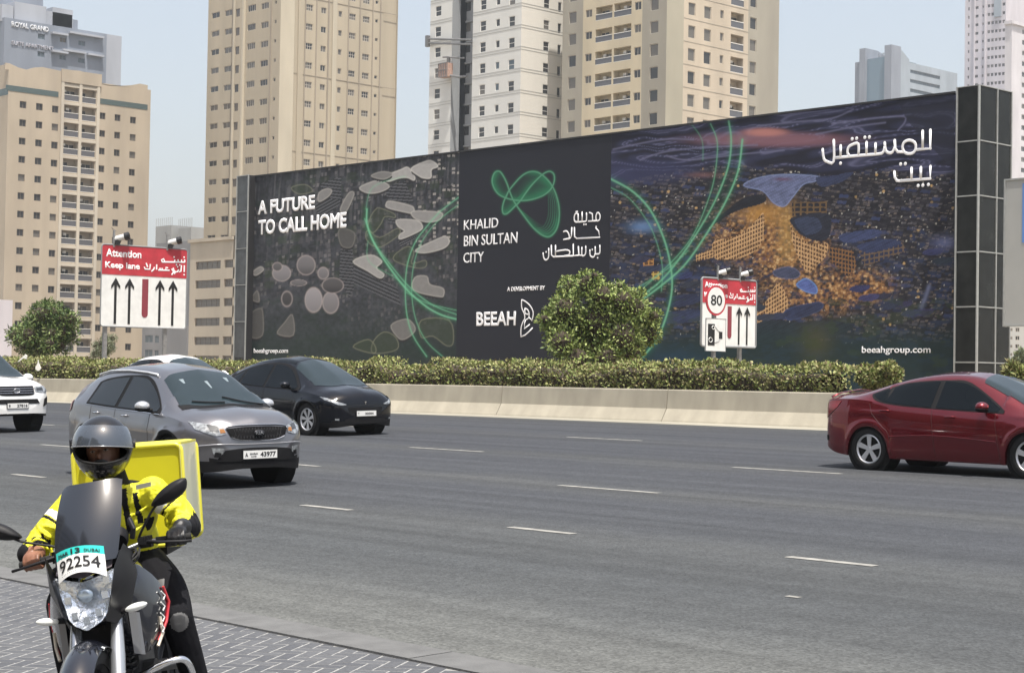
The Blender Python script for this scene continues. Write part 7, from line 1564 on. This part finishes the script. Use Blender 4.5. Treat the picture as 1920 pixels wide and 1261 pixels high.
# tank, shrouds, seat, engine
g = MB(); g.ball((.03, 0, .80), (.24, .15, .12), 20, 12); g.ball((.15, 0, .78), (.17, .165, .10), 18, 10); me = fuse(g, .012, 6, 'fuel_tank'); me.materials.append(gblk); link('fuel_tank', me, bike)
for s_ in (-1, 1):
    out = [(.40, .90), (.33, .885), (.22, .80), (.16, .68), (.20, .60), (.30, .52), (.36, .50), (.40, .58), (.43, .70), (.45, .82)]
    ring = smoothcurve([(x, z, 0) for x, z in out], 3, True); n_ = len(ring); V = []
    for f_, y in ((1.0, .17), (.94, .195), (.55, .212), (0, .216)): V += [(.31+(q.x-.31)*f_, s_*(y+.45*(.31-(.31+(q.x-.31)*f_))), .70+(q.y-.70)*f_) for q in ring]
    V += [(q.x, s_*(.12+.3*(.31-q.x)), q.y) for q in ring]
    F_ = [(a*n_+j, a*n_+(j+1) % n_, (a+1)*n_+(j+1) % n_, (a+1)*n_+j) for a in range(3) for j in range(n_)]+[(j, (j+1) % n_, 4*n_+(j+1) % n_, 4*n_+j) for j in range(n_)]
    g = MB(); g.add(V, F_); sh = bpart(g, 'tank_shroud', gblk, angle=50)
    st_ = [(.20, .76), (.175, .69), (.21, .61), (.28, .54)]
    for pts, w, mm, nm, yo in ((st_, .0065, redg, 'red_stripe', .205), ([(.26, .64), (.255, .57), (.30, .52)], .007, creamg, 'pale_stripe', .212)):
        if s_ < 0 and nm == 'red_stripe': w = .003
        g = MB(); g.tube([(x+.012, s_*(yo+.45*(.31-x)-.004), z) for x, z in pts], w, 8); bpart(g, nm, mm, parent=sh)
    if s_ > 0:
        g = MB()
        for k in range(4): x, z = .352-.008*k, .735-.045*k; x = .235+.012*k; yq = lambda xx: .222+.45*(.31-xx); g.tube([(x+.018, yq(x+.018), z+.01), (x-.004, yq(x-.004), z-.012), (x+.012, yq(x+.012), z-.028)], .0032, 5)
        bpart(g, 'shroud_marks', white_l, parent=sh); 
    g = MB(); g.grid([[(.44, s_*.135, z), (.43, s_*.165, z-.01), (.41, s_*.175, z-.015)] for z in (.70, .62, .52)]); bpart(g, 'grey_shroud_edge', mat('shroud_grey', (.16, .165, .175), .4, .3))
g = MB(); g.ball((-.30, 0, .80), (.24, .12, .05), 16, 8); g.ball((-.62, 0, .83), (.18, .11, .05), 16, 8); me = fuse(g, .014, 6, 'seat'); me.materials.append(mblk); link('seat', me, bike)
g = MB(); g.cbox((.08, 0, .42), (.34, .22, .28)); g.cbox((.24, 0, .50), (.14, .16, .20), rot=Matrix.Rotation(R(25), 3, 'Y')); g.tube([(.15, -.16, .36), (.15, .16, .36)], .09, 16)
for k in range(7): g.cbox((.26+.0*k, 0, .44+.025*k), (.16, .20, .008))
bpart(g, 'engine', eng, smooth=False)
g = MB()
for k in range(6): y = -.06+.024*k; g.tube(smoothcurve([(.38, y, .80), (.42, y*1.4, .70), (.36, y*.8, .60), (.30, y, .5)], 4), .006, 5)
bpart(g, 'wiring', rubber)
g = MB(); g.cbox((.34, 0, .66), (.10, .20, .26)); bpart(g, 'frame_head', mblk, smooth=False)
g = MB(); g.tube([(.30, 0, .88), (.10, 0, .70), (-.30, 0, .68), (-.72, 0, .80)], .03, 8); g.tube([(.34, 0, .75), (.30, 0, .40), (.0, 0, .28), (-.2, 0, .35), (-.28, 0, .66)], .022, 8); g.tube([(-.2, .09, .36), (-.66, .09, .30)], .02, 8); g.tube([(-.2, -.09, .36), (-.66, -.09, .30)], .02, 8); bpart(g, 'frame', mblk)
g = MB(); g.tube([(.26, -.08, .42), (.30, -.12, .28), (.1, -.16, .22), (-.3, -.17, .26), (-.75, -.18, .36)], [.02, .02, .025, .045, .05], 12); bpart(g, 'exhaust', mat('exhaust_steel', (.25, .25, .26), .35, .8))
for s_ in (-1, 1):
    g = MB(); g.tube(smoothcurve([(.34, s_*.05, .39), (.40, s_*.14, .42), (.40, s_*.28, .46), (.36, s_*.335, .44), (.30, s_*.34, .34), (.26, s_*.30, .24), (.22, s_*.12, .2)], 6), .0145, 12); bpart(g, 'crash_bar', chrome)
g = MB(); g.tube([(.05, .14, .34), (.05, .26, .33)], .012, 8); g.tube([(.05, -.14, .34), (.05, -.26, .33)], .012, 8); bpart(g, 'foot_pegs', rubber); bike.children[-1]['kind'] = 'stuff'
g = MB(); g.tube([(-.1, .12, .3), (-.12, .2, .16), (-.14, .27, .02)], .012, 8); bpart(g, 'side_stand', mblk)

# ---------------- delivery box on the rack
ybox = mat('box_yellow', (.50, .46, .012), .45, var=.06, scale=3); yedge = mat('box_lit_yellow', (.62, .58, .05), .35, coat=.4); yclear = mat('box_clear_cover', (.55, .56, .40), .25, coat=.5)  # rim and lid copy is paler: light from above put into the colour
box = mthing('delivery_box', 'large yellow delivery box behind the rider', 'box', BM @ Matrix.Translation((-.50, .0, .905)) @ Matrix.Rotation(R(-4.5), 4, 'X'))
def rbox(x0, x1, y0, y1, z0, z1, r, n=4):
    g = MB(); ring = []
    for cy, cz, a0 in ((y1-r, z1-r, 0), (y0+r, z1-r, 90), (y0+r, z0+r, 180), (y1-r, z0+r, 270)):
        for k in range(n+1): a = R(a0+90*k/n); ring.append((cy+r*math.cos(a), cz+r*math.sin(a)))
    N = len(ring); cy, cz = (y0+y1)/2, (z0+z1)/2; V = []
    for x, f_ in ((x0, .985), (x0+r*.4, 1), (x1-r*.4, 1), (x1, .985)): V += [(x, cy+(a-cy)*f_, cz+(b-cz)*f_) for a, b in ring]
    F_ = [(a*N+j, a*N+(j+1) % N, (a+1)*N+(j+1) % N, (a+1)*N+j) for a in range(3) for j in range(N)]+[tuple(range(N))[::-1], tuple(range(3*N, 4*N))]
    g.add(V, F_); return g
HW, BH = .255, .47
rbox(-.46, 0, -HW, HW, 0, BH, .03).build('box_shell', ybox, box, smooth=True, angle=35)
ring = []
g = MB()
for cy, cz, a0 in ((HW-.03, BH-.03, 0), (-HW+.03, BH-.03, 90), (-HW+.03, .03, 180), (HW-.03, .03, 270)):
    for k in range(5): a = R(a0+90*k/4); ring.append((.003, cy+.032*math.cos(a), cz+.032*math.sin(a)))
g.tube(ring, .012, 8, closed=True); g.build('front_rim', yedge, box, smooth=True)
g = MB(); g.tube([(-.44, y, z) for _, y, z in ring], .012, 8, closed=True); g.build('rear_rim', yedge, box, smooth=True)
g = MB(); g.box(-.45, -.005, -HW-.002, HW+.002, BH-.002, BH+.010); g.build('lid', yedge, box)
g = MB(); g.grid([[(-.44, HW+.004, z), (-.22, HW+.010, z), (.004, HW+.004, z), (.016, HW-.002, z)] for z in (.02, .25, .47)]); g.build('clear_side_cover', yclear, box, smooth=True)
g = MB(); 
g.cbox((.012, -HW+.045, BH-.07), (.02, .03, .03)); g.build('latch', white_l, box)
g = MB(); g.box(-.40, 0, -.16, .16, -.05, -.004); g.build('rack', mblk, box)

# ---------------- rider
skin = mat('shaded_face_skin', (.13, .06, .035), .5, var=.1, scale=30); skin_h = mat('hand_skin', (.22, .10, .06), .5, var=.1, scale=30)  # face skin darker than the hand: helmet shade put into the colour
jy = mat('jacket_yellow', (.62, .60, .015), .6, var=.12, scale=9, bump=.9, bscale=14, bdist=.03, detail=6); jk = mat('jacket_black', (.010, .010, .012), .8, spec=.15, bump=.4, bscale=20); jg = mat('jacket_olive_panel', (.10, .10, .03), .7, bump=.4, bscale=20)
tr = mat('trousers_black', (.008, .008, .010), .85, spec=.12, bump=.6, bscale=9, bdist=.02); kp = mat('knee_patch_grey', (.10, .10, .10), .5); reflw = mat('reflective_white', (.75, .76, .76), .4); glv = mat('glove_black', (.012, .012, .013), .45, bump=.3, bscale=60)
rider = mthing('person', 'delivery rider in yellow and black jacket and dark helmet astride the motorcycle', 'person', BM)
def MSv(p): return MS @ Vector(p)
g = MB()
def limb(pts, rs, n=14):
    P = smoothcurve(pts, 4); k = len(pts)-1; rr = []
    for i in range(len(P)):
        t = i/4; a = min(int(t), k-1); f_ = t-a; rr.append(rs[a]+(rs[min(a+1, k)]-rs[a])*f_)
    g.tube(P, rr, n); g.ball(P[0], rr[0], 12, 8); g.ball(P[-1], rr[-1], 12, 8)
HX, HY, HZ = .02, .035, 1.375
g.ball((-.30, .0, .84), (.15, .175, .12), 18, 12); g.ball((-.26, .01, .96), (.125, .165, .15), 18, 12); g.ball((-.20, .015, 1.08), (.135, .185, .16), 20, 12); g.ball((-.16, .015, 1.15), (.115, .20, .09), 18, 12)
g.ball((-.14, -.165, 1.155), .078, 12, 8); g.ball((-.14, .195, 1.155), .080, 12, 8)
limb([(-.13, .02, 1.18), (-.05, .03, 1.30)], [.09, .07])
gl = MSv((.14, -.325, .947)); gr = MSv((.14, .325, .947))
# arms: shoulder, elbow, wrist
shL, elL, wrL = (-.14, -.175, 1.15), (-.02, -.345, .985), (gl.x-.075, gl.y+.012, gl.z+.035)
shR, elR, wrR = (-.15, .195, 1.15), (-.13, .335, .985), (gr.x-.07, gr.y+.01, gr.z+.045)
limb([shL, (-.09, -.27, 1.07), elL, (.03, -.355, .975), wrL], [.074, .064, .058, .050, .034]); limb([shR, (-.15, .285, 1.08), elR, (-.03, .345, .985), wrR], [.074, .064, .060, .052, .036])
# cuffs
# legs
limb([(-.28, .09, .82), (-.10, .20, .72), (.06, .26, .60)], [.105, .095, .075]); limb([(.06, .26, .60), (.01, .275, .45), (-.04, .29, .28), (-.06, .30, .12)], [.075, .066, .058, .05])
limb([(-.28, -.09, .80), (-.08, -.17, .80), (.10, -.215, .74)], [.10, .095, .078]); limb([(.10, -.215, .74), (.06, -.235, .55), (.0, -.25, .38), (.02, -.26, .20)], [.078, .066, .058, .05])
limb([(-.07, .30, .09), (.0, .305, .06), (.12, .315, .045)], [.055, .05, .038]); limb([(-.01, -.26, .17), (.08, -.26, .14), (.18, -.265, .13)], [.055, .05, .04])
# head and face inside the helmet
g.ball((HX-.01, HY, HZ+.005), (.088, .074, .108), 18, 12); g.ball((HX+.045, HY, HZ-.05), (.04, .045, .05), 12, 8)
g.ball((HX+.085, HY, HZ-.012), (.016, .013, .024), 10, 8); g.ball((HX+.072, HY, HZ+.032), (.014, .05, .010), 10, 6); g.ball((HX+.078, HY, HZ-.052), (.012, .022, .010), 10, 6)
# palms and fingers curled round the grips
def hand(grip, wr, side):
    axis = Vector((.035, -side*.13, .01)).normalized()*-side
    # axis points outward along the bar
    ax_ = (MSv((.123, side*.385, .945))-MSv((.158, side*.235, .954))).normalized()
    back = Vector((-1, 0, 0)); up = Vector((0, 0, 1)); g.ball(Vector(grip)+back*.022+up*.026, (.040, .046, .026), 14, 10)
    limb([wr, tuple(Vector(grip)+back*.04+up*.03)], [.034, .030], 10)
    for k, (r_, L) in enumerate(((.0095, 1.0), (.0098, 1.06), (.0095, 1.0), (.0085, .85))):
        o_ = Vector(grip)+ax_*(-.034+.0225*k)
        P = []
        for a_ in (100, 60, 15, -35, -85, -125): a = R(a_); rad_ = .029+.002*math.sin(a); P.append(o_+Vector((math.cos(a)*rad_*L, 0, math.sin(a)*rad_)))
        g.tube(P, [r_*1.15, r_*1.15, r_*1.08, r_, r_*.95, r_*.8], 8); g.ball(P[0], r_*1.2, 8, 6); g.ball(P[2], r_*1.18, 8, 6); g.ball(P[-1], r_*.8, 8, 6)
    o_ = Vector(grip)-ax_*.048; P = [Vector(grip)+back*.03+up*.012-ax_*.03, o_+Vector((-.018, 0, -.008)), o_+Vector((-.002, 0, -.024)), o_+Vector((.016, 0, -.026))]
    g.tube(P, [.013, .012, .010, .009], 8); g.ball(P[-1], .009, 8, 6)
hand(gl, wrL, -1); hand(gr, wrR, 1)
for e_, s_, k_ in ((elL, shL, 1), (elR, shR, 1), (elL, wrL, .8), (elR, wrR, .8)):  # cloth folds bunched near the elbows
    e_, s_ = Vector(e_), Vector(s_); d_ = (s_-e_).normalized(); p_ = d_.orthogonal().normalized(); q_ = d_.cross(p_)
    for j in range(4):
        c_ = e_+d_*(.03+.028*j); r_ = (.058 if k_ == 1 else .050)+.004; ph = j*1.7
        g.tube([c_+(p_*math.cos(a)+q_*math.sin(a))*r_+d_*.012*math.sin(a*2+ph) for a in [ph+math.pi*1.3*i/10 for i in range(11)]], .0075, 6)
for j, (y_, z_) in enumerate(((-.11, 1.02), (.10, .98), (.13, 1.06), (.0, .95), (-.05, 1.08))):
    g.tube([(-.075-.02*abs(y_), y_-.05, z_), (-.065-.02*abs(y_), y_, z_+.018), (-.075-.03*abs(y_), y_+.05, z_+.045)], [.004, .012, .004], 6)
body = fuse(g, .0065, 3, 'body')
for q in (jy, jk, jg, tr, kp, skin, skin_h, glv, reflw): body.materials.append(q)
gl_, gr_, wl_, wr_ = Vector(gl), Vector(gr), Vector(wrL), Vector(wrR); eL, eR = Vector(elL), Vector(elR); sL, sR = Vector(shL), Vector(shR)
def zone(p):
    x, y, z = p
    if (p-gl_).length < .075 or ((p-wl_).length < .05 and (p-eL).dot((wl_-eL).normalized()) > (wl_-eL).length-.01): return 6
    if (p-gr_).length < .08 or ((p-wr_).length < .06 and (p-eR).dot((wr_-eR).normalized()) > (wr_-eR).length-.035): return 7
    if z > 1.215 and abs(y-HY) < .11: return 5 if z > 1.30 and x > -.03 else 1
    leg = z < .79 or (z < .86 and x > -.16 and abs(y) > .08)
    if leg:
        if (p-Vector((.13, .285, .585))).length < .045: return 4
        if y > 0 and .62 < z < .78 and .13 < y < .22 and x > -.02: return 4
        if (p-Vector((.145, -.23, .70))).length < .05: return 4
        if .30 < z < .36 and x > .06: return 4
        return 3
    # arm measures
    for s, e, w in ((sL, eL, wl_), (sR, eR, wr_)):
        d1 = (e-s).normalized(); d2 = (w-e).normalized(); t1 = (p-s).dot(d1)/(e-s).length; t2 = (p-e).dot(d2)/(w-e).length
        r1 = ((p-s)-d1*(p-s).dot(d1)).length; r2 = ((p-e)-d2*(p-e).dot(d2)).length
        sgn = 1 if s.y > 0 else -1
        if p.y*sgn > abs(s.y)-.0 and .28 < t1 < .40 and r1 < .1 and p.z < 1.16: return 8
        if r2 < .085 and 0.02 < t2 < 1.2:
            if t2 > .84: return 1
            if .40 < t2 < .50: return 1
            if (p-e-d2*(p-e).dot(d2)).y*sgn > .034: return 1
            return 0
        if r1 < .1 and .15 < t1 < 1.0 and abs(p.y) > .22:
            if .42 < t1 < .47 or .94 < t1: return 1
            return 0
    yy = y-.015
    if z < .99:
        ph = (y*1.0+z*.6)*16
        if z < .90: return 1 if math.sin(ph) < .35 else 0
        return 1 if math.sin(ph*.8+1) > .55 else 0
    if x > -.16:
        if .052 < abs(yy) < .082 and z < 1.20: return 1
        if .105 < yy < .128 and 1.03 < z < 1.17: return 1
        if abs(yy) < .012: return 1
        if z < 1.05 and abs(yy) > .13: return 1
    return 0
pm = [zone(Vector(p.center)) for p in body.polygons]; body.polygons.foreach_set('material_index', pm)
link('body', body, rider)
for s_ in (-1, 1):
    g = MB(); c_ = Vector((HX+.071, HY+s_*.029, HZ+.010)); g.ball(c_, (.008, .012, .005), 10, 8); e_ = g.build('eye', mat('shaded_eye_white', (.20, .17, .15), .3), rider, smooth=True)  # eye whites darkened, the helmet's shade is in their colour
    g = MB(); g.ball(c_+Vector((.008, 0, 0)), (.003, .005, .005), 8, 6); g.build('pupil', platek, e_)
    g = MB(); g.tube([(HX+.080, HY+s_*.012, HZ+.030), (HX+.078, HY+s_*.03, HZ+.036), (HX+.068, HY+s_*.05, HZ+.030)], .0045, 6); g.build('eyebrow', platek, rider)
g = MB(); g.tube([(HX+.082, HY-.032, HZ-.042), (HX+.092, HY-.012, HZ-.034), (HX+.092, HY+.012, HZ-.034), (HX+.082, HY+.032, HZ-.042)], [.004, .007, .007, .004], 6); g.build('moustache', platek, rider)
# jacket badge and reflective strips
g = MB(); M = Matrix.Translation((-.055, .175, 1.195)) @ Matrix.Rotation(R(35), 4, 'Y'); g.add([M @ Vector(q) for q in ((0, -.035, -.012), (0, .035, -.006), (0, .04, .02), (0, -.03, .014))], [(0, 1, 2, 3)]); g.build('shoulder_badge', reflw, rider)
# helmet: outer shell with face opening, raised smoked visor, chin bar
hsh = mat('helmet_black', (.009, .009, .011), .26, .0, coat=.4, spec=.4); hin = mat('helmet_lining', (.008, .008, .008), .9); vis = mat('visor_smoke', (.045, .055, .07), .08, .1, spec=.9, coat=1.0)
hm_ = empty('helmet', (HX-.012, HY, HZ+.018), 0, rider); hm_.rotation_euler = (R(-9), R(4), R(4))
A_, B_, C_ = .152, .133, .148
def hp(az, el, k=1.0):
    ca = math.cos(el); x, y, z = A_*ca*math.cos(az)*k, B_*ca*math.sin(az)*k, C_*math.sin(el)*k
    if z < 0 and x > 0: x += .020*math.cos(az)**2*min(1, -z/.08); 
    if z < 0: y *= 1-.10*min(1, -z/.13)
    return (x, y, max(z, -.135))
def hshell(k, opening, mname, m_, el0=-75, el1=90):
    g = MB(); na, ne = 56, 34
    for i in range(na):
        for j in range(ne):
            a0, a1 = 2*math.pi*i/na, 2*math.pi*(i+1)/na; e0, e1 = R(el0+(el1-el0)*j/ne), R(el0+(el1-el0)*(j+1)/ne)
            am = (a0+a1)/2; am = am if am < math.pi else am-2*math.pi; em = math.degrees((e0+e1)/2); ad = abs(math.degrees(am))
            if opening and ad < 66 and -22+8*(ad/66)**2 < em < 14-6*(ad/66)**2: continue
            g.quad(hp(a0, e0, k), hp(a1, e0, k), hp(a1, e1, k), hp(a0, e1, k))
    return g.build(mname, m_, hm_, smooth=True, merge=.0005)
hshell(1.0, True, 'shell', hsh); hshell(.93, True, 'lining', hin)
g = MB(); ring = []
for k in range(40):
    t = 2*math.pi*k/40; az = R(66)*math.sin(t); eu = R(-4)+R(18)*math.cos(t); ring.append(hp(az, eu, .985))
g.tube(ring, .007, 6, closed=True); g.build('opening_seal', hin, hm_)
rows = []
for j in range(13):
    el = R(9+39*j/12); rows.append([tuple(Vector(hp(R(-84+168*i/30), el-R(8)*(1-math.cos(R(-84+168*i/30))), 1.035+.018*math.cos(R(-84+168*i/30))*(1-j/12)))) for i in range(31)])
g = MB(); g.grid(rows); g.build('visor', vis, hm_, smooth=True)
g = MB(); g.tube([rows[0][i] for i in range(31)], .003, 6); g.build('visor_edge', mat('visor_rim', (.25, .26, .28), .2, .5), hm_, smooth=True)
for s_ in (-1, 1): g = MB(); g.lathe([(0, 0), (.022, 0), (.02, .008), (0, .01)], Matrix.Translation((-.005, s_*(B_+.001), .02)) @ Matrix.Rotation(R(-90*s_), 4, 'X'), 16); g.build('visor_pivot', hsh, hm_)
g = MB(); 
for k in range(5): a = R(-20+10*k); g.cbox((A_*1.06*math.cos(a)+.016, B_*1.02*math.sin(a), -.085), (.008, .012, .006))
g.build('chin_vent', hin, hm_); hm_.children[-1]['kind'] = 'stuff'
me = text_mesh('SMK', name='helmet_marking', mat_=reflw, width=.04, height=.014, bold=.02, ext=.0005)
bpy.data.meshes.remove(me)
